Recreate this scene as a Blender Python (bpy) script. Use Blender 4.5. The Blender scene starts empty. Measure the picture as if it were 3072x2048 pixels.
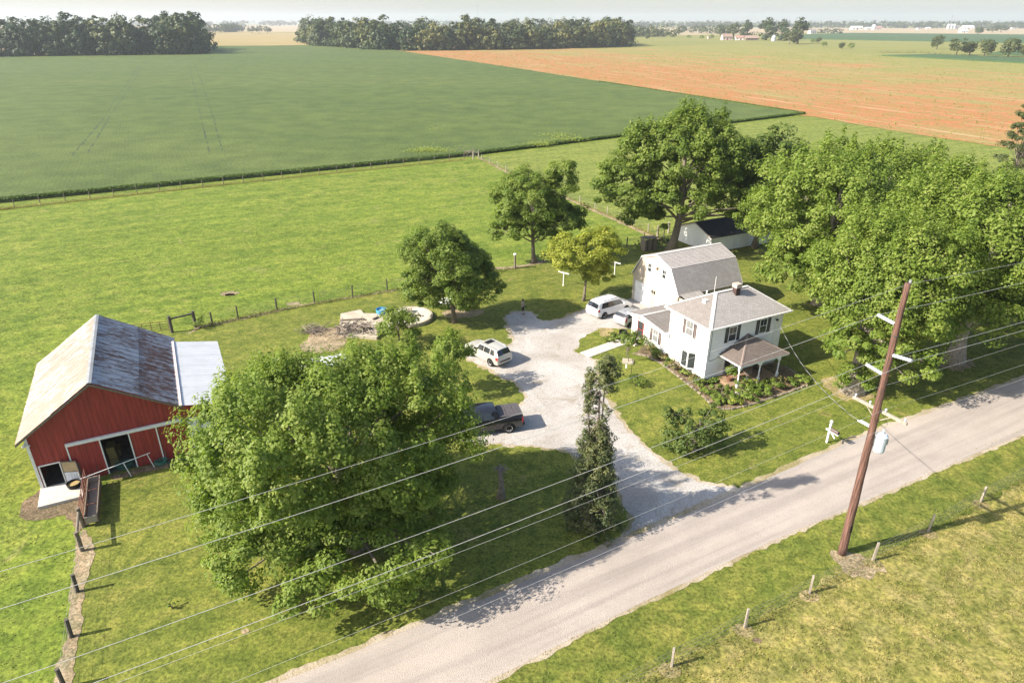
import bpy, bmesh, math, random
import numpy as np
from mathutils import Vector, Matrix
from mathutils.geometry import delaunay_2d_cdt

R = math.radians
scene = bpy.context.scene
col = scene.collection

# ------------------------------------------------------------------ camera
CAM_H, FOC, HOR = 28.0, 2020.0, 64.0          # camera height (m), focal length and horizon row for a 3072 x 2048 frame
PITCH = math.atan((1024 - HOR) / FOC)
cam_d = bpy.data.cameras.new('camera')
cam_d.sensor_width = 36.0
cam_d.lens = FOC / 3072 * 36.0
cam_d.clip_start, cam_d.clip_end = 0.5, 60000
cam = bpy.data.objects.new('camera', cam_d)
cam.location = (0, 0, CAM_H)
cam.rotation_euler = (R(90) - PITCH, 0, 0)
col.objects.link(cam)
scene.camera = cam

# ------------------------------------------------------------------ sky and sun
SUN_EL, SHADOW_AZ = R(36), R(17.4)
world = bpy.data.worlds.new('World')
scene.world = world
world.use_nodes = True
wn = world.node_tree
sky = wn.nodes.new('ShaderNodeTexSky')
sky.sky_type = 'NISHITA'
sky.sun_disc = False
sky.sun_elevation = SUN_EL
sky.sun_rotation = R(252.6)
sky.altitude = 200
sky.air_density = 1.0
sky.dust_density = 2.2
sky.ozone_density = 1.0
bg = wn.nodes['Background']
bg.inputs['Strength'].default_value = 0.098
wn.links.new(sky.outputs[0], bg.inputs[0])

sun_d = bpy.data.lights.new('sun', 'SUN')
sun_d.energy = 4.3
sun_d.angle = R(0.53)
sun_d.color = (1.0, 0.92, 0.80)
sun = bpy.data.objects.new('sun', sun_d)
d = Vector((math.cos(SHADOW_AZ) * math.cos(SUN_EL), math.sin(SHADOW_AZ) * math.cos(SUN_EL), -math.sin(SUN_EL)))
sun.rotation_euler = d.to_track_quat('-Z', 'Y').to_euler()
col.objects.link(sun)

vs = scene.view_settings
vs.view_transform = 'Standard'
vs.look = 'None'
vs.gamma = 1.0
vs.use_curve_mapping = False
vs.exposure = 1.42
scene.render.engine = 'CYCLES'
scene.cycles.use_denoising = True
scene.cycles.max_bounces = 8
scene.cycles.diffuse_bounces = 3
scene.cycles.transparent_max_bounces = 8
scene.cycles.volume_bounces = 1

# ------------------------------------------------------------------ survey: where a ray of the calibrated camera meets the land
CP, SP = math.cos(PITCH), math.sin(PITCH)
def G(px, py, z=0.0):
    a, b = (px - 1536) / FOC, -(py - 1024) / FOC
    dy, dz = CP + b * SP, -SP + b * CP
    t = (z - CAM_H) / dz
    return Vector((a * t, dy * t, z))
def G2(px, py, z=0.0):
    p = G(px, py, z)
    return (p.x, p.y)
def row(P):
    Y, Z = P[1], P[2] - CAM_H
    return 1024 - FOC * (Y * SP + Z * CP) / (Y * CP - Z * SP)
def depth(P):
    return P[1] * CP - (P[2] - CAM_H) * SP
def tall(base, top):
    """height of an upright thing on the ground pixel base whose top is on row top"""
    B = G(*base)
    lo, hi = 0.0, 60.0
    for _ in range(50):
        m = (lo + hi) / 2
        if row((B.x, B.y, m)) > top: lo = m
        else: hi = m
    return lo

AX = R(27)                                  # bearing of the road, house and barn
U = Vector((math.cos(AX), math.sin(AX), 0)); V = Vector((-math.sin(AX), math.cos(AX), 0))
HO = Vector((16.43, 50.71, 0)); BO = Vector((-31.03, 36.03, 0))
def HW(a, b, z=0.0): return HO + U * a + V * b + Vector((0, 0, z))
def BW(a, b, z=0.0): return BO + U * a + V * b + Vector((0, 0, z))

# ------------------------------------------------------------------ materials
def nodes_of(name):
    m = bpy.data.materials.new(name)
    m.use_nodes = True
    nt = m.node_tree
    return m, nt, nt.nodes['Principled BSDF']
def ramp(nt, fac, stops):
    r = nt.nodes.new('ShaderNodeValToRGB')
    el = r.color_ramp.elements
    while len(el) < len(stops): el.new(0.5)
    for e, (p, c) in zip(el, stops):
        e.position = p
        e.color = (c[0], c[1], c[2], 1)
    nt.links.new(fac, r.inputs[0])
    return r.outputs[0]
def noise(nt, vec, scale, detail=4, rough=0.55, dist=0.0):
    n = nt.nodes.new('ShaderNodeTexNoise')
    n.inputs['Scale'].default_value = scale
    n.inputs['Detail'].default_value = detail
    n.inputs['Roughness'].default_value = rough
    n.inputs['Distortion'].default_value = dist
    if vec is not None: nt.links.new(vec, n.inputs['Vector'])
    return n.outputs['Fac']
def position(nt, scale=None, rotz=0.0):
    g = nt.nodes.new('ShaderNodeNewGeometry').outputs['Position']
    if scale is None: return g
    mp = nt.nodes.new('ShaderNodeMapping')
    mp.vector_type = 'TEXTURE'
    mp.inputs['Scale'].default_value = tuple(1 / q for q in scale)
    mp.inputs['Rotation'].default_value = (0, 0, -rotz)
    nt.links.new(g, mp.inputs['Vector'])
    return mp.outputs[0]
def objcoord(nt, scale=None):
    g = nt.nodes.new('ShaderNodeTexCoord').outputs['Object']
    if scale is None: return g
    mp = nt.nodes.new('ShaderNodeMapping')
    mp.inputs['Scale'].default_value = scale
    nt.links.new(g, mp.inputs['Vector'])
    return mp.outputs[0]
def mix(nt, fac, a, b, mode='MIX'):
    m = nt.nodes.new('ShaderNodeMix')
    m.data_type = 'RGBA'; m.blend_type = mode
    for s, v in ((0, fac), (6, a), (7, b)):
        if hasattr(v, 'is_output'): nt.links.new(v, m.inputs[s])
        elif s == 0: m.inputs[0].default_value = v
        else: m.inputs[s].default_value = (v[0], v[1], v[2], 1)
    return m.outputs[2]
def bump(nt, bsdf, h, strength=0.4, dist=0.05):
    b = nt.nodes.new('ShaderNodeBump')
    b.inputs['Strength'].default_value = strength
    b.inputs['Distance'].default_value = dist
    nt.links.new(h, b.inputs['Height'])
    nt.links.new(b.outputs[0], bsdf.inputs['Normal'])

def plain(name, c1, c2=None, scale=6.0, rough=0.6, metal=0.0, bmp=0.0, stretch=None, spec=0.5, c3=None, coat=0.0):
    m, nt, bs = nodes_of(name)
    if c2 is None: c2 = tuple(x * 0.82 for x in c1)
    v = objcoord(nt, stretch)
    f = noise(nt, v, scale, 5, 0.6)
    stops = [(0.38, c2), (0.62, c1)] if c3 is None else [(0.36, c3), (0.48, c2), (0.62, c1)]
    nt.links.new(ramp(nt, f, stops), bs.inputs['Base Color'])
    bs.inputs['Roughness'].default_value = rough
    bs.inputs['Metallic'].default_value = metal
    bs.inputs['Specular IOR Level'].default_value = spec
    if coat:
        bs.inputs['Coat Weight'].default_value = coat
        bs.inputs['Coat Roughness'].default_value = 0.08
    if bmp: bump(nt, bs, f, bmp, 0.02)
    return m

def grass_mat(name, cols, big=0.06, mid=0.5, fine=5.0, dry=None, dryamt=0.55, drys=0.35, bm=0.6):
    m, nt, bs = nodes_of(name)
    p = position(nt)
    n1 = noise(nt, p, big, 3, 0.5, 0.4)
    n2 = noise(nt, p, mid, 4, 0.6, 0.6)
    n3 = noise(nt, p, fine, 4, 0.7)
    c = ramp(nt, n2, [(0.36, cols[0]), (0.5, cols[1]), (0.64, cols[2])])
    c = mix(nt, ramp(nt, n1, [(0.35, (0, 0, 0)), (0.68, (1, 1, 1))]), c, mix(nt, 0.5, c, cols[3]))
    if dry:
        n4 = noise(nt, p, drys, 5, 0.65, 0.8)
        c = mix(nt, ramp(nt, n4, [(dryamt, (0, 0, 0)), (dryamt + 0.13, (0.8, 0.8, 0.8))]), c, dry)
    f = ramp(nt, n3, [(0.36, (0.55, 0.58, 0.5)), (0.5, (1, 1, 1)), (0.64, (1.4, 1.36, 1.3))])
    c = mix(nt, 1.0, c, f, 'MULTIPLY')
    n5 = noise(nt, p, fine * .33, 3, 0.6, 0.5)
    c = mix(nt, 1.0, c, ramp(nt, n5, [(0.38, (0.74, 0.78, 0.7)), (0.5, (1, 1, 1)), (0.62, (1.2, 1.16, 1.12))]), 'MULTIPLY')
    st = noise(nt, position(nt, (.04, .55, 1), R(-27)), 1.0, 3, 0.5, 0.3)
    c = mix(nt, 1.0, c, ramp(nt, st, [(0.40, (0.86, 0.9, 0.85)), (0.5, (1, 1, 1)), (0.60, (1.1, 1.08, 1.06))]), 'MULTIPLY')
    nt.links.new(c, bs.inputs['Base Color'])
    bs.inputs['Roughness'].default_value = 0.85
    bs.inputs['Specular IOR Level'].default_value = 0.15
    if bm: bump(nt, bs, n3, bm, 0.08)
    return m

def leaf_mat(name, dark, midc, light, trans=0.35, gloss=0.25):
    m, nt, bs = nodes_of(name)
    at = nt.nodes.new('ShaderNodeAttribute')
    at.attribute_name = 'tint'
    c = ramp(nt, at.outputs['Fac'], [(0.0, dark), (0.5, midc), (1.0, light)])
    nt.links.new(c, bs.inputs['Base Color'])
    bs.inputs['Roughness'].default_value = 0.55
    bs.inputs['Specular IOR Level'].default_value = gloss
    tr = nt.nodes.new('ShaderNodeBsdfTranslucent')
    nt.links.new(mix(nt, 1.0, c, (1.2, 1.3, 0.6), 'MULTIPLY'), tr.inputs['Color'])
    mx = nt.nodes.new('ShaderNodeMixShader')
    mx.inputs[0].default_value = trans
    nt.links.new(bs.outputs[0], mx.inputs[1]); nt.links.new(tr.outputs[0], mx.inputs[2])
    nt.links.new(mx.outputs[0], nt.nodes['Material Output'].inputs['Surface'])
    return m

def glass_mat(name, tint, rough=0.06):
    m, nt, bs = nodes_of(name)
    nt.links.new(ramp(nt, noise(nt, objcoord(nt), 2.0, 3), [(0.3, tint), (0.7, tuple(t * 1.5 + .004 for t in tint))]), bs.inputs['Base Color'])
    bs.inputs['Roughness'].default_value = rough
    bs.inputs['Specular IOR Level'].default_value = 0.7
    return m

def gravel_mat(name, c1, c2, c3, s=8.0, track=None):
    m, nt, bs = nodes_of(name)
    p = position(nt)
    n1 = noise(nt, p, 0.22, 5, 0.65, 0.6)
    n2 = noise(nt, p, s, 5, 0.75)
    vo = nt.nodes.new('ShaderNodeTexVoronoi')
    vo.inputs['Scale'].default_value = s * 1.7
    nt.links.new(p, vo.inputs['Vector'])
    c = ramp(nt, n1, [(0.36, c2), (0.5, c1), (0.64, c3)])
    lo = .86 if track else .66
    c = mix(nt, 1.0, c, ramp(nt, n2, [(0.36, (lo, lo * .99, lo * .97)), (0.48, (1, 1, 1)), (0.64, (1.08, 1.08, 1.07))]), 'MULTIPLY')
    if track:                                     # worn bands that run with the traffic
        ns = noise(nt, position(nt, (.05, 1.1, 1), R(-28.3)), 1.0, 4, 0.55)
        c = mix(nt, 1.0, c, ramp(nt, ns, [(0.38, (0.86, 0.86, 0.87)), (0.5, (1, 1, 1)), (0.62, (1.07, 1.06, 1.05))]), 'MULTIPLY')
    else:
        n7 = noise(nt, p, 0.55, 5, 0.7, 0.8)
        c = mix(nt, ramp(nt, n7, [(0.56, (0, 0, 0)), (0.70, (0.75, 0.75, 0.75))]), c, tuple(x * y for x, y in zip(c2, (.78, .72, .6))))
    nt.links.new(c, bs.inputs['Base Color'])
    bs.inputs['Roughness'].default_value = 0.9
    bs.inputs['Specular IOR Level'].default_value = 0.15
    bump(nt, bs, vo.outputs['Distance'], 0.5, 0.04)
    return m

def shingle_mat(name, c1, c2, c3, w=0.32, h=0.16):
    m, nt, bs = nodes_of(name)
    oc = nt.nodes.new('ShaderNodeUVMap')
    br = nt.nodes.new('ShaderNodeTexBrick')
    br.inputs['Scale'].default_value = 1.0
    br.inputs['Brick Width'].default_value = w
    br.inputs['Row Height'].default_value = h
    br.inputs['Mortar Size'].default_value = 0.008
    br.inputs['Color1'].default_value = (*c1, 1); br.inputs['Color2'].default_value = (*c2, 1)
    br.inputs['Mortar'].default_value = (*[x * .6 for x in c2], 1)
    nt.links.new(oc.outputs[0], br.inputs['Vector'])
    n = noise(nt, objcoord(nt), 0.7, 5, 0.65, 0.5)
    c = mix(nt, ramp(nt, n, [(0.42, (0, 0, 0)), (0.75, (0.65, 0.65, 0.65))]), br.outputs['Color'], c3)
    n2 = noise(nt, objcoord(nt), 14, 3)
    c = mix(nt, 1.0, c, ramp(nt, n2, [(0.3, (0.85, 0.85, 0.85)), (0.7, (1.1, 1.1, 1.1))]), 'MULTIPLY')
    nt.links.new(c, bs.inputs['Base Color'])
    bs.inputs['Roughness'].default_value = 0.85
    bs.inputs['Specular IOR Level'].default_value = 0.2
    return m

M = {}
M['pasture'] = grass_mat('pasture_grass', [(.090, .128, .017), (.130, .168, .024), (.165, .188, .034), (.115, .165, .020)], 0.035, 0.35, 4.0, (.20, .185, .07), 0.60, 0.22)
M['lawn'] = grass_mat('lawn_grass', [(.095, .115, .020), (.132, .148, .027), (.168, .168, .038), (.11, .138, .022)], 0.05, 0.6, 6.0, (.21, .17, .065), 0.60, 0.42)
M['backlawn'] = grass_mat('back_lawn_grass', [(.12, .15, .03), (.15, .175, .035), (.175, .19, .045), (.14, .175, .035)], 0.04, 0.4, 3.0, (.2, .19, .06), 0.70, 0.3)
M['rough'] = grass_mat('rough_grass', [(.135, .14, .032), (.205, .185, .056), (.265, .225, .085), (.165, .165, .04)], 0.09, 0.8, 4.0, (.28, .22, .09), 0.56, 0.9)
M['verge'] = grass_mat('verge_grass', [(.088, .112, .02), (.13, .142, .028), (.17, .165, .038), (.11, .135, .024)], 0.08, 0.6, 5.0, (.22, .18, .06), 0.64, 0.4)
M['drygrass'] = grass_mat('dry_grass', [(.20, .165, .07), (.27, .215, .11), (.32, .26, .14), (.24, .2, .1)], 0.2, 1.2, 9.0)
M['dirt'] = grass_mat('bare_dirt', [(.20, .155, .095), (.27, .21, .14), (.32, .26, .18), (.24, .19, .12)], 0.2, 0.9, 7.0)
M['mud'] = grass_mat('brown_mud', [(.12, .085, .055), (.16, .115, .075), (.2, .15, .1), (.15, .11, .07)], 0.2, 1.2, 7.0)
M['mulch'] = grass_mat('garden_soil', [(.10, .07, .045), (.19, .14, .09), (.24, .18, .12), (.14, .1, .07)], 0.4, 1.5, 9.0)
M['gravel'] = gravel_mat('drive_gravel', (.37, .345, .315), (.31, .282, .248), (.41, .39, .365), 6.0)
M['road'] = gravel_mat('chipseal_road', (.340, .296, .258), (.315, .275, .240), (.365, .318, .278), 14.0, True)
M['shoulder'] = gravel_mat('road_shoulder', (.34, .285, .205), (.23, .195, .095), (.40, .345, .27), 6.0)
M['concrete'] = plain('old_concrete', (.42, .37, .29), (.33, .28, .21), 1.6, .9, 0, .2, spec=.2)
M['concrete2'] = plain('pale_concrete', (.50, .47, .42), (.42, .38, .32), 2.0, .9, 0, .1, spec=.2)
M['siding'] = plain('white_siding', (.78, .765, .72), (.73, .71, .66), 1.2, .5, 0, 0, (1, 1, 4))
M['siding2'] = plain('cream_siding', (.50, .42, .335), (.45, .38, .30), 1.0, .55)
M['white'] = plain('white_paint', (.78, .77, .74), (.70, .69, .66), 5, .45)
M['door_white'] = plain('garage_door_white', (.80, .80, .80), (.75, .75, .76), 3, .4)
M['shutter'] = plain('black_shutter', (.030, .026, .028), (.018, .016, .018), 8, .45)
M['shutter_red'] = plain('brown_shutter', (.095, .062, .058), (.07, .045, .043), 8, .5)
M['red_trim'] = plain('red_door_trim', (.25, .045, .04), (.18, .03, .03), 6, .5)
M['pane'] = glass_mat('window_glass', (.028, .032, .036))
M['pane_pale'] = glass_mat('pale_window_glass', (.15, .152, .15), 0.12)  # paler glass for the shuttered windows of the left front
M['shingle'] = shingle_mat('grey_shingle', (.37, .345, .325), (.315, .295, .275), (.265, .24, .22))
M['shingle_g'] = shingle_mat('garage_shingle', (.385, .36, .345), (.325, .30, .285), (.275, .25, .23))
M['shingle_s'] = shingle_mat('stained_shingle', (.245, .222, .205), (.205, .185, .168), (.165, .145, .128))
M['shingle_p'] = shingle_mat('porch_shingle', (.175, .145, .125), (.14, .115, .10), (.12, .10, .09))
M['shingle_d'] = shingle_mat('dark_shingle', (.045, .044, .05), (.035, .034, .04), (.06, .055, .055))
M['ridge'] = plain('ridge_cap', (.55, .53, .5), (.47, .45, .42), 3, .8)
M['brick'] = plain('chimney_brick', (.06, .03, .026), (.04, .022, .02), 9, .85, c3=(.09, .05, .04))
M['stone_cap'] = plain('chimney_cap', (.44, .36, .30), (.36, .29, .24), 5, .85)
M['deck'] = plain('deck_board', (.30, .205, .125), (.22, .145, .085), 2.5, .8, 0, .1, (1, 6, 1))
M['wood'] = plain('weathered_wood', (.20, .165, .125), (.13, .10, .075), 3, .85, 0, .3, (5, 5, .7))
M['wood_dark'] = plain('dark_post_wood', (.10, .085, .07), (.06, .05, .042), 3, .85, 0, .3, (5, 5, .7))
M['wood_pale'] = plain('pale_post_wood', (.36, .315, .26), (.25, .21, .165), 3, .85, 0, .2, (5, 5, .7))
M['pole'] = plain('creosote_pole', (.19, .095, .07), (.10, .050, .036), 2.6, .85, 0, .6, (7, 7, .3), c3=(.045, .026, .02))
M['rust'] = plain('rusty_pipe', (.20, .075, .045), (.12, .045, .03), 6, .8)
M['steel'] = plain('galvanised_steel', (.45, .46, .48), (.36, .37, .39), 5, .4, .7)
M['wire'] = plain('aluminium_wire', (.46, .45, .42), (.38, .37, .35), 2, .6, .1)
M['wire_thin'] = plain('fence_wire', (.22, .22, .20), (.16, .15, .13), 3, .6, .3)
M['cable'] = plain('black_cable', (.03, .03, .035), None, 3, .5)
M['porcelain'] = plain('grey_insulator', (.46, .48, .52), (.36, .38, .42), 9, .35)
M['can'] = plain('transformer_paint', (.46, .51, .56), (.39, .44, .49), 4, .4)
M['black'] = plain('black_rubber', (.018, .018, .018), (.012, .012, .012), 8, .8, spec=.2)
M['barn_red'] = plain('barn_red_metal', (.34, .036, .030), (.235, .022, .020), 1.6, .55, 0, 0, (3, 3, .3))
M['barn_dark'] = plain('barn_interior', (.035, .028, .022), (.02, .016, .013), 2, .9)
M['barn_floor'] = plain('barn_floor_straw', (.12, .10, .08), (.08, .065, .05), 2, .95)
M['straw'] = plain('straw_bale', (.38, .28, .11), (.28, .2, .08), 8, .95)
M['lean_metal'] = plain('white_metal_roof', (.53, .54, .55), (.48, .49, .50), .8, .4, .1)
M['plywood'] = plain('plywood', (.44, .33, .18), (.36, .26, .14), 2, .8, stretch=(1, 1, 5))
M['green_hose'] = plain('green_hose', (.03, .19, .13), (.02, .13, .09), 6, .4)
M['blue'] = plain('blue_plastic', (.05, .33, .62), (.04, .25, .5), 4, .4)
M['bucket'] = plain('white_plastic', (.70, .71, .72), (.6, .61, .62), 4, .4)
M['olive'] = plain('olive_plastic', (.25, .29, .06), None, 4, .5)
M['tank'] = plain('white_tank', (.80, .80, .78), (.74, .74, .72), 2, .35)
M['bark'] = plain('tree_bark', (.20, .165, .13), (.11, .088, .068), 4, .95, 0, .5, (3, 3, .6))
M['bark_pale'] = plain('pale_bark', (.36, .31, .25), (.22, .18, .145), 3, .95, 0, .5, (3, 3, .6))
M['twig'] = plain('dead_twig', (.26, .215, .17), (.15, .12, .095), 3, .95)
M['leaf'] = leaf_mat('maple_leaf', (.092, .146, .020), (.190, .260, .042), (.33, .36, .10), .48)
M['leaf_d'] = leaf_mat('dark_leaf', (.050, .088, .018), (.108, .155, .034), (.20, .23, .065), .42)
M['leaf_m'] = leaf_mat('mid_leaf', (.066, .112, .016), (.148, .208, .032), (.27, .305, .07), .44)
M['leaf_y'] = leaf_mat('yellow_leaf', (.15, .185, .022), (.29, .315, .042), (.43, .42, .08), .46)
M['leaf_c'] = leaf_mat('conifer_needle', (.045, .066, .026), (.098, .120, .044), (.19, .185, .075), .25)
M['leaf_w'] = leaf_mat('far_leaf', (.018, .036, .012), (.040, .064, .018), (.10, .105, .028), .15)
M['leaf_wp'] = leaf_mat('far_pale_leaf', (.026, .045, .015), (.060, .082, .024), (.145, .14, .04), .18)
M['leaf_s'] = leaf_mat('soy_leaf', (.048, .082, .018), (.088, .135, .028), (.15, .195, .05), .3)
M['leaf_h'] = leaf_mat('hosta_leaf', (.055, .10, .014), (.12, .17, .025), (.26, .28, .06), .25)
M['leaf_f'] = leaf_mat('flower_leaf', (.06, .08, .02), (.16, .15, .05), (.42, .20, .12), .25)
M['blade'] = leaf_mat('grass_blade', (.085, .115, .02), (.13, .155, .03), (.185, .185, .05), .2)
M['blade_dry'] = leaf_mat('dry_grass_blade', (.15, .155, .036), (.25, .215, .07), (.35, .28, .115), .3)

# ------------------------------------------------------------------ mesh helpers
class MB:
    def __init__(s): s.v = []; s.f = []; s.uv = None
    def add(s, vs_, fs):
        o = len(s.v)
        s.v += [tuple(p) for p in vs_]
        s.f += [tuple(i + o for i in f) for f in fs]
    def box(s, x0, x1, y0, y1, z0, z1):
        s.add([(x0, y0, z0), (x1, y0, z0), (x1, y1, z0), (x0, y1, z0), (x0, y0, z1), (x1, y0, z1), (x1, y1, z1), (x0, y1, z1)],
              [(0, 3, 2, 1), (4, 5, 6, 7), (0, 1, 5, 4), (1, 2, 6, 5), (2, 3, 7, 6), (3, 0, 4, 7)])
        return s
    def obox(s, c, ax, ay, az):
        """box with centre c and half axes"""
        c, ax, ay, az = map(Vector, (c, ax, ay, az))
        P = [c - ax - ay - az, c + ax - ay - az, c + ax + ay - az, c - ax + ay - az, c - ax - ay + az, c + ax - ay + az, c + ax + ay + az, c - ax + ay + az]
        s.add(P, [(0, 3, 2, 1), (4, 5, 6, 7), (0, 1, 5, 4), (1, 2, 6, 5), (2, 3, 7, 6), (3, 0, 4, 7)])
        return s
    def tube(s, pts, rad, n=8, cap=True):
        pts = [Vector(p) for p in pts]
        if not hasattr(rad, '__len__'): rad = [rad] * len(pts)
        o = len(s.v)
        for i, p in enumerate(pts):
            t = (pts[min(i + 1, len(pts) - 1)] - pts[max(i - 1, 0)])
            if t.length < 1e-9: t = Vector((0, 0, 1))
            t.normalize()
            a = t.cross(Vector((0, 0, 1)) if abs(t.z) < .95 else Vector((1, 0, 0))).normalized()
            b = t.cross(a)
            for k in range(n):
                q = p + (a * math.cos(2 * math.pi * k / n) + b * math.sin(2 * math.pi * k / n)) * rad[i]
                s.v.append(tuple(q))
        for i in range(len(pts) - 1):
            for k in range(n):
                k2 = (k + 1) % n
                s.f.append((o + i * n + k, o + (i + 1) * n + k, o + (i + 1) * n + k2, o + i * n + k2))
        if cap:
            s.f.append(tuple(o + k for k in range(n)))
            s.f.append(tuple(o + (len(pts) - 1) * n + k for k in reversed(range(n))))
        return s
    def lathe(s, prof, n=20, c=(0, 0, 0)):
        o = len(s.v)
        for r_, z in prof:
            for k in range(n):
                a = 2 * math.pi * k / n
                s.v.append((c[0] + r_ * math.cos(a), c[1] + r_ * math.sin(a), c[2] + z))
        for i in range(len(prof) - 1):
            for k in range(n):
                k2 = (k + 1) % n
                s.f.append((o + i * n + k, o + i * n + k2, o + (i + 1) * n + k2, o + (i + 1) * n + k))
        return s
    def prism(s, poly, z0, z1):
        n = len(poly)
        s.add([(x, y, z0) for x, y in poly] + [(x, y, z1) for x, y in poly],
              [tuple(reversed(range(n))), tuple(range(n, 2 * n))] + [(i, (i + 1) % n, n + (i + 1) % n, n + i) for i in range(n)])
        return s
    def quad(s, *P): s.add(P, [tuple(range(len(P)))]); return s
    def build(s, name, mat, parent=None, smooth=False, loc=None, rz=0.0):
        me = bpy.data.meshes.new(name)
        me.from_pydata(s.v, [], s.f)
        me.update()
        if smooth:
            me.polygons.foreach_set('use_smooth', [True] * len(me.polygons))
        if s.uv is not None:
            l = me.uv_layers.new(name='UVMap')
            for i, (u_, v_) in enumerate(s.uv): l.data[i].uv = (u_, v_)
        me.materials.append(mat)
        return link(name, me, parent, loc, rz)

def link(name, me, parent=None, loc=None, rz=0.0):
    o = bpy.data.objects.new(name, me)
    col.objects.link(o)
    if parent is not None: o.parent = parent
    if loc is not None: o.location = loc
    if rz: o.rotation_euler = (0, 0, rz)
    return o
def tag(o, label=None, cat=None, group=None, kind=None):
    for k, v_ in (('label', label), ('category', cat), ('group', group), ('kind', kind)):
        if v_: o[k] = v_
    return o
def thing(name, label, cat, loc=(0, 0, 0), rz=0.0, group=None):
    o = bpy.data.objects.new(name, None)
    o.empty_display_size = 0.3
    col.objects.link(o)
    o.location = loc; o.rotation_euler = (0, 0, rz)
    return tag(o, label, cat, group)
def copy_tree(o, parent=None):
    c = o.copy(); col.objects.link(c); c.parent = parent
    for ch in list(o.children): copy_tree(ch, c)
    return c
def smooth_by_angle(o, ang=35):
    me = o.data
    me.polygons.foreach_set('use_smooth', [True] * len(me.polygons))
    try: me.set_sharp_from_angle(angle=R(ang))
    except Exception: pass

rs = np.random.RandomState(7)
random.seed(7)

# ------------------------------------------------------------------ flat sheets with uneven edges
def rough_outline(pts, jit=0.15, step=0.8, seed=0):
    r_ = random.Random(seed)
    out = []
    n = len(pts)
    for i in range(n):
        a, b = Vector((*pts[i], 0)), Vector((*pts[(i + 1) % n], 0))
        L = (b - a).length
        k = max(1, min(220, int(L / step)))
        nrm = Vector((-(b - a).y, (b - a).x, 0)).normalized() if L > 1e-6 else Vector((0, 0, 0))
        ph = [(r_.uniform(0, 6.28), r_.uniform(.25, 3.5), r_.uniform(.25, 1)) for _ in range(6)]
        for j in range(k):
            t = j / k
            s_ = t * L
            w = sum(math.sin(s_ * f_ + p_) * a_ for p_, f_, a_ in ph) * .28 + r_.uniform(-.7, .7)
            p = a.lerp(b, t) + nrm * (w * jit if j else r_.uniform(-.3, .3) * jit)
            out.append((p.x, p.y))
    return out
def sheet(name, pts, z, mat, jit=0.15, step=0.8, seed=0, kind='structure', parent=None, label=None):
    o_ = rough_outline(pts, jit, step, seed) if jit else pts
    vv, _, ff = delaunay_2d_cdt([Vector(p) for p in o_], [], [list(range(len(o_)))], 1, 1e-5)[:3]
    tri = []
    for f in ff:
        a, b, c = (vv[i] for i in f[:3])
        tri.append(tuple(f) if (b - a).cross(c - a) > 0 else tuple(reversed(f)))
    me = bpy.data.meshes.new(name)
    me.from_pydata([(p.x, p.y, z) for p in vv], [], tri); me.update()
    me.materials.append(mat)
    o = link(name, me, parent)
    if parent is None: tag(o, label, None, None, kind)
    return o
def inside(poly, X, Y):
    """vectorised point in polygon"""
    c = np.zeros(len(X), bool)
    n = len(poly); j = n - 1
    for i in range(n):
        xi, yi = poly[i]; xj, yj = poly[j]
        m = ((yi > Y) != (yj > Y)) & (X < (xj - xi) * (Y - yi) / (yj - yi + 1e-12) + xi)
        c ^= m; j = i
    return c

# ------------------------------------------------------------------ leaves
def leaf_object(name, P, N, S, T, mat, parent=None, aspect=0.62, loc=None):
    """one rhombic leaf per row: place P, facing N, length S, tint T"""
    n = len(P)
    N = N / (np.linalg.norm(N, axis=1, keepdims=True) + 1e-9)
    A = np.cross(N, rs.normal(size=(n, 3)))
    A /= (np.linalg.norm(A, axis=1, keepdims=True) + 1e-9)
    B = np.cross(N, A)
    S = S[:, None]
    V4 = np.empty((n, 4, 3))
    V4[:, 0] = P - A * S * .5
    V4[:, 1] = P + B * S * .5 * aspect + N * S * .10
    V4[:, 2] = P + A * S * .5
    V4[:, 3] = P - B * S * .5 * aspect + N * S * .10
    return quads_object(name, V4, T, mat, parent, loc)
def quads_object(name, V4, T, mat, parent=None, loc=None):
    n = len(V4)
    me = bpy.data.meshes.new(name)
    me.vertices.add(n * 4); me.loops.add(n * 4); me.polygons.add(n)
    me.vertices.foreach_set('co', V4.astype(np.float32).ravel())
    me.loops.foreach_set('vertex_index', np.arange(n * 4, dtype=np.int32))
    me.polygons.foreach_set('loop_start', np.arange(0, n * 4, 4, dtype=np.int32))
    me.polygons.foreach_set('loop_total', np.full(n, 4, np.int32))
    at = me.attributes.new('tint', 'FLOAT', 'POINT')
    at.data.foreach_set('value', np.repeat(np.clip(T, 0, 1), 4).astype(np.float32))
    me.update(calc_edges=True)
    me.materials.append(mat)
    return link(name, me, parent, loc)
def unit(n): 
    v_ = rs.normal(size=(n, 3)); return v_ / np.linalg.norm(v_, axis=1, keepdims=True)

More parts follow.
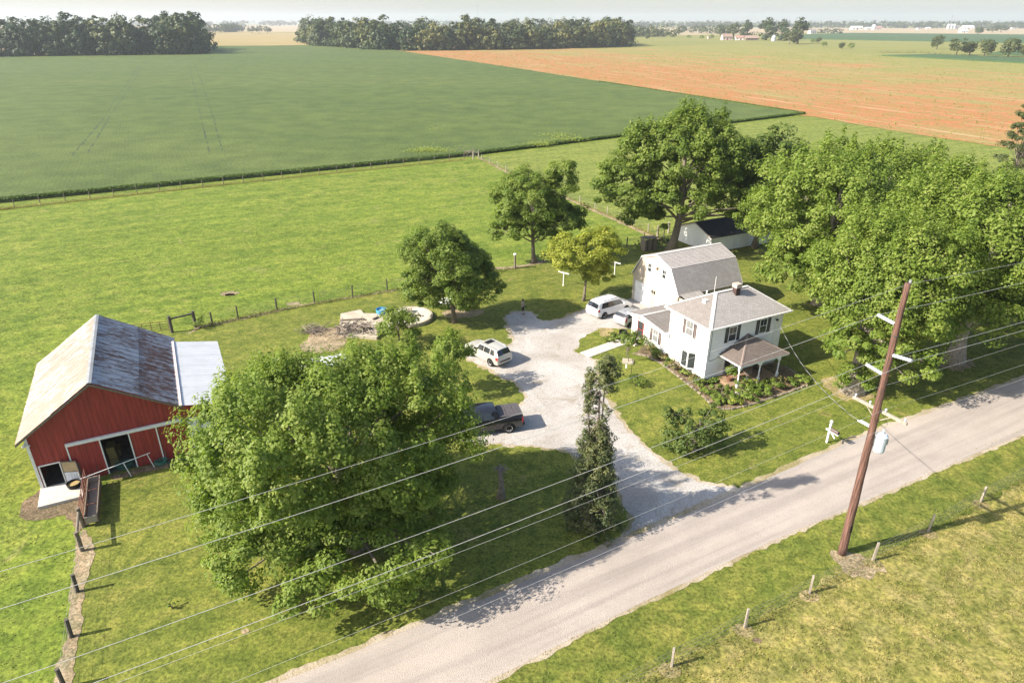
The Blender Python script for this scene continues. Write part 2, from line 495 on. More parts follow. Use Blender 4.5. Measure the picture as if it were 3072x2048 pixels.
def crown_points(c, rad, nclump, clump_r, nleaf, size, low=-0.6, shell=0.5, lumps=9, lump_amt=0.4, up=0.5, tuft=0.0, rand=.5):
    """leaves gathered in clumps spread through an uneven ellipsoid; returns P,N,S,T and the clump centres"""
    c, rad = np.array(c, float), np.array(rad, float)
    D = unit(nclump * 4); D = D[D[:, 2] > low][:nclump]
    L = unit(lumps)
    k = 1.0 - lump_amt + lump_amt * 1.5 * np.clip((D @ L.T), 0, 1).max(1) ** 2
    rr = shell + (1 - shell) * rs.rand(len(D)) ** .55
    C = c + D * rad * (k * rr)[:, None]
    per = max(4, nleaf // len(C))
    idx = np.repeat(np.arange(len(C)), per)
    d_ = unit(len(idx)); d_[:, 2] = d_[:, 2] * .8 + .12
    cr = clump_r * (0.5 + .95 * rs.rand(len(C)))
    q = (0.45 + .6 * rs.rand(len(idx)) ** .6)
    P = C[idx] + d_ * (cr[idx] * q)[:, None] * np.array([1, 1, .8])
    if tuft:                                      # short upright shoots at the crown's rim
        m = rs.rand(len(idx)) < tuft
        P[m, 2] += rs.rand(m.sum()) * clump_r * 1.3
        P[m, :2] = C[idx][m, :2] + (P[m, :2] - C[idx][m, :2]) * .45
    N = d_ * .7 + D[idx] * .35 + unit(len(idx)) * rand + np.array([0, 0, up])
    S = size * (.65 + .7 * rs.rand(len(idx)))
    T = .46 + .38 * (rs.rand(len(C))[idx] - .5) + .5 * (rs.rand(len(idx)) - .5)
    return P, N, S, T, C

def limb_mesh(base, top, r0, targets, n=7, flare=1.5, bend=0.3, forks=None):
    mb = MB()
    base, top = Vector(base), Vector(top)
    k = 7
    pts, rads = [], []
    off = Vector((random.uniform(-1, 1), random.uniform(-1, 1), 0)) * bend
    for i in range(k + 1):
        t = i / k
        pts.append(base.lerp(top, t) + off * math.sin(t * math.pi) + Vector((random.uniform(-.04, .04), random.uniform(-.04, .04), 0)))
        rads.append(r0 * (1 - .72 * t) * (1 + (flare - 1) * max(0, 1 - t * 7)))
    pts[0].z -= .1
    mb.tube(pts, rads, 10)
    for tg in targets:
        tg = Vector(tg)
        LL = (top - base).length
        h = random.uniform(LL * .3, min(max(tg.z * .85, LL * .4), LL * .97))
        t = h / max(LL, .01)
        s0 = base.lerp(top, t) + off * math.sin(t * math.pi)
        rr = max(.03, r0 * (1 - .72 * t) * random.uniform(.28, .5))
        mid = s0.lerp(tg, .5) + Vector((random.uniform(-.3, .3), random.uniform(-.3, .3), random.uniform(-.1, .5)))
        mb.tube([s0, s0.lerp(mid, .5) + Vector((0, 0, .1)), mid, mid.lerp(tg, .6), tg], [rr, rr * .8, rr * .6, rr * .38, rr * .15], n=5, cap=False)
    return mb

def tree(name, label, cat, base, crowns, mat, bark, r0, trunk_top, nlimb=14, group=None, bend=.3, flare=1.6, aspect=.62):
    """crowns: list of dicts for crown_points with c relative to base"""
    root = thing(name, label, cat, base, 0, group)
    Ps, Ns, Ss, Ts, Cs = [], [], [], [], []
    for k in crowns:
        P, N, S, T, C = crown_points(**k)
        Ps.append(P); Ns.append(N); Ss.append(S); Ts.append(T); Cs.append(C)
    C = np.concatenate(Cs)
    sel = C[rs.permutation(len(C))[:nlimb]]
    limb_mesh((0, 0, 0), trunk_top, r0, sel, bend=bend, flare=flare).build('trunk', bark, root, True)
    leaf_object('crown', np.concatenate(Ps), np.concatenate(Ns), np.concatenate(Ss), np.concatenate(Ts), mat, root, aspect)
    return root

# ================================================================== THE LAND
MB().quad((-14000, -400, 0), (14000, -400, 0), (14000, 14000, 0), (-14000, 14000, 0)).build('ground', M['pasture'])['kind'] = 'structure'

def gp(*pts): return [G2(*p) for p in pts]

# far fields, each laid a few centimetres above the land
def field_mat(name, a, b, c, stretch=(.01, .06, 1), rot=0.0, s=1.0, fine=0.6):
    m, nt, bs = nodes_of(name)
    n1 = noise(nt, position(nt, stretch, rot), s, 5, .6, .4)
    n2 = noise(nt, position(nt), fine, 4, .7)
    cc = ramp(nt, n1, [(.32, a), (.5, b), (.68, c)])
    cc = mix(nt, 1.0, cc, ramp(nt, n2, [(.3, (.78, .78, .78)), (.7, (1.18, 1.18, 1.18))]), 'MULTIPLY')
    nt.links.new(cc, bs.inputs['Base Color'])
    bs.inputs['Roughness'].default_value = .9
    bs.inputs['Specular IOR Level'].default_value = .1
    return m
M['f_tan'] = field_mat('ripe_corn', (.24, .19, .08), (.29, .225, .10), (.33, .25, .12))
M['f_pale'] = field_mat('pale_stubble', (.30, .24, .15), (.34, .27, .17), (.38, .3, .2))
M['f_green'] = field_mat('far_meadow', (.155, .165, .05), (.19, .19, .06), (.225, .21, .07))
M['f_dark'] = field_mat('far_soybeans', (.045, .085, .035), (.058, .10, .042), (.072, .115, .05))

def far_field(name, z, mat, *pts):
    return sheet(name, gp(*pts), z, mat, jit=0)
far_field('field', .03, M['f_green'], (1500, 165), (1880, 142), (2660, 168), (3400, 200), (3400, 110), (2400, 96), (1800, 100), (1500, 110))
far_field('field', .05, M['f_tan'], (300, 139), (1000, 137), (1010, 100), (300, 92))
far_field('field', .04, M['f_pale'], (-600, 92.5), (1200, 98), (1300, 76), (-600, 76))
far_field('field', .04, M['f_green'], (-1200, 76.2), (4200, 76.2), (5600, 70), (-2600, 70))
far_field('field', .06, M['f_pale'], (1700, 99.8), (2420, 99), (3400, 108), (3700, 84), (1700, 84))
far_field('field', .05, M['f_green'], (1250, 84.2), (3700, 84.2), (3900, 76), (1250, 76))
far_field('field', .10, M['f_pale'], (2010, 106), (2250, 104), (2420, 99.4), (2010, 99.5))

def slab_field(name, pts, h, mat, label):
    o_ = rough_outline(pts, .25, 3.0, 5)
    mb = MB(); mb.prism(o_, 0.02, h)
    bm = bmesh.new(); me = bpy.data.meshes.new(name); me.from_pydata(mb.v, [], mb.f); bm.from_mesh(me)
    bmesh.ops.triangulate(bm, faces=bm.faces[:]); bmesh.ops.recalc_face_normals(bm, faces=bm.faces[:]); bm.to_mesh(me); bm.free()
    me.materials.append(mat)
    return tag(link(name, me), label, None, None, 'stuff')
slab_field('soybean_strip', gp((2645, 168.5), (3300, 203), (3300, 186), (2800, 165.5)), .9, M['f_dark'], 'narrow dark green soybean strip beyond the orange field')
slab_field('soybean_strip', gp((2390, 118), (3072, 131), (3400, 138), (3400, 108.5), (2560, 100), (2380, 106)), .9, M['f_dark'], 'far dark green soybean band before the pale stubble')
slab_field('soybean_strip', gp((2960, 165), (3400, 180), (3400, 150), (3020, 152)), .9, M['f_dark'], 'dark green crop patch behind the row of field trees')

# weedy orange field
def orange_mat():
    m, nt, bs = nodes_of('weedy_field')
    p = position(nt)
    sx = nt.nodes.new('ShaderNodeSeparateXYZ'); nt.links.new(p, sx.inputs[0])
    # distance from the soybean edge, which runs from the far left corner to the near right one
    dv = nt.nodes.new('ShaderNodeVectorMath'); dv.operation = 'DOT_PRODUCT'
    nt.links.new(p, dv.inputs[0])
    A_, B_ = G(2410, 348), G(1180, 152)
    e = (B_ - A_).normalized(); nn = Vector((e.y, -e.x, 0))
    if nn.x < 0: nn = -nn
    dv.inputs[1].default_value = nn / 300.0
    ad = nt.nodes.new('ShaderNodeMath'); ad.operation = 'ADD'; ad.inputs[1].default_value = -A_.dot(nn) / 300.0
    nt.links.new(dv.outputs['Value'], ad.inputs[0])
    ang = math.atan2(e.y, e.x)
    ns = noise(nt, position(nt, (.007, .07, 1), -ang), 1.0, 6, .66, .8)
    nb = noise(nt, p, .016, 5, .65, 1.0)
    s1 = nt.nodes.new('ShaderNodeMath'); s1.operation = 'MULTIPLY_ADD'; s1.inputs[1].default_value = 2.6; s1.inputs[2].default_value = -2.25
    nt.links.new(ns, s1.inputs[0])
    s2 = nt.nodes.new('ShaderNodeMath'); s2.operation = 'MULTIPLY_ADD'; s2.inputs[1].default_value = 1.9; nt.links.new(nb, s2.inputs[0]); nt.links.new(s1.outputs[0], s2.inputs[2])
    s3 = nt.nodes.new('ShaderNodeMath'); s3.operation = 'ADD'; nt.links.new(ad.outputs[0], s3.inputs[0]); nt.links.new(s2.outputs[0], s3.inputs[1])
    c = ramp(nt, s3.outputs[0], [(.08, (.34, .140, .058)), (.42, (.315, .170, .072)), (.62, (.265, .20, .072)), (.85, (.195, .20, .058))])
    n2 = noise(nt, p, .22, 6, .8)
    c = mix(nt, ramp(nt, n2, [(.46, (0, 0, 0)), (.57, (.8, .8, .8))]), c, (.20, .175, .055))
    n3 = noise(nt, p, 1.2, 4, .7)
    c = mix(nt, 1.0, c, ramp(nt, n3, [(.38, (.75, .75, .75)), (.62, (1.22, 1.22, 1.22))]), 'MULTIPLY')
    n4 = noise(nt, position(nt, (.02, .4, 1), -ang), 1.0, 4, .6)
    c = mix(nt, ramp(nt, n4, [(.56, (0, 0, 0)), (.66, (.7, .7, .7))]), c, (.42, .29, .17))
    nt.links.new(c, bs.inputs['Base Color'])
    bs.inputs['Roughness'].default_value = .9; bs.inputs['Specular IOR Level'].default_value = .1
    return m
M['orange'] = orange_mat()
ORANGE = gp((1060, 149), (1180, 153.5), (2410, 349), (2440, 350), (2700, 396), (3072, 452), (3600, 520), (3600, 214), (3072, 192), (2640, 169), (2250, 132), (1880, 142), (1500, 146))
sheet('weed_field', ORANGE, .05, M['orange'], jit=.5, step=4, seed=3)

# lawns and yard
SOYCORNER = G2(2412, 349.5)
YARD = gp((150, 2250), (215, 1980), (232, 1775), (252, 1640), (262, 1575), (330, 1420), (560, 1370), (420, 1010), (590, 985), (715, 958), (944, 909), (1190, 866), (1543, 803), (1640, 783), (1880, 741), (1980, 727),
          (1740, 612), (1518, 516), (1432, 472), (1850, 417), (2412, 349.5), (2440, 351), (2700, 397), (3072, 455), (3500, 520), (3500, 1050), (3072, 1150), (2560, 1325), (2207, 1480), (1894, 1612), (1241, 1885), (836, 2060), (500, 2250))
sheet('lawn', YARD, .004, M['lawn'], jit=.12, step=.7, seed=11)
BACK = gp((1985, 727), (1740, 612.5), (1518, 516.5), (1432, 472.5), (1850, 417.5), (2412, 350.5), (2440, 352), (2700, 398), (3072, 456), (3500, 521), (3500, 700), (2500, 700), (2200, 660), (2080, 700))
sheet('back_lawn', BACK, .010, M['backlawn'], jit=.3, step=1.5, seed=12)

# the road, its shoulders and the verge and rough pasture on the near side
RD = Vector((math.cos(R(28.3)), math.sin(R(28.3)), 0)); RN = Vector((-RD.y, RD.x, 0))
RC = (G(1894, 1607) + G(2351, 1607)) / 2
t0 = RC.dot(RD); RC = RC + RN * 0
def road_pt(s, off): 
    p = RC + RD * s + RN * off
    return (p.x, p.y)
wl = (G(2207, 1476) - RC).dot(RN); wr = (G(2351, 1607) - RC).dot(RN)
print('road half widths', wl, wr)
LEFT = [G(*p) for p in ((836, 2048), (1241, 1881), (1894, 1612), (2207, 1478), (2560, 1319), (3072, 1136))]
RIGHT = [G(*p) for p in ((1456, 2048), (1881, 1829), (2351, 1607), (3072, 1300))]
def extend(L):
    a = L[0] - RD * 70; b = L[-1] + RD * 120
    return [a] + L + [b]
LEFT, RIGHT = extend(LEFT), extend(RIGHT)
def offset(L, d_): return [(p + RN * d_) for p in L]
def band(name, A_, B_, z, mat, jit, seed, step=.5):
    return sheet(name, [(p.x, p.y) for p in A_] + [(p.x, p.y) for p in reversed(B_)], z, mat, jit, step, seed)
band('verge', offset(RIGHT, -4.2), offset(RIGHT, .4), .006, M['verge'], .15, 21)
rp = [(p.x, p.y) for p in offset(RIGHT, -3.6)] + [road_pt(180, wr - 120), road_pt(-70, wr - 120)]
sheet('rough_pasture', rp, .010, M['rough'], .5, .5, 22)
band('road_shoulder', offset(RIGHT, -.22), offset(LEFT, .38), .016, M['shoulder'], .13, 23, .35)
band('road', RIGHT, LEFT, .022, M['road'], .035, 24, .4)

# gravel drive
DRIVE = gp((1860, 1640), (1905, 1560), (1850, 1470), (1790, 1400), (1700, 1352), (1580, 1333), (1450, 1330), (1370, 1315), (1345, 1280), (1440, 1250), (1545, 1232), (1565, 1215), (1585, 1190), (1560, 1155),
           (1520, 1135), (1470, 1105), (1405, 1080), (1400, 1055), (1450, 1045), (1522, 1040), (1545, 1020), (1528, 985), (1520, 945), (1545, 934), (1590, 936), (1625, 965), (1680, 958), (1760, 925), (1850, 905), (1910, 895), (1960, 930), (1900, 985), (1835, 985), (1790, 990),
           (1770, 1005), (1745, 1030), (1718, 1055), (1762, 1070), (1785, 1085), (1790, 1140), (1815, 1195), (1860, 1260), (1920, 1330), (2010, 1400), (2115, 1450), (2215, 1473), (2160, 1530), (2000, 1600))
def grow(poly, d_):
    n = len(poly); A2 = sum(poly[i][0] * poly[(i + 1) % n][1] - poly[(i + 1) % n][0] * poly[i][1] for i in range(n)); sg = 1 if A2 > 0 else -1
    out = []
    for i in range(n):
        a, b = Vector(poly[i - 1]), Vector(poly[(i + 1) % n]); e = (b - a).normalized(); out.append((poly[i][0] + e.y * sg * d_, poly[i][1] - e.x * sg * d_))
    return out
sheet('drive_edge', grow(DRIVE, .30), .008, M['shoulder'], .3, .3, 30)
sheet('driveway', DRIVE, .012, M['gravel'], jit=.2, step=.3, seed=31)
sheet('grass_island', gp((1725, 1052), (1755, 1010), (1800, 985), (1850, 985), (1885, 1000), (1870, 1025), (1770, 1062)), .018, M['lawn'], .2, .5, 33)
sheet('grass_island', gp((1790, 985), (1830, 985), (1850, 1000), (1810, 1010)), .022, M['drygrass'], .3, .4, 34)

# bare earth and dry strips
def patch(name, pts, z, mat, jit=.2, step=.4, seed=1): return sheet(name, gp(*pts), z, mat, jit, step, seed)
patch('dirt_path', [(250, 1575), (262, 1600), (285, 1640), (268, 1720), (250, 1800), (245, 1880), (228, 1960), (215, 2120), (150, 2120), (175, 1980), (205, 1890), (207, 1800), (225, 1700), (225, 1640)], .020, M['dirt'], .13, .3, 41)
patch('mud_patch', [(118, 1470), (75, 1500), (55, 1550), (110, 1560), (200, 1545), (235, 1600), (262, 1570), (250, 1480), (240, 1440)], .014, M['mud'], .2, .3, 42)
patch('dirt_patch', [(330, 1425), (470, 1392), (560, 1360), (640, 1345), (640, 1372), (560, 1400), (470, 1408), (400, 1425), (340, 1440)], .016, M['mulch'], .25, .4, 43)
patch('dirt_patch', [(2494, 1645), (2540, 1655), (2600, 1675), (2650, 1690), (2660, 1715), (2620, 1730), (2560, 1735), (2520, 1715), (2505, 1680)], .022, M['dirt'], .35, .35, 44)
patch('dirt_path', [(560, 1005), (600, 985), (715, 961), (850, 931), (944, 911), (1060, 893), (1190, 871), (1190, 867), (1060, 889), (944, 907), (850, 925), (715, 954), (590, 978)], .016, M['dirt'], .14, .6, 45)
patch('dirt_path', [(1440, 812), (1543, 806), (1640, 787), (1640, 779), (1560, 796), (1450, 806)], .016, M['dirt'], .25, .5, 46)
patch('dirt_path', [(1432, 474), (1520, 519), (1740, 616), (1920, 697), (2010, 737), (2012, 732), (1922, 690), (1742, 610), (1522, 515), (1436, 471)], .018, M['dirt'], .2, .8, 47)
patch('dirt_patch', [(930, 1000), (960, 985), (1020, 975), (1040, 1000), (1030, 1040), (960, 1060), (900, 1050)], .016, M['dirt'], .4, .5, 48)
patch('dirt_patch', [(1330, 935), (1400, 920), (1450, 930), (1440, 945), (1380, 955), (1335, 950)], .016, M['dirt'], .3, .4, 49)
patch('dirt_patch', [(2470, 1150), (2500, 1130), (2560, 1140), (2625, 1185), (2600, 1200), (2540, 1205), (2500, 1185)], .016, M['drygrass'], .4, .4, 50)
patch('dirt_patch', [(2800, 1095), (2850, 1070), (2920, 1080), (2930, 1100), (2860, 1115)], .016, M['dirt'], .4, .4, 51)
for i, (px, py) in enumerate([(2015, 2003), (2234, 1884), (2428, 1782), (2618, 1683), (2784, 1597), (2942, 1508)]):
    c = G(px, py)
    sheet('dirt_patch', [(c.x + math.cos(a) * .55 - .1, c.y + math.sin(a) * .45 - .15) for a in [k * .7 for k in range(9)]], .024, M['drygrass'], .15, .2, 60 + i)
for i, (px, py, rr) in enumerate([(735, 1893, .22), (690, 880, 1.1), (880, 912, .8), (690, 884, .6), (2270, 1920, .25)]):
    c = G(px, py)
    sheet('dirt_patch', [(c.x + math.cos(a) * rr, c.y + math.sin(a) * rr * .7) for a in [k * .7 for k in range(9)]], .026, M['dirt'] if i != 4 else M['mud'], rr * .3, .2, 70 + i)

# soybean field: a canopy 0.85 m tall
SOY = gp((-700, 660), (0, 609), (44, 605), (1410, 468), (1436, 463), (1850, 411), (2415, 343), (2100, 295), (1500, 200), (1180, 151.5), (930, 137.2), (612, 141.5), (612, 165), (0, 173), (-700, 178))
def soy_mat():
    m, nt, bs = nodes_of('soybean_canopy')
    p = position(nt)
    big = noise(nt, position(nt, (.006, .02, 1), .3), 1.0, 4, .6, .5)
    mid = noise(nt, p, .12, 4, .6)
    fine = noise(nt, p, 1.6, 5, .75)
    wv = nt.nodes.new('ShaderNodeTexWave'); wv.inputs['Scale'].default_value = .42; wv.inputs['Distortion'].default_value = 1.2; wv.inputs['Detail'].default_value = 2
    nt.links.new(position(nt, (1, 1, 1), R(-27) + R(0)), wv.inputs['Vector'])
    c = ramp(nt, big, [(.36, (.060, .086, .014)), (.5, (.078, .104, .018)), (.64, (.098, .120, .024))])
    c = mix(nt, .55, c, ramp(nt, mid, [(.36, (.042, .070, .012)), (.64, (.100, .135, .028))]))
    c = mix(nt, 1.0, c, ramp(nt, fine, [(.36, (.6, .6, .6)), (.5, (1, 1, 1)), (.64, (1.35, 1.35, 1.3))]), 'MULTIPLY')
    c = mix(nt, .07, c, ramp(nt, wv.outputs['Fac'], [(.2, (.02, .04, .012)), (.6, (.10, .16, .05))]))
    nt.links.new(c, bs.inputs['Base Color'])
    bs.inputs['Roughness'].default_value = .8; bs.inputs['Specular IOR Level'].default_value = .25
    bump(nt, bs, fine, .8, .25)
    return m
M['soy'] = soy_mat()
slab_field('soybean_field', SOY, .58, M['soy'], 'broad green soybean field behind the wire fence')
# leafy rim and scattered taller plants of the same crop
def soy_rim():
    P = []
    for a, b, n in (((-700, 660), (0, 609), 5000), ((0, 609), (1410, 468), 22000), ((1410, 468), (2415, 343), 22000), ((2415, 343), (1800, 247), 9000)):
        A_, B_ = G(*a), G(*b)
        t = rs.rand(n)[:, None]
        e = (B_ - A_).normalized(); nn = np.array([-e.y, e.x])
        if nn[1] < 0: nn = -nn
        if a == (2415, 343): nn = -np.array([e.y, -e.x]) if (-e.x) > 0 else np.array([e.y, -e.x])
        if a == (2415, 343) and nn[0] > 0: nn = -nn
        w = rs.rand(n)[:, None] ** 1.5 * 1.5 - .12
        q = np.array([A_.x, A_.y]) * (1 - t) + np.array([B_.x, B_.y]) * t + nn * w
        z = np.where(w[:, 0] < .25, .06 + .6 * rs.rand(n), .52 + .2 * rs.rand(n))
        P.append(np.column_stack([q, z]))
    P = np.concatenate(P)
    N = rs.normal(size=P.shape) * .7 + np.array([0, -.1, .8])
    return tag(leaf_object('soybean_leaves', P, N, .26 + .22 * rs.rand(len(P)), .45 + .5 * (rs.rand(len(P)) - .5), M['leaf_s'], aspect=.75), 'green soybean leaves on top of the canopy', None, None, 'stuff')
soy_rim()
# wheel tracks: dark dashed strips paint the shadowed gaps onto the canopy
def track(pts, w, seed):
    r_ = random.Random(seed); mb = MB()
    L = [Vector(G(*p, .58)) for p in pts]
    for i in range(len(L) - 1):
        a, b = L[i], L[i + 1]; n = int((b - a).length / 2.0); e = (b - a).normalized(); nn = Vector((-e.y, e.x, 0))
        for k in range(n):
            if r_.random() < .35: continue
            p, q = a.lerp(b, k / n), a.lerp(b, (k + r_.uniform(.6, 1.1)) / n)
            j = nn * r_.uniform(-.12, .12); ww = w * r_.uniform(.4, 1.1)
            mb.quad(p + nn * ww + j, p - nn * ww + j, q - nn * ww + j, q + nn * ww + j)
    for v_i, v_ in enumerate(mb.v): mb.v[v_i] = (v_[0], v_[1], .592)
    tag(mb.build('wheel_track_shade', M['track']), 'painted shade of a wheel track gap running through the soybean field', None, None, 'stuff')
M['track'] = plain('track_shade', (.022, .046, .014), (.016, .034, .011), 1, .9)  # shade of the track gaps put into the strip colour
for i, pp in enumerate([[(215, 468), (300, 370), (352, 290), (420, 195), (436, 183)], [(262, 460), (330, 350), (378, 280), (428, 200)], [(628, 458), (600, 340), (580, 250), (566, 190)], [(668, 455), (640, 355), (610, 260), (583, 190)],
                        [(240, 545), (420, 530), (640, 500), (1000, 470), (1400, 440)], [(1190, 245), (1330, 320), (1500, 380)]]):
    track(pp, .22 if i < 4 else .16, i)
for i, (px, py, n) in enumerate([(1280, 455, 500), (1290, 452, 300), (1620, 434, 500), (1700, 420, 420), (1672, 408, 300), (1310, 388, 60)]):
    c = G(px, py, .58)
    P = np.column_stack([c.x + rs.normal(size=n) * (2.6 if n < 450 or i == 0 else 1.6), c.y + rs.normal(size=n) * 1.1, .56 + np.abs(rs.normal(size=n)) * .45])
    tag(leaf_object('weed_clump', P, rs.normal(size=P.shape) + np.array([0, -.3, .6]), .22 + .2 * rs.rand(n), .7 + .3 * rs.rand(n), M['leaf'], aspect=.5), 'pale green weeds standing above the soybeans by the fence', None, None, 'stuff')

# ------------------------------------------------------------------ grass blades where the grass is long
def blades(name, poly, n, h, mat, dens_clump, label, x, y):
    X = rs.uniform(*x, n); Y = rs.uniform(*y, n)
    if dens_clump:
        k = (np.sin(X * 1.9 + np.sin(Y * 1.3) * 2) + np.sin(Y * 2.3 + np.sin(X * .9) * 2.2) + rs.normal(size=n) * .9)
        keep = k > .1
        X, Y = X[keep], Y[keep]
    keep = inside(poly, X, Y)
    X, Y = X[keep], Y[keep]; n = len(X)
    b = np.column_stack([X, Y, np.full(n, .0)])
    a = rs.rand(n) * 6.283
    w = np.column_stack([np.cos(a), np.sin(a), np.zeros(n)]) * (h * .35 * (.5 + rs.rand(n)))[:, None]
    lean = rs.normal(size=(n, 3)) * .55; lean[:, 2] = 1
    t = lean * (h * (.5 + .8 * rs.rand(n)))[:, None]
    V4 = np.stack([b - w, b + w, b + w * .25 + t, b - w * .25 + t], 1)
    T = .5 + .35 * np.sin(X * .7 + np.sin(Y * .5) * 1.7) * .6 + .6 * (rs.rand(n) - .5)
    return tag(quads_object(name, V4, T, mat), label, None, None, 'stuff')
blades('rough_grass', [tuple(p) for p in rp], 210000, .085, M['blade_dry'], True, 'dry yellow tufts of rough pasture grass by the road', (-2, 62), (14, 48))
vp = [road_pt(s, wr - 4.0) for s in range(-30, 61, 10)] + [road_pt(s, wr - .15) for s in range(60, -31, -10)]
blades('verge_grass', vp, 40000, .075, M['blade'], False, 'green verge grass along the near road edge', (-4, 60), (14, 60))
PAST = gp((-200, 2100), (140, 2060), (195, 1890), (215, 1700), (225, 1650), (60, 1560), (40, 1440), (20, 1330), (110, 1090), (290, 940), (560, 985), (1180, 860), (1200, 640), (700, 560), (0, 640), (-200, 700))
blades('pasture_grass', PAST, 90000, .08, M['blade'], True, 'bright green pasture grass left of the barn path', (-62, -2), (14, 100))

# ================================================================== BUILDING HELPERS
def lap_wall(mb, p0, p1, z0, span, z1, expo=.18, proud=.03):
    """horizontal lap siding; span(z) gives the part of the wall (0..1) that exists at height z"""
    p0, p1 = Vector((*p0, 0)), Vector((*p1, 0))
    e = p1 - p0; nrm = Vector((e.y, -e.x, 0)).normalized()
    z = z0
    while z < z1 - 1e-4:
        zt = min(z + expo, z1)
        a0, a1 = span(z); b0, b1 = span(zt - 1e-4)
        if b1 - b0 > 1e-3 or a1 - a0 > 1e-3:
            A = p0 + e * a0 + nrm * proud + Vector((0, 0, z)); B = p0 + e * a1 + nrm * proud + Vector((0, 0, z))
            C = p0 + e * b1 + Vector((0, 0, zt)); D = p0 + e * b0 + Vector((0, 0, zt))
            mb.quad(A, B, C, D)
            mb.quad(p0 + e * a0 + Vector((0, 0, z)), p0 + e * a1 + Vector((0, 0, z)), B, A)
        z = zt
full = lambda z: (0.0, 1.0)
def slope(mb, e0, e1, t1, t0, expo=.2, th=.02):
    """shingle courses from the eave e0-e1 up to the ridge t0-t1"""
    if mb.uv is None: mb.uv = []
    e0, e1, t0, t1 = map(Vector, (e0, e1, t0, t1))
    L = max((t0 - e0).length, (t1 - e1).length, 1e-3)
    mid_h = ((t0 + t1) / 2 - (e0 + e1) / 2)
    run = mid_h.length
    ex = (e1 - e0).normalized()
    nrm = ex.cross(mid_h).normalized()
    if nrm.z < 0: nrm = -nrm
    n = max(1, int(run / expo))
    off = random.random()
    for k in range(n):
        a, b = k / n, (k + 1) / n
        A, B = e0.lerp(t0, a) + nrm * th, e1.lerp(t1, a) + nrm * th
        C, D = e1.lerp(t1, b), e0.lerp(t0, b)
        mb.quad(A, B, C, D)
        v0 = k * .16 + .002
        for P, vv in ((A, v0), (B, v0), (C, v0 + .156), (D, v0 + .156)): mb.uv.append(((P - e0).dot(ex) + off, vv))
        A0, B0 = e0.lerp(t0, a), e1.lerp(t1, a)
        mb.quad(A0, B0, B, A)
        for P in (A0, B0, B, A): mb.uv.append(((P - e0).dot(ex) + off, v0))
def cap_line(mb, pts, w=.14, h=.05):
    for a, b in zip(pts[:-1], pts[1:]):
        a, b = Vector(a), Vector(b); e = (b - a); s_ = Vector((-e.y, e.x, 0)).normalized() * w
        up = Vector((0, 0, h))
        mb.add([a - s_, b - s_, b + up, a + up, a + s_, b + s_], [(0, 1, 2, 3), (3, 2, 5, 4), (0, 3, 4), (1, 5, 2)])
def wall_frame(p, e, n):
    """local axes on a wall: point p, along e, outward n"""
    e, n = Vector((*e, 0)).normalized(), Vector((*n, 0)).normalized()
    return lambda s_, z, o=0.0: Vector((*p, 0)) + e * s_ + n * o + Vector((0, 0, z))
def wbox(mb, F, s0, s1, z0, z1, o0, o1):
    P = [F(s0, z0, o0), F(s1, z0, o0), F(s1, z0, o1), F(s0, z0, o1), F(s0, z1, o0), F(s1, z1, o0), F(s1, z1, o1), F(s0, z1, o1)]
    mb.add(P, [(0, 3, 2, 1), (4, 5, 6, 7), (0, 1, 5, 4), (1, 2, 6, 5), (2, 3, 7, 6), (3, 0, 4, 7)])
    return mb
def window(root, F, s0, s1, z0, z1, pane='pane', fw=.06, cross=True, trim='white'):
    m = MB(); o = .065
    wbox(m, F, s0 - fw, s0, z0 - fw, z1 + fw, .0, o); wbox(m, F, s1, s1 + fw, z0 - fw, z1 + fw, .0, o)
    wbox(m, F, s0, s1, z1, z1 + fw, .0, o); wbox(m, F, s0, s1, z0 - fw, z0, .0, o)
    w = m.build('window', M[trim], root)
    zm = (z0 + z1) / 2
    for a, b in ((z0, zm - .02), (zm + .02, z1)):
        wbox(MB(), F, s0, s1, a, b, .018, .03).build('pane', M[pane], w)
    r_ = MB(); wbox(r_, F, s0, s1, zm - .02, zm + .02, .02, .05)
    if cross: wbox(r_, F, (s0 + s1) / 2 - .01, (s0 + s1) / 2 + .01, zm + .02, z1, .031, .042)
    r_.build('sash_rail', M[trim], w)
    s_ = MB(); wbox(s_, F, s0 - fw - .03, s1 + fw + .03, z0 - fw - .04, z0 - fw, 0, .11); s_.build('sill', M[trim], w)
    return w
def shutter(root, F, s0, s1, z0, z1, mat):
    m = MB(); wbox(m, F, s0, s0 + .04, z0, z1, .018, .06); wbox(m, F, s1 - .04, s1, z0, z1, .018, .06)
    wbox(m, F, s0 + .04, s1 - .04, z0, z0 + .05, .018, .06); wbox(m, F, s0 + .04, s1 - .04, z1 - .05, z1, .018, .06)
    n = 14
    for k in range(n):
        a = z0 + .05 + (z1 - z0 - .1) * k / n
        wbox(m, F, s0 + .04, s1 - .04, a, a + (z1 - z0 - .1) / n * .75, .018, .042)
    return m.build('shutter', mat, root)

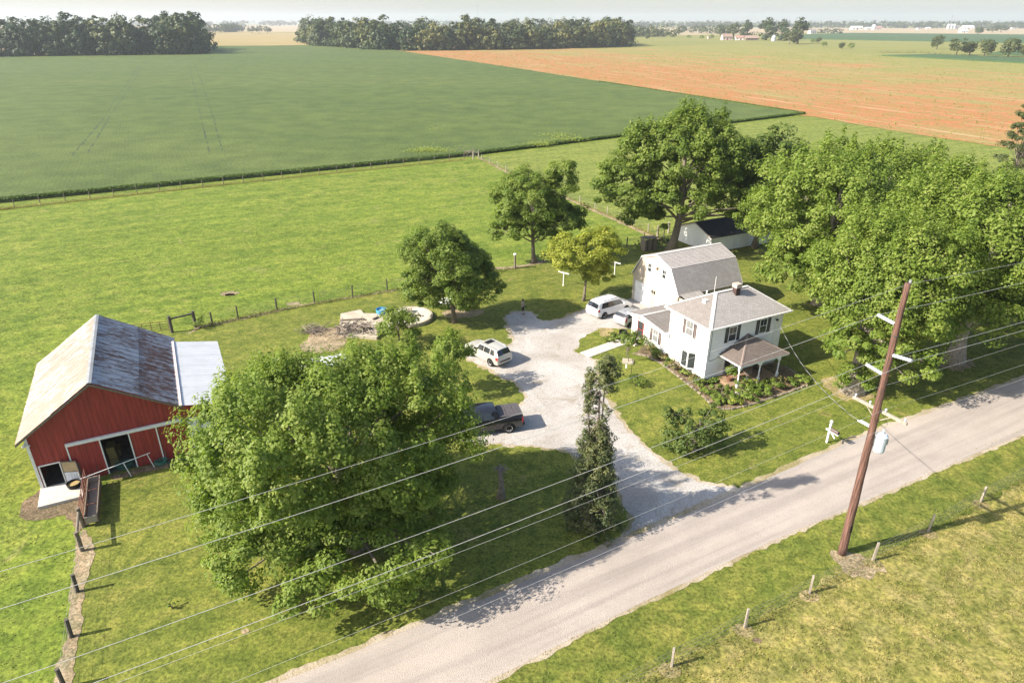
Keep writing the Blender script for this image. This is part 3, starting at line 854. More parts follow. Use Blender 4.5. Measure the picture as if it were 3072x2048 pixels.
# ================================================================== FARMHOUSE
def farmhouse():
    root = thing('farmhouse', 'white two-storey farmhouse with black shutters, grey hip roof and low side wing', 'house', HO, AX)
    W_, D_, H_ = 8.35, 5.0, 5.15
    m = MB()
    lap_wall(m, (0, 0), (W_, 0), .3, full, H_)
    lap_wall(m, (W_, 0), (W_, D_), .3, full, H_)
    lap_wall(m, (W_, D_), (0, D_), .3, full, H_)
    lap_wall(m, (0, D_), (0, 0), .3, full, H_)
    w = m.build('wall', M['siding'], root)
    m = MB(); m.box(.03, W_ - .03, .03, D_ - .03, -.1, .3); m.build('foundation', M['concrete'], root)
    for x, y in ((-.02, -.02), (W_ - .08, -.02), (-.02, D_ - .08), (W_ - .08, D_ - .08)): MB().box(x, x + .1, y, y + .1, .28, H_).build('corner_board', M['white'], w)
    # hip roof
    o, ze, zr = .42, 5.2, 6.95
    E = [(-o, -o, ze), (W_ + o, -o, ze), (W_ + o, D_ + o, ze), (-o, D_ + o, ze)]
    A1, A2 = (2.5, 2.5, zr), (6.15, 2.5, zr)
    m = MB()
    slope(m, E[0], E[1], A2, A1); slope(m, E[1], E[2], A2, A2); slope(m, E[2], E[3], A1, A2)
    roof = m.build('roof', M['shingle'], root)
    m = MB(); slope(m, E[3], E[0], A1, A1); m.build('stained_slope', M['shingle_s'], roof)
    m = MB()
    for a, b in ((E[0], A1), (E[1], A2), (E[2], A2), (E[3], A1), (A1, A2)): cap_line(m, [a, b], .15, .055)
    m.build('ridge_cap', M['ridge'], roof)
    m = MB(); m.box(-o + .02, W_ + o - .02, -o + .02, D_ + o - .02, ze - .12, ze - .02)
    m.build('soffit', M['white'], roof)
    m = MB()
    m.box(-o - .10, W_ + o + .10, -o - .10, -o + .02, ze - .11, ze + .005); m.box(-o - .10, -o + .02, -o + .02, D_ + o, ze - .112, ze + .003)
    m.build('gutter', M['white'], roof)
    m = MB(); m.box(4.2, 4.68, 1.85, 2.3, 6.2, 7.25); ch = m.build('chimney', M['brick'], roof)
    m = MB(); m.box(4.14, 4.74, 1.79, 2.36, 7.25, 7.6); m.build('chimney_cap', M['stone_cap'], roof)
    m = MB(); m.box(1.25, 1.6, 2.3, 2.7, 6.15, 6.5); m.build('roof_vent', M['white'], roof)
    m = MB(); m.tube([(2.05, 3.1, 6.3), (2.05, 3.1, 7.0)], .06, 8); m.build('vent_pipe', M['white'], roof)
    m = MB(); m.tube([(3.2, 3.4, 6.4), (3.2, 3.4, 8.0)], .02, 6); m.build('lightning_rod', M['white'], roof)
    FL = wall_frame((0, 0), (0, 1), (-1, 0))        # left front, along +b
    FF = wall_frame((0, 0), (1, 0), (0, -1))        # street front, along +a
    window(root, FL, 2.0, 2.82, 3.5, 4.75, 'pane_pale')
    shutter(root, FL, 1.58, 1.92, 3.45, 4.85, M['shutter_red']); shutter(root, FL, 2.9, 3.24, 3.45, 4.85, M['shutter_red'])
    window(root, FF, 2.12, 2.93, 3.45, 4.72); shutter(root, FF, 1.70, 2.05, 3.38, 4.82, M['shutter']); shutter(root, FF, 3.01, 3.36, 3.38, 4.82, M['shutter'])
    window(root, FF, 5.65, 6.42, 3.48, 4.75); shutter(root, FF, 5.2, 5.56, 3.42, 4.84, M['shutter']); shutter(root, FF, 6.52, 6.87, 3.42, 4.84, M['shutter'])
    window(root, FF, 4.1, 5.3, 1.0, 2.1)
    # porch door
    m = MB(); wbox(m, FF, 1.95, 2.05, .32, 2.4, .018, .07); wbox(m, FF, 2.85, 2.95, .32, 2.4, .018, .07); wbox(m, FF, 2.05, 2.85, 2.3, 2.4, .018, .07)
    pd = m.build('door', M['white'], root)
    m = MB(); wbox(m, FF, 2.05, 2.85, .34, 2.3, .02, .05); m.build('door_leaf', plain('storm_door', (.34, .35, .36), None, 4, .4), pd)
    m = MB(); wbox(m, FF, 2.15, 2.75, 1.0, 2.15, .05, .056); m.build('pane', M['pane'], pd)
    # bay window
    P = [(-.015, 3.0), (-.5, 2.5), (-.5, 1.72), (-.015, 1.22)]
    m = MB(); m.prism(P[::-1], .62, .78); m.prism(P[::-1], 2.18, 2.30)
    for (x, y) in P: m.box(x - .05, x + .05, y - .05, y + .05, .78, 2.18)
    bay = m.build('bay_window', M['white'], root)
    for a, b in zip(P[:-1], P[1:]):
        e = Vector((b[0] - a[0], b[1] - a[1], 0)); e_n = e.normalized(); nn = Vector((e_n.y, -e_n.x, 0))
        a3, b3 = Vector((*a, 0)) + e_n * .06, Vector((*b, 0)) - e_n * .06
        mm = MB(); mm.quad(a3 + Vector((0, 0, .78)), b3 + Vector((0, 0, .78)), b3 + Vector((0, 0, 2.18)), a3 + Vector((0, 0, 2.18)))
        mm.build('pane', M['pane'], bay)
    q = [(-.0, 3.1), (-.58, 2.53), (-.58, 1.68), (-.0, 1.12)]
    m = MB(); top = [(-.02, 2.55, 2.82), (-.02, 1.68, 2.82)]
    m.add([(*q[0], 2.31), (*q[1], 2.31), (*q[2], 2.31), (*q[3], 2.31), top[0], top[1]], [(0, 1, 4), (1, 2, 5, 4), (2, 3, 5), (3, 2, 1, 0)])
    m.build('bay_roof', plain('bay_roof_metal', (.55, .57, .56), (.5, .52, .51), 3, .5), bay)
    m = MB(); m.add([(-.0, 2.9, .62), (-.46, 2.46, .62), (-.46, 1.76, .62), (-.0, 1.3, .62), (-.0, 2.35, .22), (-.0, 1.85, .22)], [(0, 4, 1), (1, 4, 5, 2), (2, 5, 3)])
    m.build('bay_apron', M['white'], bay)
    # corbel at the wing roof
    m = MB(); m.box(-.25, 0, 4.75, 5.2, 2.35, 2.62); m.build('eave_return', M['ridge'], root)
    # side wing with a shallow gable
    def wing_top(b): return 2.5 + (b - 5.0) / 3.7 * .38 if b <= 8.7 else 2.88 - (b - 8.7) / 1.7 * .36
    def span(z):
        if z <= 2.5: return (0, 1)
        if z >= 2.88: return (.5, .5)
        b0 = 5.0 + (z - 2.5) / .38 * 3.7; b1 = 8.7 + (2.88 - z) / .36 * 1.7
        L = 5.4
        return (max(0, (10.4 - b1) / L), min(1, (10.4 - b0) / L))
    m = MB(); lap_wall(m, (0, 10.4), (0, 5.0), .2, span, 2.87); lap_wall(m, (8, 10.4), (0, 10.4), .2, full, 2.5)
    m.build('wing_wall', M['siding'], root)
    m = MB(); m.box(.05, 7.9, 5.1, 10.35, -.1, .2); m.build('foundation', M['concrete'], root)
    m = MB(); slope(m, (-.32, 4.98, 2.57), (8, 4.98, 2.57), (8, 8.7, 2.98), (-.32, 8.7, 2.98), .2)
    slope(m, (8, 10.85, 2.5), (-.32, 10.85, 2.5), (-.32, 8.7, 2.98), (8, 8.7, 2.98), .2)
    wr_ = m.build('wing_roof', M['shingle_s'], root)
    m = MB(); cap_line(m, [(-.32, 8.7, 2.995), (8, 8.7, 2.995)], .13, .04); m.build('ridge_cap', M['ridge'], wr_)
    m = MB()
    for a, b in (((-.34, 4.98, 2.5), (-.34, 8.7, 2.91)), ((-.34, 8.7, 2.91), (-.34, 10.87, 2.43))):
        a, b = Vector(a), Vector(b); dn = Vector((0, 0, -.09)); x = Vector((.05, 0, 0)); u_ = Vector((0, 0, .09))
        m.add([a + dn, b + dn, b + u_, a + u_, a + dn + x, b + dn + x, b + u_ + x, a + u_ + x], [(0, 3, 2, 1), (4, 5, 6, 7), (0, 1, 5, 4), (3, 7, 6, 2), (0, 4, 7, 3), (1, 2, 6, 5)])
    m.box(-.3, 0, 5.0, 10.4, 2.35, 2.38)
    m.build('rake_board', M['white'], wr_)
    m = MB(); m.tube([(.9, 8.9, 2.95), (.9, 8.9, 5.1)], .025, 6); m.tube([(.65, 8.9, 5.0), (1.1, 8.9, 5.15)], .015, 5); m.build('antenna_mast', M['steel'], wr_)
    window(root, FL, 6.4, 7.12, 1.05, 2.3, 'pane_pale'); shutter(root, FL, 5.95, 6.3, .95, 2.36, M['shutter_red']); shutter(root, FL, 7.22, 7.55, .95, 2.36, M['shutter_red'])
    m = MB(); wbox(m, FL, 8.55, 8.66, .35, 2.42, .018, .08); wbox(m, FL, 9.36, 9.47, .35, 2.42, .018, .08); wbox(m, FL, 8.66, 9.36, 2.32, 2.42, .018, .08); wbox(m, FL, 8.66, 9.36, 1.3, 1.38, .03, .07)
    dr = m.build('door', M['red_trim'], root)
    m = MB(); wbox(m, FL, 8.66, 9.36, .4, 1.3, .02, .04); wbox(m, FL, 8.66, 9.36, 1.38, 2.32, .02, .04); m.build('pane', M['pane'], dr)
    m = MB(); wbox(m, FL, 8.45, 9.6, .0, .22, .02, 1.0); wbox(m, FL, 8.45, 9.6, .22, .36, .02, .45); m.build('step', M['concrete2'], root)
    m = MB(); wbox(m, FL, 8.6, 9.2, .225, .245, .5, .95); m.build('door_mat', plain('dark_red_mat', (.09, .03, .035), None, 12, .9), root)
    m = MB(); m.tube([(-.06, 8.35, 2.5), (-.06, 8.35, .15)], .04, 6).build('downspout', M['white'], root); MB().tube([(-.06, .12, 5.1), (-.06, .12, .3)], .03, 6).build('downspout', M['white'], root)
    # cables on the street front
    m = MB(); m.tube([(.25, -.03, 4.9), (.22, -.03, 2.1), (.4, -.03, 1.95), (1.6, -.03, 2.25)], .02, 5); m.build('wall_cable', M['cable'], root)
    m = MB(); m.tube([(7.45, -.06, 1.7), (7.45, -.06, 4.3), (7.5, -.14, 4.5)], .035, 7); c_ = m.build('service_mast', M['white'], root)
    m = MB(); m.box(7.33, 7.57, -.2, -.02, 1.45, 1.8); m.build('meter_box', M['steel'], c_)
    m = MB(); m.lathe([(0, .16), (.1, .14), (.13, .05), (.1, 0)], 10, (7.5, -.16, 4.38)); m.build('weatherhead', M['black'], c_)
    # porch
    pe, pz, ap = [(1.3, -2.62), (6.85, -2.62), (6.85, 0), (1.3, 0)], 2.42, (4.35, -.02, 3.72)
    m = MB()
    E2 = [(x, y, pz) for x, y in pe]
    slope(m, E2[0], E2[1], ap, ap, .15); slope(m, E2[3], E2[0], ap, ap, .15); slope(m, E2[1], E2[2], ap, ap, .15)
    pr = m.build('porch_roof', M['shingle_p'], root)
    m = MB(); cap_line(m, [E2[0], ap], .10, .05); cap_line(m, [E2[1], ap], .10, .05); m.build('ridge_cap', plain('porch_cap', (.22, .17, .145), None, 3, .85), pr)
    if m.uv is None: pass
    m = MB(); m.box(1.32, 6.83, -2.6, -.02, pz - .14, pz - .02); m.build('porch_soffit', M['white'], pr)
    m = MB()
    n = 18
    for k in range(n):
        y0 = -2.62 + 2.6 * k / n
        b = MB(); b.box(1.25, 6.15, y0, y0 + 2.6 / n - .012, .27 + .002 * (k % 3), .31 + .002 * (k % 3)); b.build('deck_board', M['deck'], root)
    m = MB(); m.box(1.28, 6.12, -2.6, -2.52, 0, .262); m.box(1.28, 1.36, -2.52, 0, 0, .262); m.box(6.04, 6.12, -2.52, 0, 0, .262); m.build('deck_skirt', M['deck'], root)
    for x in (1.42, 3.75, 5.95):
        b = MB(); y = -2.42
        b.box(x - .09, x + .09, y - .09, y + .09, .31, .75)
        b.lathe([(.085, .75), (.06, .8), (.055, 1.2), (.065, 1.5), (.055, 1.85), (.085, 1.92)], 10, (x, y, 0))
        b.box(x - .085, x + .085, y - .085, y + .085, 1.92, pz - .13)
        p_ = b.build('porch_post', M['white'], root)
        c = MB()
        for sx in (-1, 1):
            if (sx < 0 and x < 2) or (sx > 0 and x > 5.5): continue
            c.add([(x + sx * .08, y - .02, pz - .15), (x + sx * .45, y - .02, pz - .15), (x + sx * .08, y - .02, pz - .55), (x + sx * .08, y + .02, pz - .15), (x + sx * .45, y + .02, pz - .15), (x + sx * .08, y + .02, pz - .55)], [(0, 1, 2), (3, 5, 4), (0, 3, 4, 1), (1, 4, 5, 2), (2, 5, 3, 0)])
        c.build('bracket', M['white'], p_)
    m = MB(); m.box(1.0, 1.9, -3.05, -2.63, 0, .15); m.build('step', M['concrete2'], root)
    return root
farmhouse()

# ================================================================== GAMBREL GARAGE
def garage():
    a0, a1, b0, b1 = 6.2, 14.6, 11.3, 18.8
    O_ = HW(a0, b0)
    root = thing('gambrel_garage', 'cream garage with grey gambrel roof and two white overhead doors', 'garage', O_, AX)
    L, Wd = a1 - a0, b1 - b0
    ze, zk, zp = 3.0, 5.3, 6.1
    kx = 1.35
    def span(z):
        if z <= ze: return (0, 1)
        if z <= zk: t = (z - ze) / (zk - ze) * kx / Wd
        else: t = kx / Wd + (z - zk) / (zp - zk) * (.5 - kx / Wd)
        return (t, 1 - t)
    m = MB(); lap_wall(m, (0, Wd), (0, 0), 0, span, zp, .16); lap_wall(m, (L, 0), (L, Wd), 0, span, zp, .16)
    lap_wall(m, (0, 0), (L, 0), 0, full, ze, .16); lap_wall(m, (L, Wd), (0, Wd), 0, full, ze, .16)
    m.build('wall', M['siding2'], root)
    o = .18; f = .12
    m = MB()
    K0, K1, Pk = (-f, kx - .03, zk + .06), (L + f, kx - .03, zk + .06), Wd / 2
    slope(m, (-f, -.22, ze - .12), (L + f, -.22, ze - .12), K1, K0, .2)
    slope(m, (-f, kx - .06, zk + .05), (L + f, kx - .06, zk + .05), (L + f, Pk, zp + .1), (-f, Pk, zp + .1), .2)
    slope(m, (L + f, Wd + .22, ze - .12), (-f, Wd + .22, ze - .12), (-f, Wd - kx + .03, zk + .06), (L + f, Wd - kx + .03, zk + .06), .2)
    slope(m, (L + f, Wd - kx + .06, zk + .05), (-f, Wd - kx + .06, zk + .05), (-f, Pk, zp + .1), (L + f, Pk, zp + .1), .2)
    roof = m.build('roof', M['shingle_g'], root)
    m = MB(); cap_line(m, [(-f, Pk, zp + .11), (L + f, Pk, zp + .11)], .14, .04); m.build('ridge_cap', M['ridge'], roof)
    prof = [(-.22, ze - .14), (kx - .03, zk + .02), (Pk, zp + .06), (Wd - kx + .03, zk + .02), (Wd + .22, ze - .14)]
    for x0, x1 in ((-f - .03, -f + .0), (L + f, L + f + .03)):
        m = MB()
        for (ya, za), (yb, zb) in zip(prof[:-1], prof[1:]):
            m.add([(x0, ya, za - .12), (x0, yb, zb - .12), (x0, yb, zb + .05), (x0, ya, za + .05), (x1, ya, za - .12), (x1, yb, zb - .12), (x1, yb, zb + .05), (x1, ya, za + .05)], [(0, 3, 2, 1), (4, 5, 6, 7), (0, 1, 5, 4), (3, 7, 6, 2), (0, 4, 7, 3), (1, 2, 6, 5)])
        m.build('rake_board', M['white'], roof)
    F = wall_frame((0, 0), (0, 1), (-1, 0))
    for s0, s1 in ((.75, 3.2), (4.2, 6.9)):
        m = MB(); wbox(m, F, s0 - .1, s0, 0, 2.35, .018, .05); wbox(m, F, s1, s1 + .1, 0, 2.35, .018, .05); wbox(m, F, s0, s1, 2.25, 2.35, .018, .05)
        g_ = m.build('garage_door', M['white'], root)
        for k in range(4):
            m = MB(); wbox(m, F, s0, s1, .02 + k * .5575, .02 + (k + 1) * .5575 - .02, .018, .035)
            for q in range(4):
                w = (s1 - s0) / 4; wbox(m, F, s0 + q * w + .1, s0 + (q + 1) * w - .1, .1 + k * .5575, .46 + k * .5575, .035, .045)
            m.build('door_panel', M['door_white'], g_)
    for s0, s1 in ((2.12, 2.65), (4.5, 5.05)): window(root, F, s0, s1, 3.98, 4.85)
    m = MB(); wbox(m, F, 3.4, 3.6, 4.75, 4.85, .018, .14); wbox(m, F, 3.42, 3.58, 4.62, 4.75, .05, .2); m.build('lamp', M['wood'], root)
    for s_ in (3.55, 3.95):
        m = MB(); wbox(m, F, s_, s_ + .14, 1.85, 2.15, .018, .16); m.build('wall_lamp', M['wood_dark'], root)
    m = MB(); wbox(m, F, 3.3, 4.1, 2.3, 2.42, .02, .06); m.build('trim_board', M['white'], root)
    # link to the house
    m = MB(); slope(m, (.1, -1.25, 2.72), (2.7, -1.25, 2.72), (2.7, .9, 3.32), (.1, .9, 3.32), .2); m.build('link_roof', M['shingle'], root)
    m = MB(); lap_wall(m, (.2, 0), (.2, -1.1), 0, full, 2.65, .16); lap_wall(m, (2.6, -1.1), (2.6, 0), 0, full, 2.65, .16); m.build('link_wall', M['siding2'], root)
garage()

# ================================================================== WHITE SHED WITH DARK ROOF
def shed():
    root = thing('white_shed', 'low white shed with dark shingle roof half hidden under the trees', 'shed', HW(25.2, 27.3), AX)
    L, Wd, ze, zp = 11.5, 6.7, 2.15, 3.4
    def span(z):
        t = max(0, (z - ze) / (zp - ze)) * .5
        return (t, 1 - t)
    m = MB(); lap_wall(m, (0, Wd), (0, 0), 0, span, zp, .2); lap_wall(m, (0, 0), (L, 0), 0, full, ze, .2); lap_wall(m, (L, 0), (L, Wd), 0, span, zp, .2); lap_wall(m, (L, Wd), (0, Wd), 0, full, ze, .2)
    m.build('wall', M['siding'], root)
    m = MB(); slope(m, (-.2, -.3, ze - .08), (L + .2, -.3, ze - .08), (L + .2, Wd / 2, zp + .08), (-.2, Wd / 2, zp + .08), .2)
    slope(m, (L + .2, Wd + .3, ze - .08), (-.2, Wd + .3, ze - .08), (-.2, Wd / 2, zp + .08), (L + .2, Wd / 2, zp + .08), .2)
    r_ = m.build('roof', M['shingle_d'], root)
    m = MB()
    for (ya, za), (yb, zb) in (((-.3, ze - .1), (Wd / 2, zp + .06)), ((Wd / 2, zp + .06), (Wd + .3, ze - .1))):
        m.add([(-.23, ya, za - .1), (-.23, yb, zb - .1), (-.23, yb, zb + .04), (-.23, ya, za + .04), (-.2, ya, za - .1), (-.2, yb, zb - .1), (-.2, yb, zb + .04), (-.2, ya, za + .04)], [(0, 3, 2, 1), (4, 5, 6, 7), (0, 1, 5, 4), (3, 7, 6, 2)])
    m.build('rake_board', plain('rake_brown', (.22, .14, .12), None, 4, .7), r_)
    m = MB(); m.tube([(.05, -.06, 2.1), (.05, -.06, .1)], .05, 6); m.build('downspout', M['steel'], root)
    F = wall_frame((0, 0), (1, 0), (0, -1))
    m = MB(); wbox(m, F, 4.0, 5.0, .05, 2.0, .02, .06); m.build('door', M['door_white'], root)
shed()

# ================================================================== RED BARN
def rust_mat(name, base, r1, r2, amount, scale=.9):
    m, nt, bs = nodes_of(name)
    v = objcoord(nt, (.35, 1.6, 1))
    n = noise(nt, v, scale, 6, .68, .5)
    n2 = noise(nt, objcoord(nt), .35, 4, .6)
    ad = nt.nodes.new('ShaderNodeMath'); ad.operation = 'MULTIPLY_ADD'; ad.inputs[1].default_value = .55
    nt.links.new(n2, ad.inputs[0]); nt.links.new(n, ad.inputs[2])
    c = ramp(nt, ad.outputs[0], [(amount, r2), (amount + .07, r1), (amount + .15, base), (.98, tuple(x * 1.12 for x in base))])
    nt.links.new(c, bs.inputs['Base Color'])
    bs.inputs['Metallic'].default_value = .25
    bs.inputs['Roughness'].default_value = .5
    return m
M['tin_l'] = rust_mat('old_tin_sunny', (.275, .245, .23), (.235, .18, .15), (.18, .125, .095), .76, 1.6)
M['tin_r'] = rust_mat('old_tin_rusty', (.35, .35, .37), (.21, .175, .165), (.15, .095, .075), .64, 2.2)
M['tin_rr'] = rust_mat('old_tin_very_rusty', (.34, .33, .34), (.21, .14, .115), (.16, .075, .05), .67, 2.4)

def corrugated(p0, along, across, length, width, pitch, amp, nrm):
    """a ribbed sheet: width along, length up the slope"""
    m = MB(); p0, along, across, nrm = map(Vector, (p0, along, across, nrm))
    k = max(2, int(round(width / pitch)) * 4)
    for i in range(k + 1):
        t = i / k * width
        h = amp * (.5 + .5 * math.cos(i / 4 * 2 * math.pi))
        a = p0 + along * t + nrm * h
        m.v += [tuple(a), tuple(a + across * length)]
    m.f = [(2 * i, 2 * i + 2, 2 * i + 3, 2 * i + 1) for i in range(k)]
    return m
def barn():
    root = thing('red_barn', 'red metal barn with rusty tin roof and an open sliding door', 'barn', BO, AX)
    Wd, L, ze, zr, xr = 9.0, 11.9, 4.15, 7.05, 4.3
    LW, zl = 12.25, 3.45                                    # lean-to right edge and its eave
    def roofz(x):
        return ze + (zr - ze) * x / xr if x <= xr else ze + (zr - ze) * (Wd - x) / (Wd - xr)
    # front wall: upright ribbed panels, each cut round the openings
    def column(x0, x1, z0, y=0.0, top=None, name='wall_panel', mat=None, rib=.022, off=0.0):
        m = MB(); n = max(1, int(round((x1 - x0) / .3))); w = (x1 - x0) / n
        tz = top or roofz
        P = []
        for k in range(n):
            a = x0 + k * w
            P += [(a, 0), (a + w * .06, rib), (a + w * .2, rib), (a + w * .26, 0)]
        P.append((x1, 0))
        for (xa, ha), (xb, hb) in zip(P[:-1], P[1:]):
            m.quad((xa, y - ha - off, z0), (xb, y - hb - off, z0), (xb, y - hb - off, tz(xb)), (xa, y - ha - off, tz(xa)))
        return m.build(name, mat or M['barn_red'], root)
    xs = [0, .18, 1.4, 2.0, 2.95, 3.9, 4.75, 5.6, 6.45, 7.3, 8.15, 9.0]
    for x0, x1 in zip(xs[:-1], xs[1:]):
        z0 = 1.85 if (x0 >= .17 and x1 <= 1.41) else (2.95 if 3.89 <= x0 < 5.59 else 0)
        column(x0, x1, z0)
    # side and back walls
    for y0, y1 in zip(np.linspace(0, L, 14)[:-1], np.linspace(0, L, 14)[1:]):
        m = MB(); m.quad((0, y1, 0), (0, y0, 0), (0, y0, ze), (0, y1, ze)); m.build('wall_panel', M['barn_red'], root)
    m = MB(); m.add([(Wd, L, 0), (0, L, 0), (0, L, ze), (xr, L, zr), (Wd, L, ze)], [(0, 1, 2, 3, 4)]); m.quad((Wd - .01, .05, 0), (Wd - .01, L, 0), (Wd - .01, L, ze), (Wd - .01, .05, ze)); m.build('back_wall', M['barn_red'], root)
    m = MB(); m.box(.02, Wd - .02, .05, L - .05, -.02, .03); m.build('barn_floor', M['barn_floor'], root)
    # roof
    ov, f = .5, .35
    for side in (0, 1):
        if side == 0:
            e0 = Vector((-ov, -f, ze - ov * (zr - ze) / xr + .05)); top = Vector((xr, -f, zr + .05))
        else:
            e0 = Vector((Wd + .25, -f, ze - .25 * (zr - ze) / (Wd - xr) + .05)); top = Vector((xr, -f, zr + .05))
        ac = (top - e0); Ls = ac.length; ac.normalize()
        al = Vector((0, 1, 0)); nr = al.cross(ac); nr = nr if nr.z > 0 else -nr
        n = 16; w = (L + f + .15) / n
        for r_ in range(2):
            h0, h1 = (0, Ls * .5) if r_ == 0 else (Ls * .5 - .1, Ls)
            for k in range(n):
                m = corrugated(e0 + ac * h0 + al * (k * w) + nr * (.0 + .03 * r_ + random.uniform(0, .006)), al, ac, h1 - h0, w + .03, w / 4, .05, nr)
                mat = M['tin_l'] if side == 0 else (M['tin_rr'] if r_ == 0 else M['tin_r'])
                s_ = m.build('roof_sheet', mat, root); s_.data.polygons.foreach_set('use_smooth', [True] * len(s_.data.polygons))
    m = MB(); cap_line(m, [(xr, -f - .03, zr + .1), (xr, L + .18, zr + .1)], .16, .04); m.build('ridge_cap', plain('ridge_tin', (.33, .34, .34), (.25, .25, .24), 1.5, .5, .3), root)
    m = MB()
    for (xa, za), (xb, zb) in (((-ov, ze - .3), (xr, zr + .02)), ((xr, zr + .02), (Wd + .25, ze - .12))):
        m.add([(xa, -f - .02, za - .12), (xb, -f - .02, zb - .12), (xb, -f - .02, zb + .03), (xa, -f - .02, za + .03), (xa, -f + .03, za - .12), (xb, -f + .03, zb - .12), (xb, -f + .03, zb + .03), (xa, -f + .03, za + .03)], [(0, 3, 2, 1), (4, 5, 6, 7), (0, 1, 5, 4), (3, 7, 6, 2), (0, 4, 7, 3), (1, 2, 6, 5)])
    m.build('rake_board', M['wood'], root)
    m = MB(); m.box(-.06, .1, -.07, .1, 0, ze); m.build('corner_trim', M['white'], root)
    # sliding doors on a white track
    m = MB(); m.box(1.98, 9.0, -.2, -.03, 2.86, 3.06); m.build('door_track', M['white'], root)
    for x0, x1 in ((2.02, 3.9), (5.62, 7.3)):
        d_ = column(x0, x1, .12, y=-.1, top=lambda x: 2.85, name='sliding_door')
        for xe in (x0, x1): MB().box(xe - .04, xe + .04, -.15, -.09, .1, 2.86).build('door_edge', M['white'], d_)
    # small doorway with its Dutch door swung open
    m = MB(); m.box(.17, .25, -.06, .05, 0, 1.85); m.box(1.33, 1.41, -.06, .05, 0, 1.85); m.box(.25, 1.33, -.06, .05, 1.78, 1.86); m.build('door_frame', M['white'], root)
    dd = bpy.data.objects.new('dutch_door', None); col.objects.link(dd); dd.parent = root; dd.location = (1.42, -.07, .25); dd.rotation_euler = (0, 0, R(-22))
    m = MB(); m.box(0, 1.0, -.05, 0, 1.55, 1.62); m.box(0, .06, -.05, 0, 0, 1.55); m.box(.94, 1.0, -.05, 0, 0, 1.55); m.box(.06, .94, -.05, 0, .78, .84); m.box(.06, .94, -.05, 0, 0, .05); m.build('door_frame', M['wood'], dd)
    m = MB(); m.box(.06, .94, -.035, -.01, .84, 1.55); m.build('upper_leaf', M['plywood'], dd)
    corrugated((.06, -.04, .05), (1, 0, 0), (0, 0, 1), .73, .88, .18, .015, (0, -1, 0)).build('lower_leaf', plain('tin_white', (.62, .64, .68), None, 3, .4), dd)
    m = MB(); m.box(-.12, -.02, -.28, -.02, 3.55, 3.7); m.lathe([(0, 0), (.09, .02), (.11, .1), (0, .12)], 10, (-.12, -.3, 3.55)); m.lathe([(0, 0), (.09, .02), (.11, .1), (0, .12)], 10, (.14, -.3, 3.55)); m.build('floodlight', M['white'], root)
    # lean-to
    def lz(x): return 4.0 + (zl - 4.0) * (x - Wd) / (LW - Wd)
    for x0, x1 in ((9.0, 9.22), (9.22, 10.0), (10.0, 10.8), (10.8, 11.2), (11.2, LW)):
        column(x0, x1, 2.95 if 9.2 < x0 < 11.1 else 0, y=.04, top=lambda x: lz(x), name='lean_to_panel')
    m = MB(); m.quad((LW, .04, 0), (LW, L - .9, 0), (LW, L - .9, zl), (LW, .04, zl)); m.quad((Wd, L - .9, 0), (LW, L - .9, 0), (LW, L - .9, zl), (Wd, L - .9, 4.0)); m.build('lean_to_wall', M['barn_red'], root)
    m = MB()
    for k in range(5): m.box(9.25, 11.18, -.02, .03, .02 + k * .58, .58 + k * .58)
    m.build('lean_to_door', M['door_white'], root)
    m = MB(); m.box(9.16, 9.25, -.05, .06, 0, 2.95); m.box(11.18, 11.27, -.05, .06, 0, 2.95); m.build('door_frame', M['red_trim'], root)
    e0 = Vector((LW + .2, -.3, zl + .02)); top = Vector((Wd + .05, -.3, 4.14)); ac = (top - e0); Ls = ac.length; ac.normalize()
    nr = Vector((0, 1, 0)).cross(ac); nr = nr if nr.z > 0 else -nr
    n = 12; w = (L - .5) / n
    for k in range(n):
        s_ = corrugated(e0 + Vector((0, k * w, 0)) + nr * (.004 * (k % 2)), (0, 1, 0), ac, Ls, w + .01, w / 3, .04, nr).build('lean_to_roof_sheet', M['lean_metal'], root)
    m = MB(); m.box(Wd - .05, Wd + .2, -.35, L - .75, 4.13, 4.22); m.build('flashing', plain('flashing_pinkish', (.60, .52, .50), (.5, .4, .37), 2, .5), root)
    # straw inside the sliding doorway
    for k, (x, y, z) in enumerate(((3.95, 1.0, .03), (3.95, 1.05, .5), (4.1, 2.1, .03), (3.92, 1.0, .97))):
        b = MB(); b.box(x, x + .5, y, y + .95, z, z + .45); tag(b.build('straw_bale', M['straw'], None, False, BO, AX), ['straw bale at the foot of the stack in the barn doorway', 'straw bale in the middle of the doorway stack', 'straw bale deeper inside the dark barn', 'topmost straw bale in the barn doorway'][k], 'straw bale', 'straw bales in the barn')
    return root
barn()

# ================================================================== BARNYARD THINGS
m = MB(); m.prism([(-.05, -2.2), (2.45, -2.2), (2.3, -.02), (-.1, -.02)], 0, .2)
tag(m.build('concrete_slab', M['concrete2'], None, False, BO, AX), 'pale concrete slab before the small barn doorway', 'slab')
def trough():
    root = thing('feed_trough', 'long weathered wooden feed trough beside the barn slab', 'trough', BW(2.78, -5.6), AX)
    for x in (0, .68):
        for k in range(3):
            m = MB(); m.box(x, x + .05, 0, 4.5, .32 + k * .155, .32 + k * .155 + .148); m.build('side_plank', M['wood'] if k else M['rust'], root)
    for y in (0, 4.45): m = MB(); m.box(.05, .68, y, y + .05, .3, .78); m.build('end_board', M['wood_pale'], root)
    m = MB(); m.box(.05, .68, .05, 4.45, .3, .33); m.build('floor', M['wood_pale'], root)
    for x in (0, .63):
        for y in (.25, 2.2, 4.15): m = MB(); m.box(x, x + .1, y, y + .1, 0, .3); m.build('leg', M['wood'], root)
    for y in (1.4, 3.0): m = MB(); m.box(.05, .68, y, y + .05, .70, .75); m.build('brace', M['rust'], root)
trough()
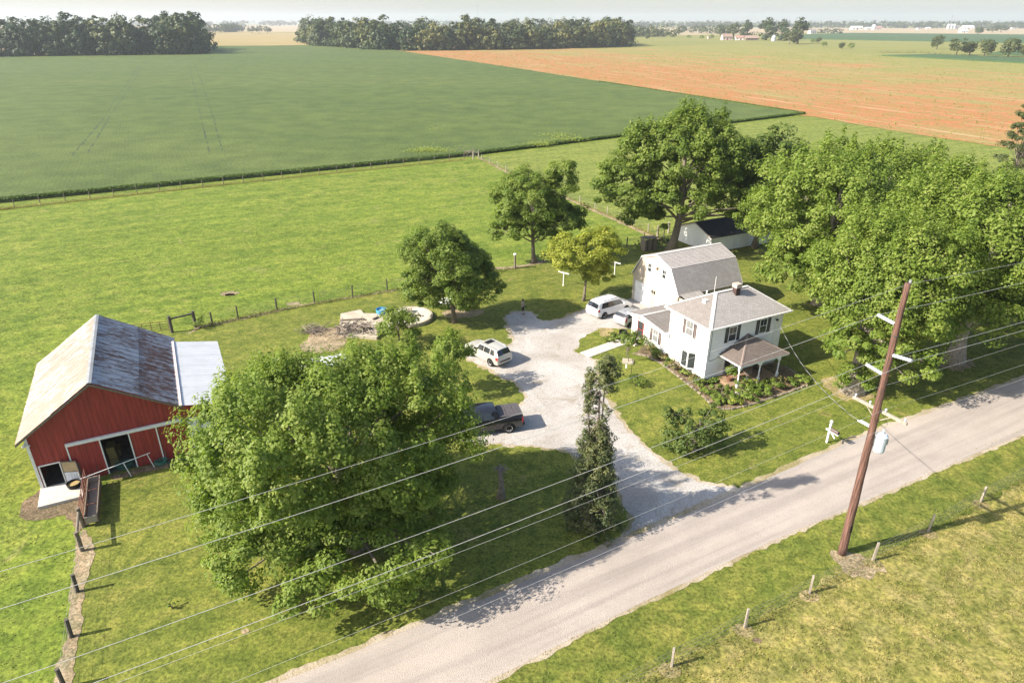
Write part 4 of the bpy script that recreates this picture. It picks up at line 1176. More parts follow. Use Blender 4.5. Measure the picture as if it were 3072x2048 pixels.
def pipe_gate():
    root = thing('pipe_gate', 'rusty red pipe gate standing along the feed trough', 'gate', BW(2.6, -5.0), AX)
    for k, z in enumerate((.25, .5, .78, 1.05, 1.3)): m = MB(); m.tube([(0, 0, z), (.08, 4.2, z)], .026, 6); m.build('rail', M['rust'], root)
    for y in (0, 1.4, 2.8, 4.2): m = MB(); m.tube([(.019 * y, y, .15), (.019 * y, y, 1.32)], .026, 6); m.build('upright', M['rust'], root)
pipe_gate()
def rail():
    root = thing('hitching_rail', 'long white pipe rail on legs before the open barn door', 'rail', BW(2.5, -1.65), AX)
    m = MB(); m.tube([(0, 0, 1.15), (4.1, 1.22, 1.15)], .032, 8); m.build('rail', M['white'], root)
    for t in (.6, .95): m = MB(); m.tube([(4.1 * t, 1.22 * t, 1.15), (4.1 * t + .25, 1.22 * t - .1, 0)], .03, 6); m.build('leg', M['white'], root)
rail()
def tub(name, label, cat, loc, r_, h, mat, inner, grp=None):
    root = thing(name, label, cat, loc, 0, grp)
    m = MB(); m.lathe([(r_ * .82, 0), (r_ * .95, h * .5), (r_, h), (r_ * .94, h), (r_ * .88, h * .4), (0, h * .38)], 20); m.build('shell', mat, root, False)
    m = MB(); m.lathe([(0, h * .62), (r_ * .9, h * .62)], 18); m.build('contents', inner, root)
    return root
tub('feed_tub', 'black rubber tub with feed by the Dutch door', 'tub', BW(1.9, -.85, .2), .42, .34, M['black'], M['straw'])
b1 = tub('bucket', 'white bucket by the red barn wall', 'bucket', BW(8.36, -.35), .17, .33, M['bucket'], M['black'])
m = MB(); m.tube([(-.16, 0, .3), (-.1, 0, .5), (.1, 0, .52), (.16, 0, .3)], .012, 5); m.build('handle', M['steel'], b1)
b2 = tub('bucket', 'dark bucket with olive rim next to the lean-to door', 'bucket', BW(9.0, -.4), .17, .33, M['olive'], M['black'])
m = MB(); m.tube([(-.16, 0, .3), (-.1, 0, .52), (.1, 0, .52), (.16, 0, .3)], .012, 5); m.build('handle', M['steel'], b2)
def hose(label, loc, r_, n, z):
    m = MB(); pts = []
    for i in range(n * 16):
        a = i / 16 * 2 * math.pi
        rr = r_ * (1 + .12 * math.sin(a * .37) + .1 * math.sin(a * .9))
        pts.append((rr * math.cos(a), rr * math.sin(a) * .75, .03 + z * abs(math.sin(a * .21)) + .01 * (i / 16)))
    pts += [(r_ * 1.6, -.2, .02), (r_ * 2.6, -.1, .02)]
    tag(m.tube(pts, .022, 5).build('garden_hose', M['green_hose'], None, True, loc, AX), label, 'hose')
hose('coiled green hose by the red sliding door', BW(7.1, -.45), .36, 7, .3)
hose('loose green hose coil in the dark barn doorway', BW(4.85, .35), .5, 5, .35)
m = MB(); m.obox((0, 0, .9), (.03, 0, .0), (0, .03, 0), (.0, .0, .9)); m.obox((.25, 0, .7), (.025, 0, 0), (0, .025, 0), (0, 0, .7))
for k, (x, y, h, mt, lb) in enumerate(((2.35, -.22, 1.55, 'wood', 'weathered board leaning on the red barn wall by the Dutch door'), (3.35, -.35, 1.1, 'wood_dark', 'thin dark stake leaning on the sliding barn door'), (7.45, -.2, .9, 'wood', 'tool handle leaning on the red barn wall by the hose'))):
    m = MB(); m.obox((0, 0, h / 2), (.05 if k == 0 else .02, 0, 0), (0, .015, 0), (0, .06, h / 2)); tag(m.build('leaning_board', M[mt], None, False, BW(x, y), AX), lb, 'board')

# ================================================================== FENCES
def post_mesh(r_, h, sq=False, n=8, lean=0.0):
    m = MB()
    if sq: m.add([(-r_, -r_, -.05), (r_, -r_, -.05), (r_, r_, -.05), (-r_, r_, -.05), (-r_ + lean, -r_, h), (r_ + lean, -r_, h), (r_ + lean, r_, h), (-r_ + lean, r_, h)], [(4, 5, 6, 7), (0, 1, 5, 4), (1, 2, 6, 5), (2, 3, 7, 6), (3, 0, 4, 7)])
    else: m.tube([(0, 0, -.05), (0, 0, h * .5), (lean, 0, h)], [r_, r_ * .97, r_ * .93], n)
    return m
def fence(name, label, posts, h, mat, r_, wires=(.3, .6, .9, 1.15), net=False, sq=False):
    P = [Vector((p[0], p[1], 0)) for p in posts]
    root = thing(name, label, 'fence', P[0])
    me = None
    for i, p in enumerate(P):
        if me is None:
            o = post_mesh(r_, 1.0, sq).build('post', mat, root); me = o.data
        else: o = link('post', me, root)
        o.location = p - P[0]; o.scale = (1, 1, h * random.uniform(.93, 1.06)); o.rotation_euler = (random.uniform(-.04, .04), random.uniform(-.04, .04), random.uniform(0, 3))
    for z in wires:
        m = MB()
        for a, b in zip(P[:-1], P[1:]):
            m.tube([a - P[0] + Vector((0, 0, z)), (a + b) / 2 - P[0] + Vector((0, 0, z - .015)), b - P[0] + Vector((0, 0, z))], .006, 3, False)
        m.build('wire', M['wire_thin'], root)
    if net:
        m = MB()
        for a, b in zip(P[:-1], P[1:]):
            n = int((b - a).length / .3)
            for k in range(1, n):
                p = a.lerp(b, k / n) - P[0]; m.tube([p + Vector((0, 0, .08)), p + Vector((0, 0, max(wires)))], .0035, 3, False)
        o = m.build('wire_mesh', M['wire_thin'], root); o['kind'] = 'stuff'
    return root
def line(a, b, n): return [a.lerp(b, k / (n - 1)) for k in range(n)]
fence('field_fence', 'long wire fence with grey posts along the soybean field', line(G(-380, 668), G(44, 622), 5)[:-1] + line(G(44, 622), G(1393, 477), 24), 1.35, M['wood'], .075, net=True)
fence('yard_fence', 'post and wire fence running from the field corner towards the white shed', line(G(1446, 481), G(1518, 515), 4) + line(G(1560, 533), G(1740, 610), 5) + line(G(1785, 629), G(1990, 716), 6), 1.35, M['wood_pale'], .08, net=True)
fence('pasture_fence', 'dark post and wire fence between the barn and the yard trees', [G(590, 980), G(637, 971), G(715, 956), G(831, 930), G(944, 908), G(1058, 890), G(1162, 871), G(1290, 850), G(1420, 826), G(1543, 804), G(1630, 785), G(1760, 762), G(1880, 740), G(1930, 730)], 1.4, M['wood_dark'], .085, net=True)
fence('roadside_fence', 'wire fence with pale posts in the rough pasture beside the road', [G(1700, 2165), G(2015, 1998), G(2234, 1881), G(2428, 1779), G(2618, 1681), G(2784, 1594), G(2942, 1505), G(3090, 1424), G(3240, 1340)], 1.32, M['wood_pale'], .055, net=True, sq=True)
fence('path_fence', 'stout dark wooden posts along the dirt path below the barn', [G(246, 1652), G(233, 1775), G(215, 1910), G(195, 2062)], 1.3, M['wood_dark'], .11, (.4, .8, 1.1))

# brace posts, gate posts and gates
def brace(name, label, a, b, h, mat, r_=.12):
    root = thing(name, label, 'fence brace', a)
    post_mesh(r_, h).build('post', mat, root)
    o = post_mesh(r_, h).build('post', mat, root); o.location = b - a
    m = MB(); d_ = b - a; m.tube([Vector((0, 0, h * .82)), d_ + Vector((0, 0, h * .86))], r_ * .62, 8); m.build('rail', mat, root)
    m = MB(); m.tube([Vector((0, 0, h * .8)), d_ + Vector((0, 0, .15))], .012, 4); m.build('brace_wire', M['wire_thin'], root)
    return root
brace('gate_brace', 'pair of stout dark posts joined by a rail near the tube gate', G(517, 997), G(588, 981), 1.75, M['wood_dark'], .16)
brace('corner_brace', 'pale timber corner brace where the field fences meet', G(1420, 479), G(1436, 475), 1.75, M['wood_pale'], .14)
brace('path_brace', 'two thick weathered posts joined by a rail below the feed trough', G(251, 1579), G(247, 1652), 1.42, M['wood'], .13)
brace('yard_brace', 'weathered timber brace near the white shed', G(1972, 712), G(2005, 700), 1.7, M['wood_pale'], .14)
def tube_gate():
    a, b = G(405, 1008), G(512, 996)
    root = thing('tube_gate', 'dark metal tube gate behind the barn roof', 'gate', a)
    d_ = b - a
    for z in (.25, .45, .68, .92, 1.2): m = MB(); m.tube([Vector((0, 0, z)), d_ + Vector((0, 0, z))], .028, 6); m.build('rail', M['rust'], root)
    for t in (0, .25, .5, .75, 1): m = MB(); m.tube([d_ * t + Vector((0, 0, .2)), d_ * t + Vector((0, 0, 1.22))], .028, 6); m.build('upright', M['rust'], root)
tube_gate()

# ================================================================== UTILITY POLE AND WIRES
PB = G(2525, 1660)
PH = 16.72
LEAN = Vector((-.33, .05, 0))
def pole_at(z): return PB + LEAN * (z / PH) + Vector((0, 0, z))
CROSS = -RN                                             # towards the road's near side
def utility_pole():
    root = thing('utility_pole', 'tall brown wooden utility pole leaning over the road', 'utility pole', PB)
    L_ = lambda z: LEAN * (z / PH) + Vector((0, 0, z))
    m = MB(); m.tube([L_(-.1 + (PH + .1) * k / 24) + Vector((random.uniform(-.012, .012), random.uniform(-.012, .012), 0)) for k in range(25)], [.24 - .1 * k / 24 + random.uniform(-.006, .006) for k in range(25)], 18); m.build('shaft', M['pole'], root, True)
    m = MB(); m.tube([L_(1.75), L_(2.2)], [.236, .234], 14); m.build('black_band', M['black'], root)
    for z in (13.95, 11.3): m = MB(); m.tube([L_(z), L_(z + .07)], [.166, .165], 12); m.build('strap', M['wood_dark'], root)
    m = MB(); t = L_(PH - .9) + RD * .13; m.obox(t + Vector((0, 0, .45)), RD * .03, RN * .06, Vector((0, 0, .6))); m.build('top_bracket', M['steel'], root)
    # three post insulators standing out from the shaft
    for z, s_ in ((14.55, 1), (12.95, -1), (11.75, 1)):
        a = L_(z) + RN * s_ * .15; b = a + RN * s_ * .95 + Vector((0, 0, .12)); e = (b - a)
        m = MB(); pts, rr = [], []
        for k in range(15):
            pts.append(a + e * (k / 14)); rr.append(.075 if k % 2 else .105)
        m.tube(pts, rr, 10); m.build('insulator', M['porcelain'], root)
    # crossarm with braces
    z = 9.65; c = L_(z) + RD * .2
    m = MB(); m.obox(c, RN * 1.55, RD * .06, Vector((0, 0, .075))); arm = m.build('crossarm', M['wood_pale'], root)
    for s_ in (-1, 1):
        m = MB(); m.tube([c + RN * s_ * .8, L_(z - .65) + RD * .12], .028, 5); m.build('arm_brace', M['wood_pale'], root)
    for t in (-1.42, -.35, .55, 1.42):
        m = MB(); q = c + RN * t; m.lathe([(.05, 0), (.03, .06), (.06, .1), (.065, .16), (.03, .2), (0, .21)], 10, tuple(q + Vector((0, 0, .075)))); m.build('pin_insulator', M['porcelain'], arm)
    # transformer
    c = L_(7.85) + CROSS * .42 + RD * .32
    m = MB(); m.lathe([(0, -.55), (.26, -.55), (.29, -.5), (.29, .35), (.31, .37), (.31, .43), (.2, .55), (0, .58)], 18, tuple(c)); t_ = m.build('transformer', M['can'], root)
    m = MB(); m.obox(c + RD * .0 - CROSS * .28 - RD * .2, CROSS * .1, RD * .06, Vector((0, 0, .3))); m.build('hanger', M['steel'], t_)
    m = MB()
    for q in (RD * .3, RD * .26 + CROSS * .2): m.tube([c + q + Vector((0, 0, -.1)), c + q + Vector((0, 0, .2))], .04, 7)
    m.build('lug', M['steel'], t_)
    m = MB(); m.lathe([(.05, .5), (.07, .58), (.04, .66), (.06, .74), (.03, .84), (0, .85)], 8, tuple(c)); m.build('bushing', M['porcelain'], t_)
    # cut-out bracket and drop wires
    c = L_(8.6) + RN * .5
    m = MB(); m.obox(c, RN * .38, RD * .03, Vector((0, 0, .03))); m.obox(c + RD * .14, RN * .32, RD * .03, Vector((0, 0, .03))); m.build('drop_bracket', M['white'], root)
    m = MB(); m.tube([L_(9.6) + CROSS * .2 + RD * .15, L_(9.0) + CROSS * .5 + RD * .4, L_(8.7) + CROSS * .42 + RD * .32], .012, 4); m.build('jumper', M['cable'], root)
utility_pole()
def catenary(a, b, sag, n=26):
    return [a.lerp(b, k / n) - Vector((0, 0, sag * 4 * (k / n) * (1 - k / n))) for k in range(n + 1)]
def power_wire(name, label, at, r_, mat, left=82, right=78, sagl=1.35, sagr=1.2, sides=(1, 1)):
    m = MB()
    if sides[0]: m.tube(catenary(at, at - RD * left, sagl), r_, 5, False)
    if sides[1]: m.tube(catenary(at, at + RD * right, sagr), r_, 5, False)
    return tag(m.build(name, mat), label, 'power line', 'overhead power lines')
power_wire('power_wire', 'topmost thin power wire at the pole top', pole_at(PH - .05) + RD * .1, .007, M['wire'])
power_wire('power_wire', 'power wire on the upper left insulator of the pole', pole_at(14.67) + RN * 1.12, .010, M['wire'])
power_wire('power_wire', 'power wire on the insulator facing the road', pole_at(13.07) - RN * 1.12, .010, M['wire'])
power_wire('power_wire', 'power wire on the lowest insulator facing the house', pole_at(11.87) + RN * 1.12, .010, M['wire'], sagl=1.1)
ca = pole_at(9.65) + RD * .2 + Vector((0, 0, .27))
power_wire('power_wire', 'thin wire on the house end of the crossarm', ca + RN * 1.42, .006, M['wire'], sagl=1.0)
power_wire('power_wire', 'thin wire on the crossarm just right of the pole', ca - RN * .35, .005, M['wire'], sagl=1.0)
power_wire('power_wire', 'thin wire on the road end of the crossarm', ca - RN * 1.42, .006, M['wire'], sagl=1.0)
def service_drop():
    a, b = HW(7.5, -.2, 4.45), pole_at(8.6) + RN * .85
    pts = catenary(a, b, .9, 60)
    m1, m2 = MB(), MB(); n = len(pts)
    root = thing('service_drop', 'twisted black and white cable from the house to the pole', 'power line', (0, 0, 0), 0, 'overhead power lines')
    for k in range(3):
        mm = MB(); q = []
        for i, p in enumerate(pts):
            for j in range(3):
                t = (i + j / 3); a_ = t * 1.2 + k * 2.094
                pp = pts[i].lerp(pts[min(i + 1, n - 1)], j / 3)
                q.append(pp + (RN * math.cos(a_) + Vector((0, 0, 1)) * math.sin(a_)) * .016)
        mm.tube(q, .010, 4, False).build('strand', M['cable'] if k else M['wire'], root)
service_drop()

# ================================================================== ROADSIDE AND YARD THINGS
def mailbox():
    root = thing('mailbox', 'white wooden mailbox post with dark mailbox beside the road', 'mailbox', G(2480, 1327), R(28.3))
    m = MB(); m.box(-.06, .06, -.06, .06, 0, 1.55); m.lathe([(.09, 1.55), (.09, 1.6), (.05, 1.66), (.1, 1.72), (.12, 1.8), (.08, 1.9), (0, 1.93)], 12); m.build('post', M['white'], root)
    m = MB(); m.box(-.05, .05, -.75, .28, 1.0, 1.1); m.build('arm', M['white'], root)
    m = MB(); m.obox((0, -.3, .85), (.035, 0, 0), (0, .22, .2), (0, -.025, .025)); m.build('brace', M['white'], root)
    m = MB()
    prof = [(.11 * math.cos(a), 1.24 + .10 * math.sin(a)) for a in [math.pi * k / 8 for k in range(9)]] + [(-.11, 1.11), (.11, 1.11)]
    n = len(prof)
    m.add([(x, -.72, z) for x, z in prof] + [(x, -.12, z) for x, z in prof], [tuple(range(n)), tuple(range(2 * n - 1, n - 1, -1))] + [(i, n + i, n + (i + 1) % n, (i + 1) % n) for i in range(n)])
    b = m.build('box', plain('mailbox_brown', (.12, .085, .075), None, 5, .5), root)
    m = MB(); m.add([(x, -.74, z) for x, z in prof] + [(x, -.722, z) for x, z in prof], [tuple(range(n)), tuple(range(2 * n - 1, n - 1, -1))] + [(i, n + i, n + (i + 1) % n, (i + 1) % n) for i in range(n)]); m.build('box_door', M['black'], b)
mailbox()
def clothes_post(px, py, top, label, rz):
    h = tall((px, py), top)
    root = thing('clothesline_post', label, 'clothesline post', G(px, py), rz, 'clothesline posts')
    m = MB(); m.tube([(0, 0, 0), (0, 0, h)], .06, 8); m.build('post', M['white'], root)
    m = MB(); m.obox((0, 0, h), (.75, 0, 0), (0, .05, 0), (0, 0, .05)); m.build('crossbar', M['white'], root)
    m = MB(); m.lathe([(.16, 0), (.12, .06), (0, .06)], 10); m.build('footing', M['concrete2'], root)
clothes_post(1843, 829, 787, 'white T-shaped clothesline post by the garage', R(-40))
clothes_post(1690, 856, 818, 'white T-shaped clothesline post under the yellow tree', R(-40))
m = MB(); m.tube([(0, 0, 0), (0, 0, 1.75)], .13, 10); r0 = thing('lamp_post', 'wooden fence post with white cap lamp by the oak', 'lamp post', G(1545, 806)); m.build('post', M['wood'], r0)
m = MB(); m.lathe([(.14, 1.75), (.2, 1.85), (.18, 1.98), (0, 2.02)], 10); m.build('lamp_cap', M['white'], r0)

def propane():
    root = thing('propane_tank', 'white propane tank lying under the round tree', 'tank', G(1352, 925), R(15))
    m = MB(); L_, r_ = 2.6, .52
    prof = [(0, -L_ / 2)] + [(r_ * math.sin(a), -L_ / 2 + .45 * (1 - math.cos(a))) for a in [math.pi / 2 * k / 5 for k in range(1, 6)]]
    prof += [(r, -z) for r, z in reversed(prof)]
    n = 20; o = 0
    for r, z in prof:
        for k in range(n): m.v.append((z, r * math.cos(2 * math.pi * k / n), .75 + r * math.sin(2 * math.pi * k / n)))
    for i in range(len(prof) - 1):
        for k in range(n): m.f.append((i * n + k, (i + 1) * n + k, (i + 1) * n + (k + 1) % n, i * n + (k + 1) % n))
    m.build('tank', M['tank'], root, True)
    for x in (-.7, .7):
        m = MB(); m.box(x - .08, x + .08, -.32, .32, 0, .3); m.build('leg', M['concrete2'], root)
    m = MB(); m.lathe([(.18, 1.24), (.18, 1.4), (0, 1.46)], 12); m.build('dome', M['steel'], root)
propane()
# old concrete pads
def pads():
    c = G(1228, 955); m = MB(); r_ = 2.45
    root = thing('silo_pad', 'round old concrete silo base with a raised rim', 'silo base', c)
    m.lathe([(r_, 0), (r_, .36), (r_ - .22, .38), (r_ - .24, .30)], 36); m.build('rim', M['concrete'], root)
    m = MB(); m.lathe([(r_ - .24, .30), (0, .30)], 36); m.build('floor', M['concrete2'], root)
    m = MB(); m.box(-.25, .15, .9, 1.3, .3, .75); m.build('block', M['concrete'], root)
    m = MB(); m.box(.3, 1.4, -.25, .05, .3, .42); m.build('curb', M['concrete'], root)
    pts = gp((1018, 1010), (1022, 948), (1082, 935), (1092, 946), (1150, 948), (1172, 962), (1170, 990), (1130, 1020))
    m = MB(); m.prism(rough_outline(pts, .04, .8, 3), 0, .28); tag(m.build('barn_foundation', M['concrete']), 'broken concrete barn foundation beside the blue tub', 'foundation')
pads()
tub('water_tub', 'bright blue plastic tub on the old foundation', 'tub', G(1145, 947) + Vector((0, 0, .28)), .55, .5, M['blue'], plain('water_blue', (.25, .45, .6), None, 3, .1))
def sticks(name, label, c, n, L_, r_, sx, sy, h, mat):
    m = MB(); rr = random.Random(n)
    for _ in range(n):
        x, y, z = rr.gauss(0, sx), rr.gauss(0, sy), abs(rr.gauss(0, h)) 
        a, e = rr.uniform(0, 6.28), rr.uniform(-.35, .5)
        l = L_ * rr.uniform(.4, 1.2)
        d_ = Vector((math.cos(a) * math.cos(e), math.sin(a) * math.cos(e), math.sin(e))) * l / 2
        p = Vector((x, y, max(z, .06)))
        q = p + d_; o = p - d_; o.z = max(o.z, .05); q.z = max(q.z, .05)
        m.tube([o, p + Vector((rr.uniform(-.06, .06), rr.uniform(-.06, .06), .04)), q], [r_ * rr.uniform(.6, 1.4), r_, r_ * .5], 4, False)
    tag(m.build(name, mat, None, False, c), label, 'brush pile', 'brush piles')
sticks('brush_pile', 'grey pile of cut branches on the concrete foundation', G(1062, 998) + Vector((0, 0, .2)), 130, 1.5, .045, 1.1, .75, .35, M['twig'])
sticks('brush_pile', 'low heap of thin twigs left of the foundation', G(940, 995), 150, 1.2, .018, .6, .45, .26, M['twig'])
sticks('brush_pile', 'small grey heap of dead branches at the fence corner', G(1408, 468), 90, 1.5, .03, .9, .6, .7, M['twig'])
for k, (p, q, lb) in enumerate((((1022, 970), (1095, 966), 'grey timber beam lying across the foundation'), ((1120, 967), (1136, 960), 'short dark beam lying on the foundation by the tub'))):
    a, b = G(*p) + Vector((0, 0, .36)), G(*q) + Vector((0, 0, .36)); e = (b - a)
    m = MB(); m.obox(e / 2, e / 2, Vector((-e.y, e.x, 0)).normalized() * .09, Vector((0, 0, .07))); tag(m.build('timber_beam', M['wood_dark' if k else 'wood'], None, False, a), lb, 'beam')
def tarp():
    c = G(985, 1108)
    nx, ny = 24, 16; m = MB()
    for j in range(ny + 1):
        for i in range(nx + 1):
            x, y = (i / nx - .5) * 5.2, (j / ny - .5) * 3.0
            e = max(abs(x) / 2.6, abs(y) / 1.5)
            z = .95 * (1 - max(0, (e - .55) / .45) ** 1.4) + .09 * math.sin(x * 4 + y * 3) + .05 * math.sin(y * 9 - x * 2)
            m.v.append((x, y, max(z, .04)))
    m.f = [(j * (nx + 1) + i, j * (nx + 1) + i + 1, (j + 1) * (nx + 1) + i + 1, (j + 1) * (nx + 1) + i) for j in range(ny) for i in range(nx)]
    tag(m.build('tarp_heap', plain('white_tarp', (.66, .67, .70), (.56, .57, .60), 2, .5), None, True, c, R(20)), 'white tarp-covered heap behind the big maple', 'tarp')
tarp()
def wooden_bin():
    root = thing('wooden_bin', 'weathered leaning plank hutch by the yard fence', 'hutch', G(1945, 748), R(20))
    for k in range(7):
        m = MB(); x = -.9 + k * .26; m.box(x, x + .235, -.6, -.56, 0, 1.55 + .05 * (k % 3)); m.build('plank', M['wood_dark' if k % 3 == 1 else 'wood'], root)
    for k in range(5):
        for x in (-.92, .92):
            m = MB(); y = -.56 + k * .24; m.box(x - .02, x + .02, y, y + .22, 0, 1.5); m.build('plank', M['wood'], root)
    m = MB(); m.obox((0, 0, 1.68), (1.1, 0, 0), (0, .8, -.06), (0, .0, .03)); m.build('lid', M['wood'], root)
wooden_bin()
# snag
def snag():
    root = thing('tree_stump', 'tall grey dead trunk standing in the big maple shade', 'stump', G(1503, 1492))
    m = MB(); m.tube([(0, 0, -.05), (.03, 0, .8), (-.04, .02, 1.7), (0, 0, 2.25)], [.34, .2, .17, .2], 9)
    for a in range(7):
        t = a * .9; m.tube([(0, 0, 2.1), (.3 * math.cos(t), .3 * math.sin(t), 2.3 + .06 * (a % 3)), (.55 * math.cos(t), .55 * math.sin(t), 2.28)], [.09, .06, .03], 5)
    m.build('trunk', M['twig'], root, True)
snag()
# steps, walk and kerb stones
def walk():
    a, b = G(1752, 1066), G(1880, 1020)
    e = (b - a).normalized(); nn = Vector((-e.y, e.x, 0)); n = 5; L_ = (b - a).length / n
    root = thing('garden_walk', 'pale concrete slab walk from the drive to the side door', 'walk', a)
    for k in range(n):
        p = e * (k * L_ + .02); q = e * ((k + 1) * L_ - .02); w = nn * .62
        m = MB(); P = [p - w, q - w, q + w, p + w]
        m.prism([(v_.x, v_.y) for v_ in P], .0, .06 + .004 * (k % 2)); m.build('slab', M['concrete2'], root)
walk()
KERB = [G(*p) for p in ((1905, 1062), (1945, 1070), (1985, 1092), (2035, 1130), (2085, 1170), (2110, 1190), (2135, 1215), (2165, 1228), (2200, 1227), (2250, 1215), (2310, 1195), (2370, 1175), (2420, 1157), (2424, 1146), (2405, 1130), (2350, 1098))]
BED = [(p.x, p.y) for p in KERB] + [tuple(HW(8.4, -.02)[:2]), tuple(HW(0, 0)[:2]), tuple(HW(0, 8.4)[:2])]
sheet('garden_bed', BED, .026, M['mulch'], .05, .4, 77)
M['edging'] = plain('edging_stone_tan', (.27, .22, .165), (.20, .16, .12), 4, .9)
root = thing('bed_edging', 'row of tan edging stones round the house flower bed', 'edging', KERB[0])
acc = []
for a, b in zip(KERB[:-1], KERB[1:]):
    n = max(1, int((b - a).length / .42)); acc += [(a.lerp(b, k / n), (b - a).normalized()) for k in range(n)]
for i, (p, e) in enumerate(acc):
    nn = Vector((-e.y, e.x, 0)); m = MB(); hh = random.uniform(.03, .07)
    m.obox(p - KERB[0] + Vector((0, 0, hh)), e * .19, nn * random.uniform(.06, .10), Vector((0, 0, hh))); m.build('edging_stone', M['edging'] if i % 3 else M['wood'], root)

# ================================================================== VEHICLES
def car_paint(name, c, rough=.28, metal=.0): return plain(name, c, tuple(x * .96 for x in c), 1.0, rough, metal, coat=.6)
M['car_glass'] = glass_mat('car_glass', (.010, .012, .016), .05)
M['tail'] = plain('tail_lamp', (.50, .02, .03), (.38, .015, .02), 8, .2)
M['head'] = plain('head_lamp', (.55, .56, .58), (.45, .46, .48), 6, .1)
M['rim'] = plain('alloy_rim', (.50, .50, .51), (.38, .38, .39), 6, .35, .6)
class Loft:
    """body skin through cross-sections (x, zb, w, zmid, zbelt, wbelt, zroof, wroof)"""
    def __init__(s, st, L): s.st = [(q[0] - L / 2,) + tuple(q[1:]) for q in st]
    def ring(s, x):
        st = s.st
        if x <= st[0][0]: q = st[0]
        elif x >= st[-1][0]: q = st[-1]
        else:
            for a, b in zip(st[:-1], st[1:]):
                if a[0] <= x <= b[0]:
                    t = (x - a[0]) / max(b[0] - a[0], 1e-6); q = tuple(p + (r_ - p) * t for p, r_ in zip(a, b)); break
        _, zb, w, zm, zbl, wbl, zr, wr = q
        return [(0, zb), (w * .93, zb), (w, zm), (wbl, zbl), (wr, zr - min(.05, (zr - zbl) * .4)), (wr * .82, zr), (0, zr + .025)]
    def pt(s, x, t):
        r_ = s.ring(x); i = min(int(t), 5); f = t - i
        a, b = r_[i], r_[i + 1]
        return Vector((x, a[0] + (b[0] - a[0]) * f, a[1] + (b[1] - a[1]) * f))
    def body(s):
        m = MB(); n = 12
        for q in s.st:
            h = s.ring(q[0]); full_ = h + [(-y, z) for y, z in h[5:0:-1]]
            m.v += [(q[0], y, z) for y, z in full_]
        k = len(s.st)
        for i in range(k - 1):
            for j in range(n):
                m.f.append((i * n + j, (i + 1) * n + j, (i + 1) * n + (j + 1) % n, i * n + (j + 1) % n))
        m.f.append(tuple(range(n))); m.f.append(tuple((k - 1) * n + j for j in reversed(range(n))))
        return m
    def patch(s, x0, x1, t0, t1, side=1, off=.012, nx=8, nt=4, taper=(0, 0)):
        """a skin-hugging panel; side 0 spans both halves over the top"""
        m = MB()
        if side == 0: T = [(t0 + (6 - t0) * k / nt, 1) for k in range(nt + 1)] + [(6 - (6 - t0) * k / nt, -1) for k in range(1, nt + 1)]
        else: T = [(t0 + (t1 - t0) * k / nt, side) for k in range(nt + 1)]
        rows = []
        for i in range(nx + 1):
            rw = []
            for j, (t, sd) in enumerate(T):
                f = i / nx; g_ = j / (len(T) - 1)
                xa = x0 + taper[0] * g_; xb = x1 + taper[1] * g_
                x = xa + (xb - xa) * f
                p = s.pt(x, t); dx = s.pt(x + .02, t) - s.pt(x - .02, t); dt = s.pt(x, min(t + .08, 6)) - s.pt(x, max(t - .08, 0))
                nn = dx.cross(dt)
                if nn.length < 1e-9: nn = Vector((0, 0, 1))
                nn.normalize()
                c = Vector((x, 0, .8))
                if nn.dot(p - c) < 0: nn = -nn
                p = p + nn * off
                rw.append((p.x, p.y * sd, p.z))
            rows.append(rw)
        k = len(T)
        for rw in rows: m.v += rw
        m.f = [(i * k + j, (i + 1) * k + j, (i + 1) * k + j + 1, i * k + j + 1) for i in range(nx) for j in range(k - 1)]
        return m
def wheel_meshes(r_, w):
    t = MB()
    prof = [(r_ * .62, -w / 2), (r_ * .94, -w / 2), (r_, -w * .36), (r_, w * .36), (r_ * .94, w / 2), (r_ * .62, w / 2)]
    n = 24
    for rr, y in prof:
        for k in range(n): t.v.append((rr * math.cos(2 * math.pi * k / n), y, rr * math.sin(2 * math.pi * k / n)))
    for i in range(len(prof) - 1):
        for k in range(n): t.f.append((i * n + k, i * n + (k + 1) % n, (i + 1) * n + (k + 1) % n, (i + 1) * n + k))
    m = MB()
    for s_ in (-1, 1):
        y = s_ * w * .40; o = len(m.v)
        for k in range(6):
            a = 2 * math.pi * k / 6; ca, sa = math.cos(a), math.sin(a); nx_, nz = -sa, ca
            h = r_ * .10
            m.add([(nx_ * h, y, nz * h), (-nx_ * h, y, -nz * h), (ca * r_ * .62 - nx_ * h * 1.4, y, sa * r_ * .62 - nz * h * 1.4), (ca * r_ * .62 + nx_ * h * 1.4, y, sa * r_ * .62 + nz * h * 1.4)], [(0, 1, 2, 3)])
        q = [(r_ * .54 * math.cos(2 * math.pi * k / n), y, r_ * .54 * math.sin(2 * math.pi * k / n)) for k in range(n)] + [(r_ * .65 * math.cos(2 * math.pi * k / n), s_ * w * .47, r_ * .65 * math.sin(2 * math.pi * k / n)) for k in range(n)]
        m.add(q, [(k, (k + 1) % n, n + (k + 1) % n, n + k) for k in range(n)])
    d_ = MB()
    for s_ in (-1, 1): d_.add([(r_ * .62 * math.cos(2 * math.pi * k / n), s_ * w * .3, r_ * .62 * math.sin(2 * math.pi * k / n)) for k in range(n)], [tuple(range(n))])
    return t, m, d_
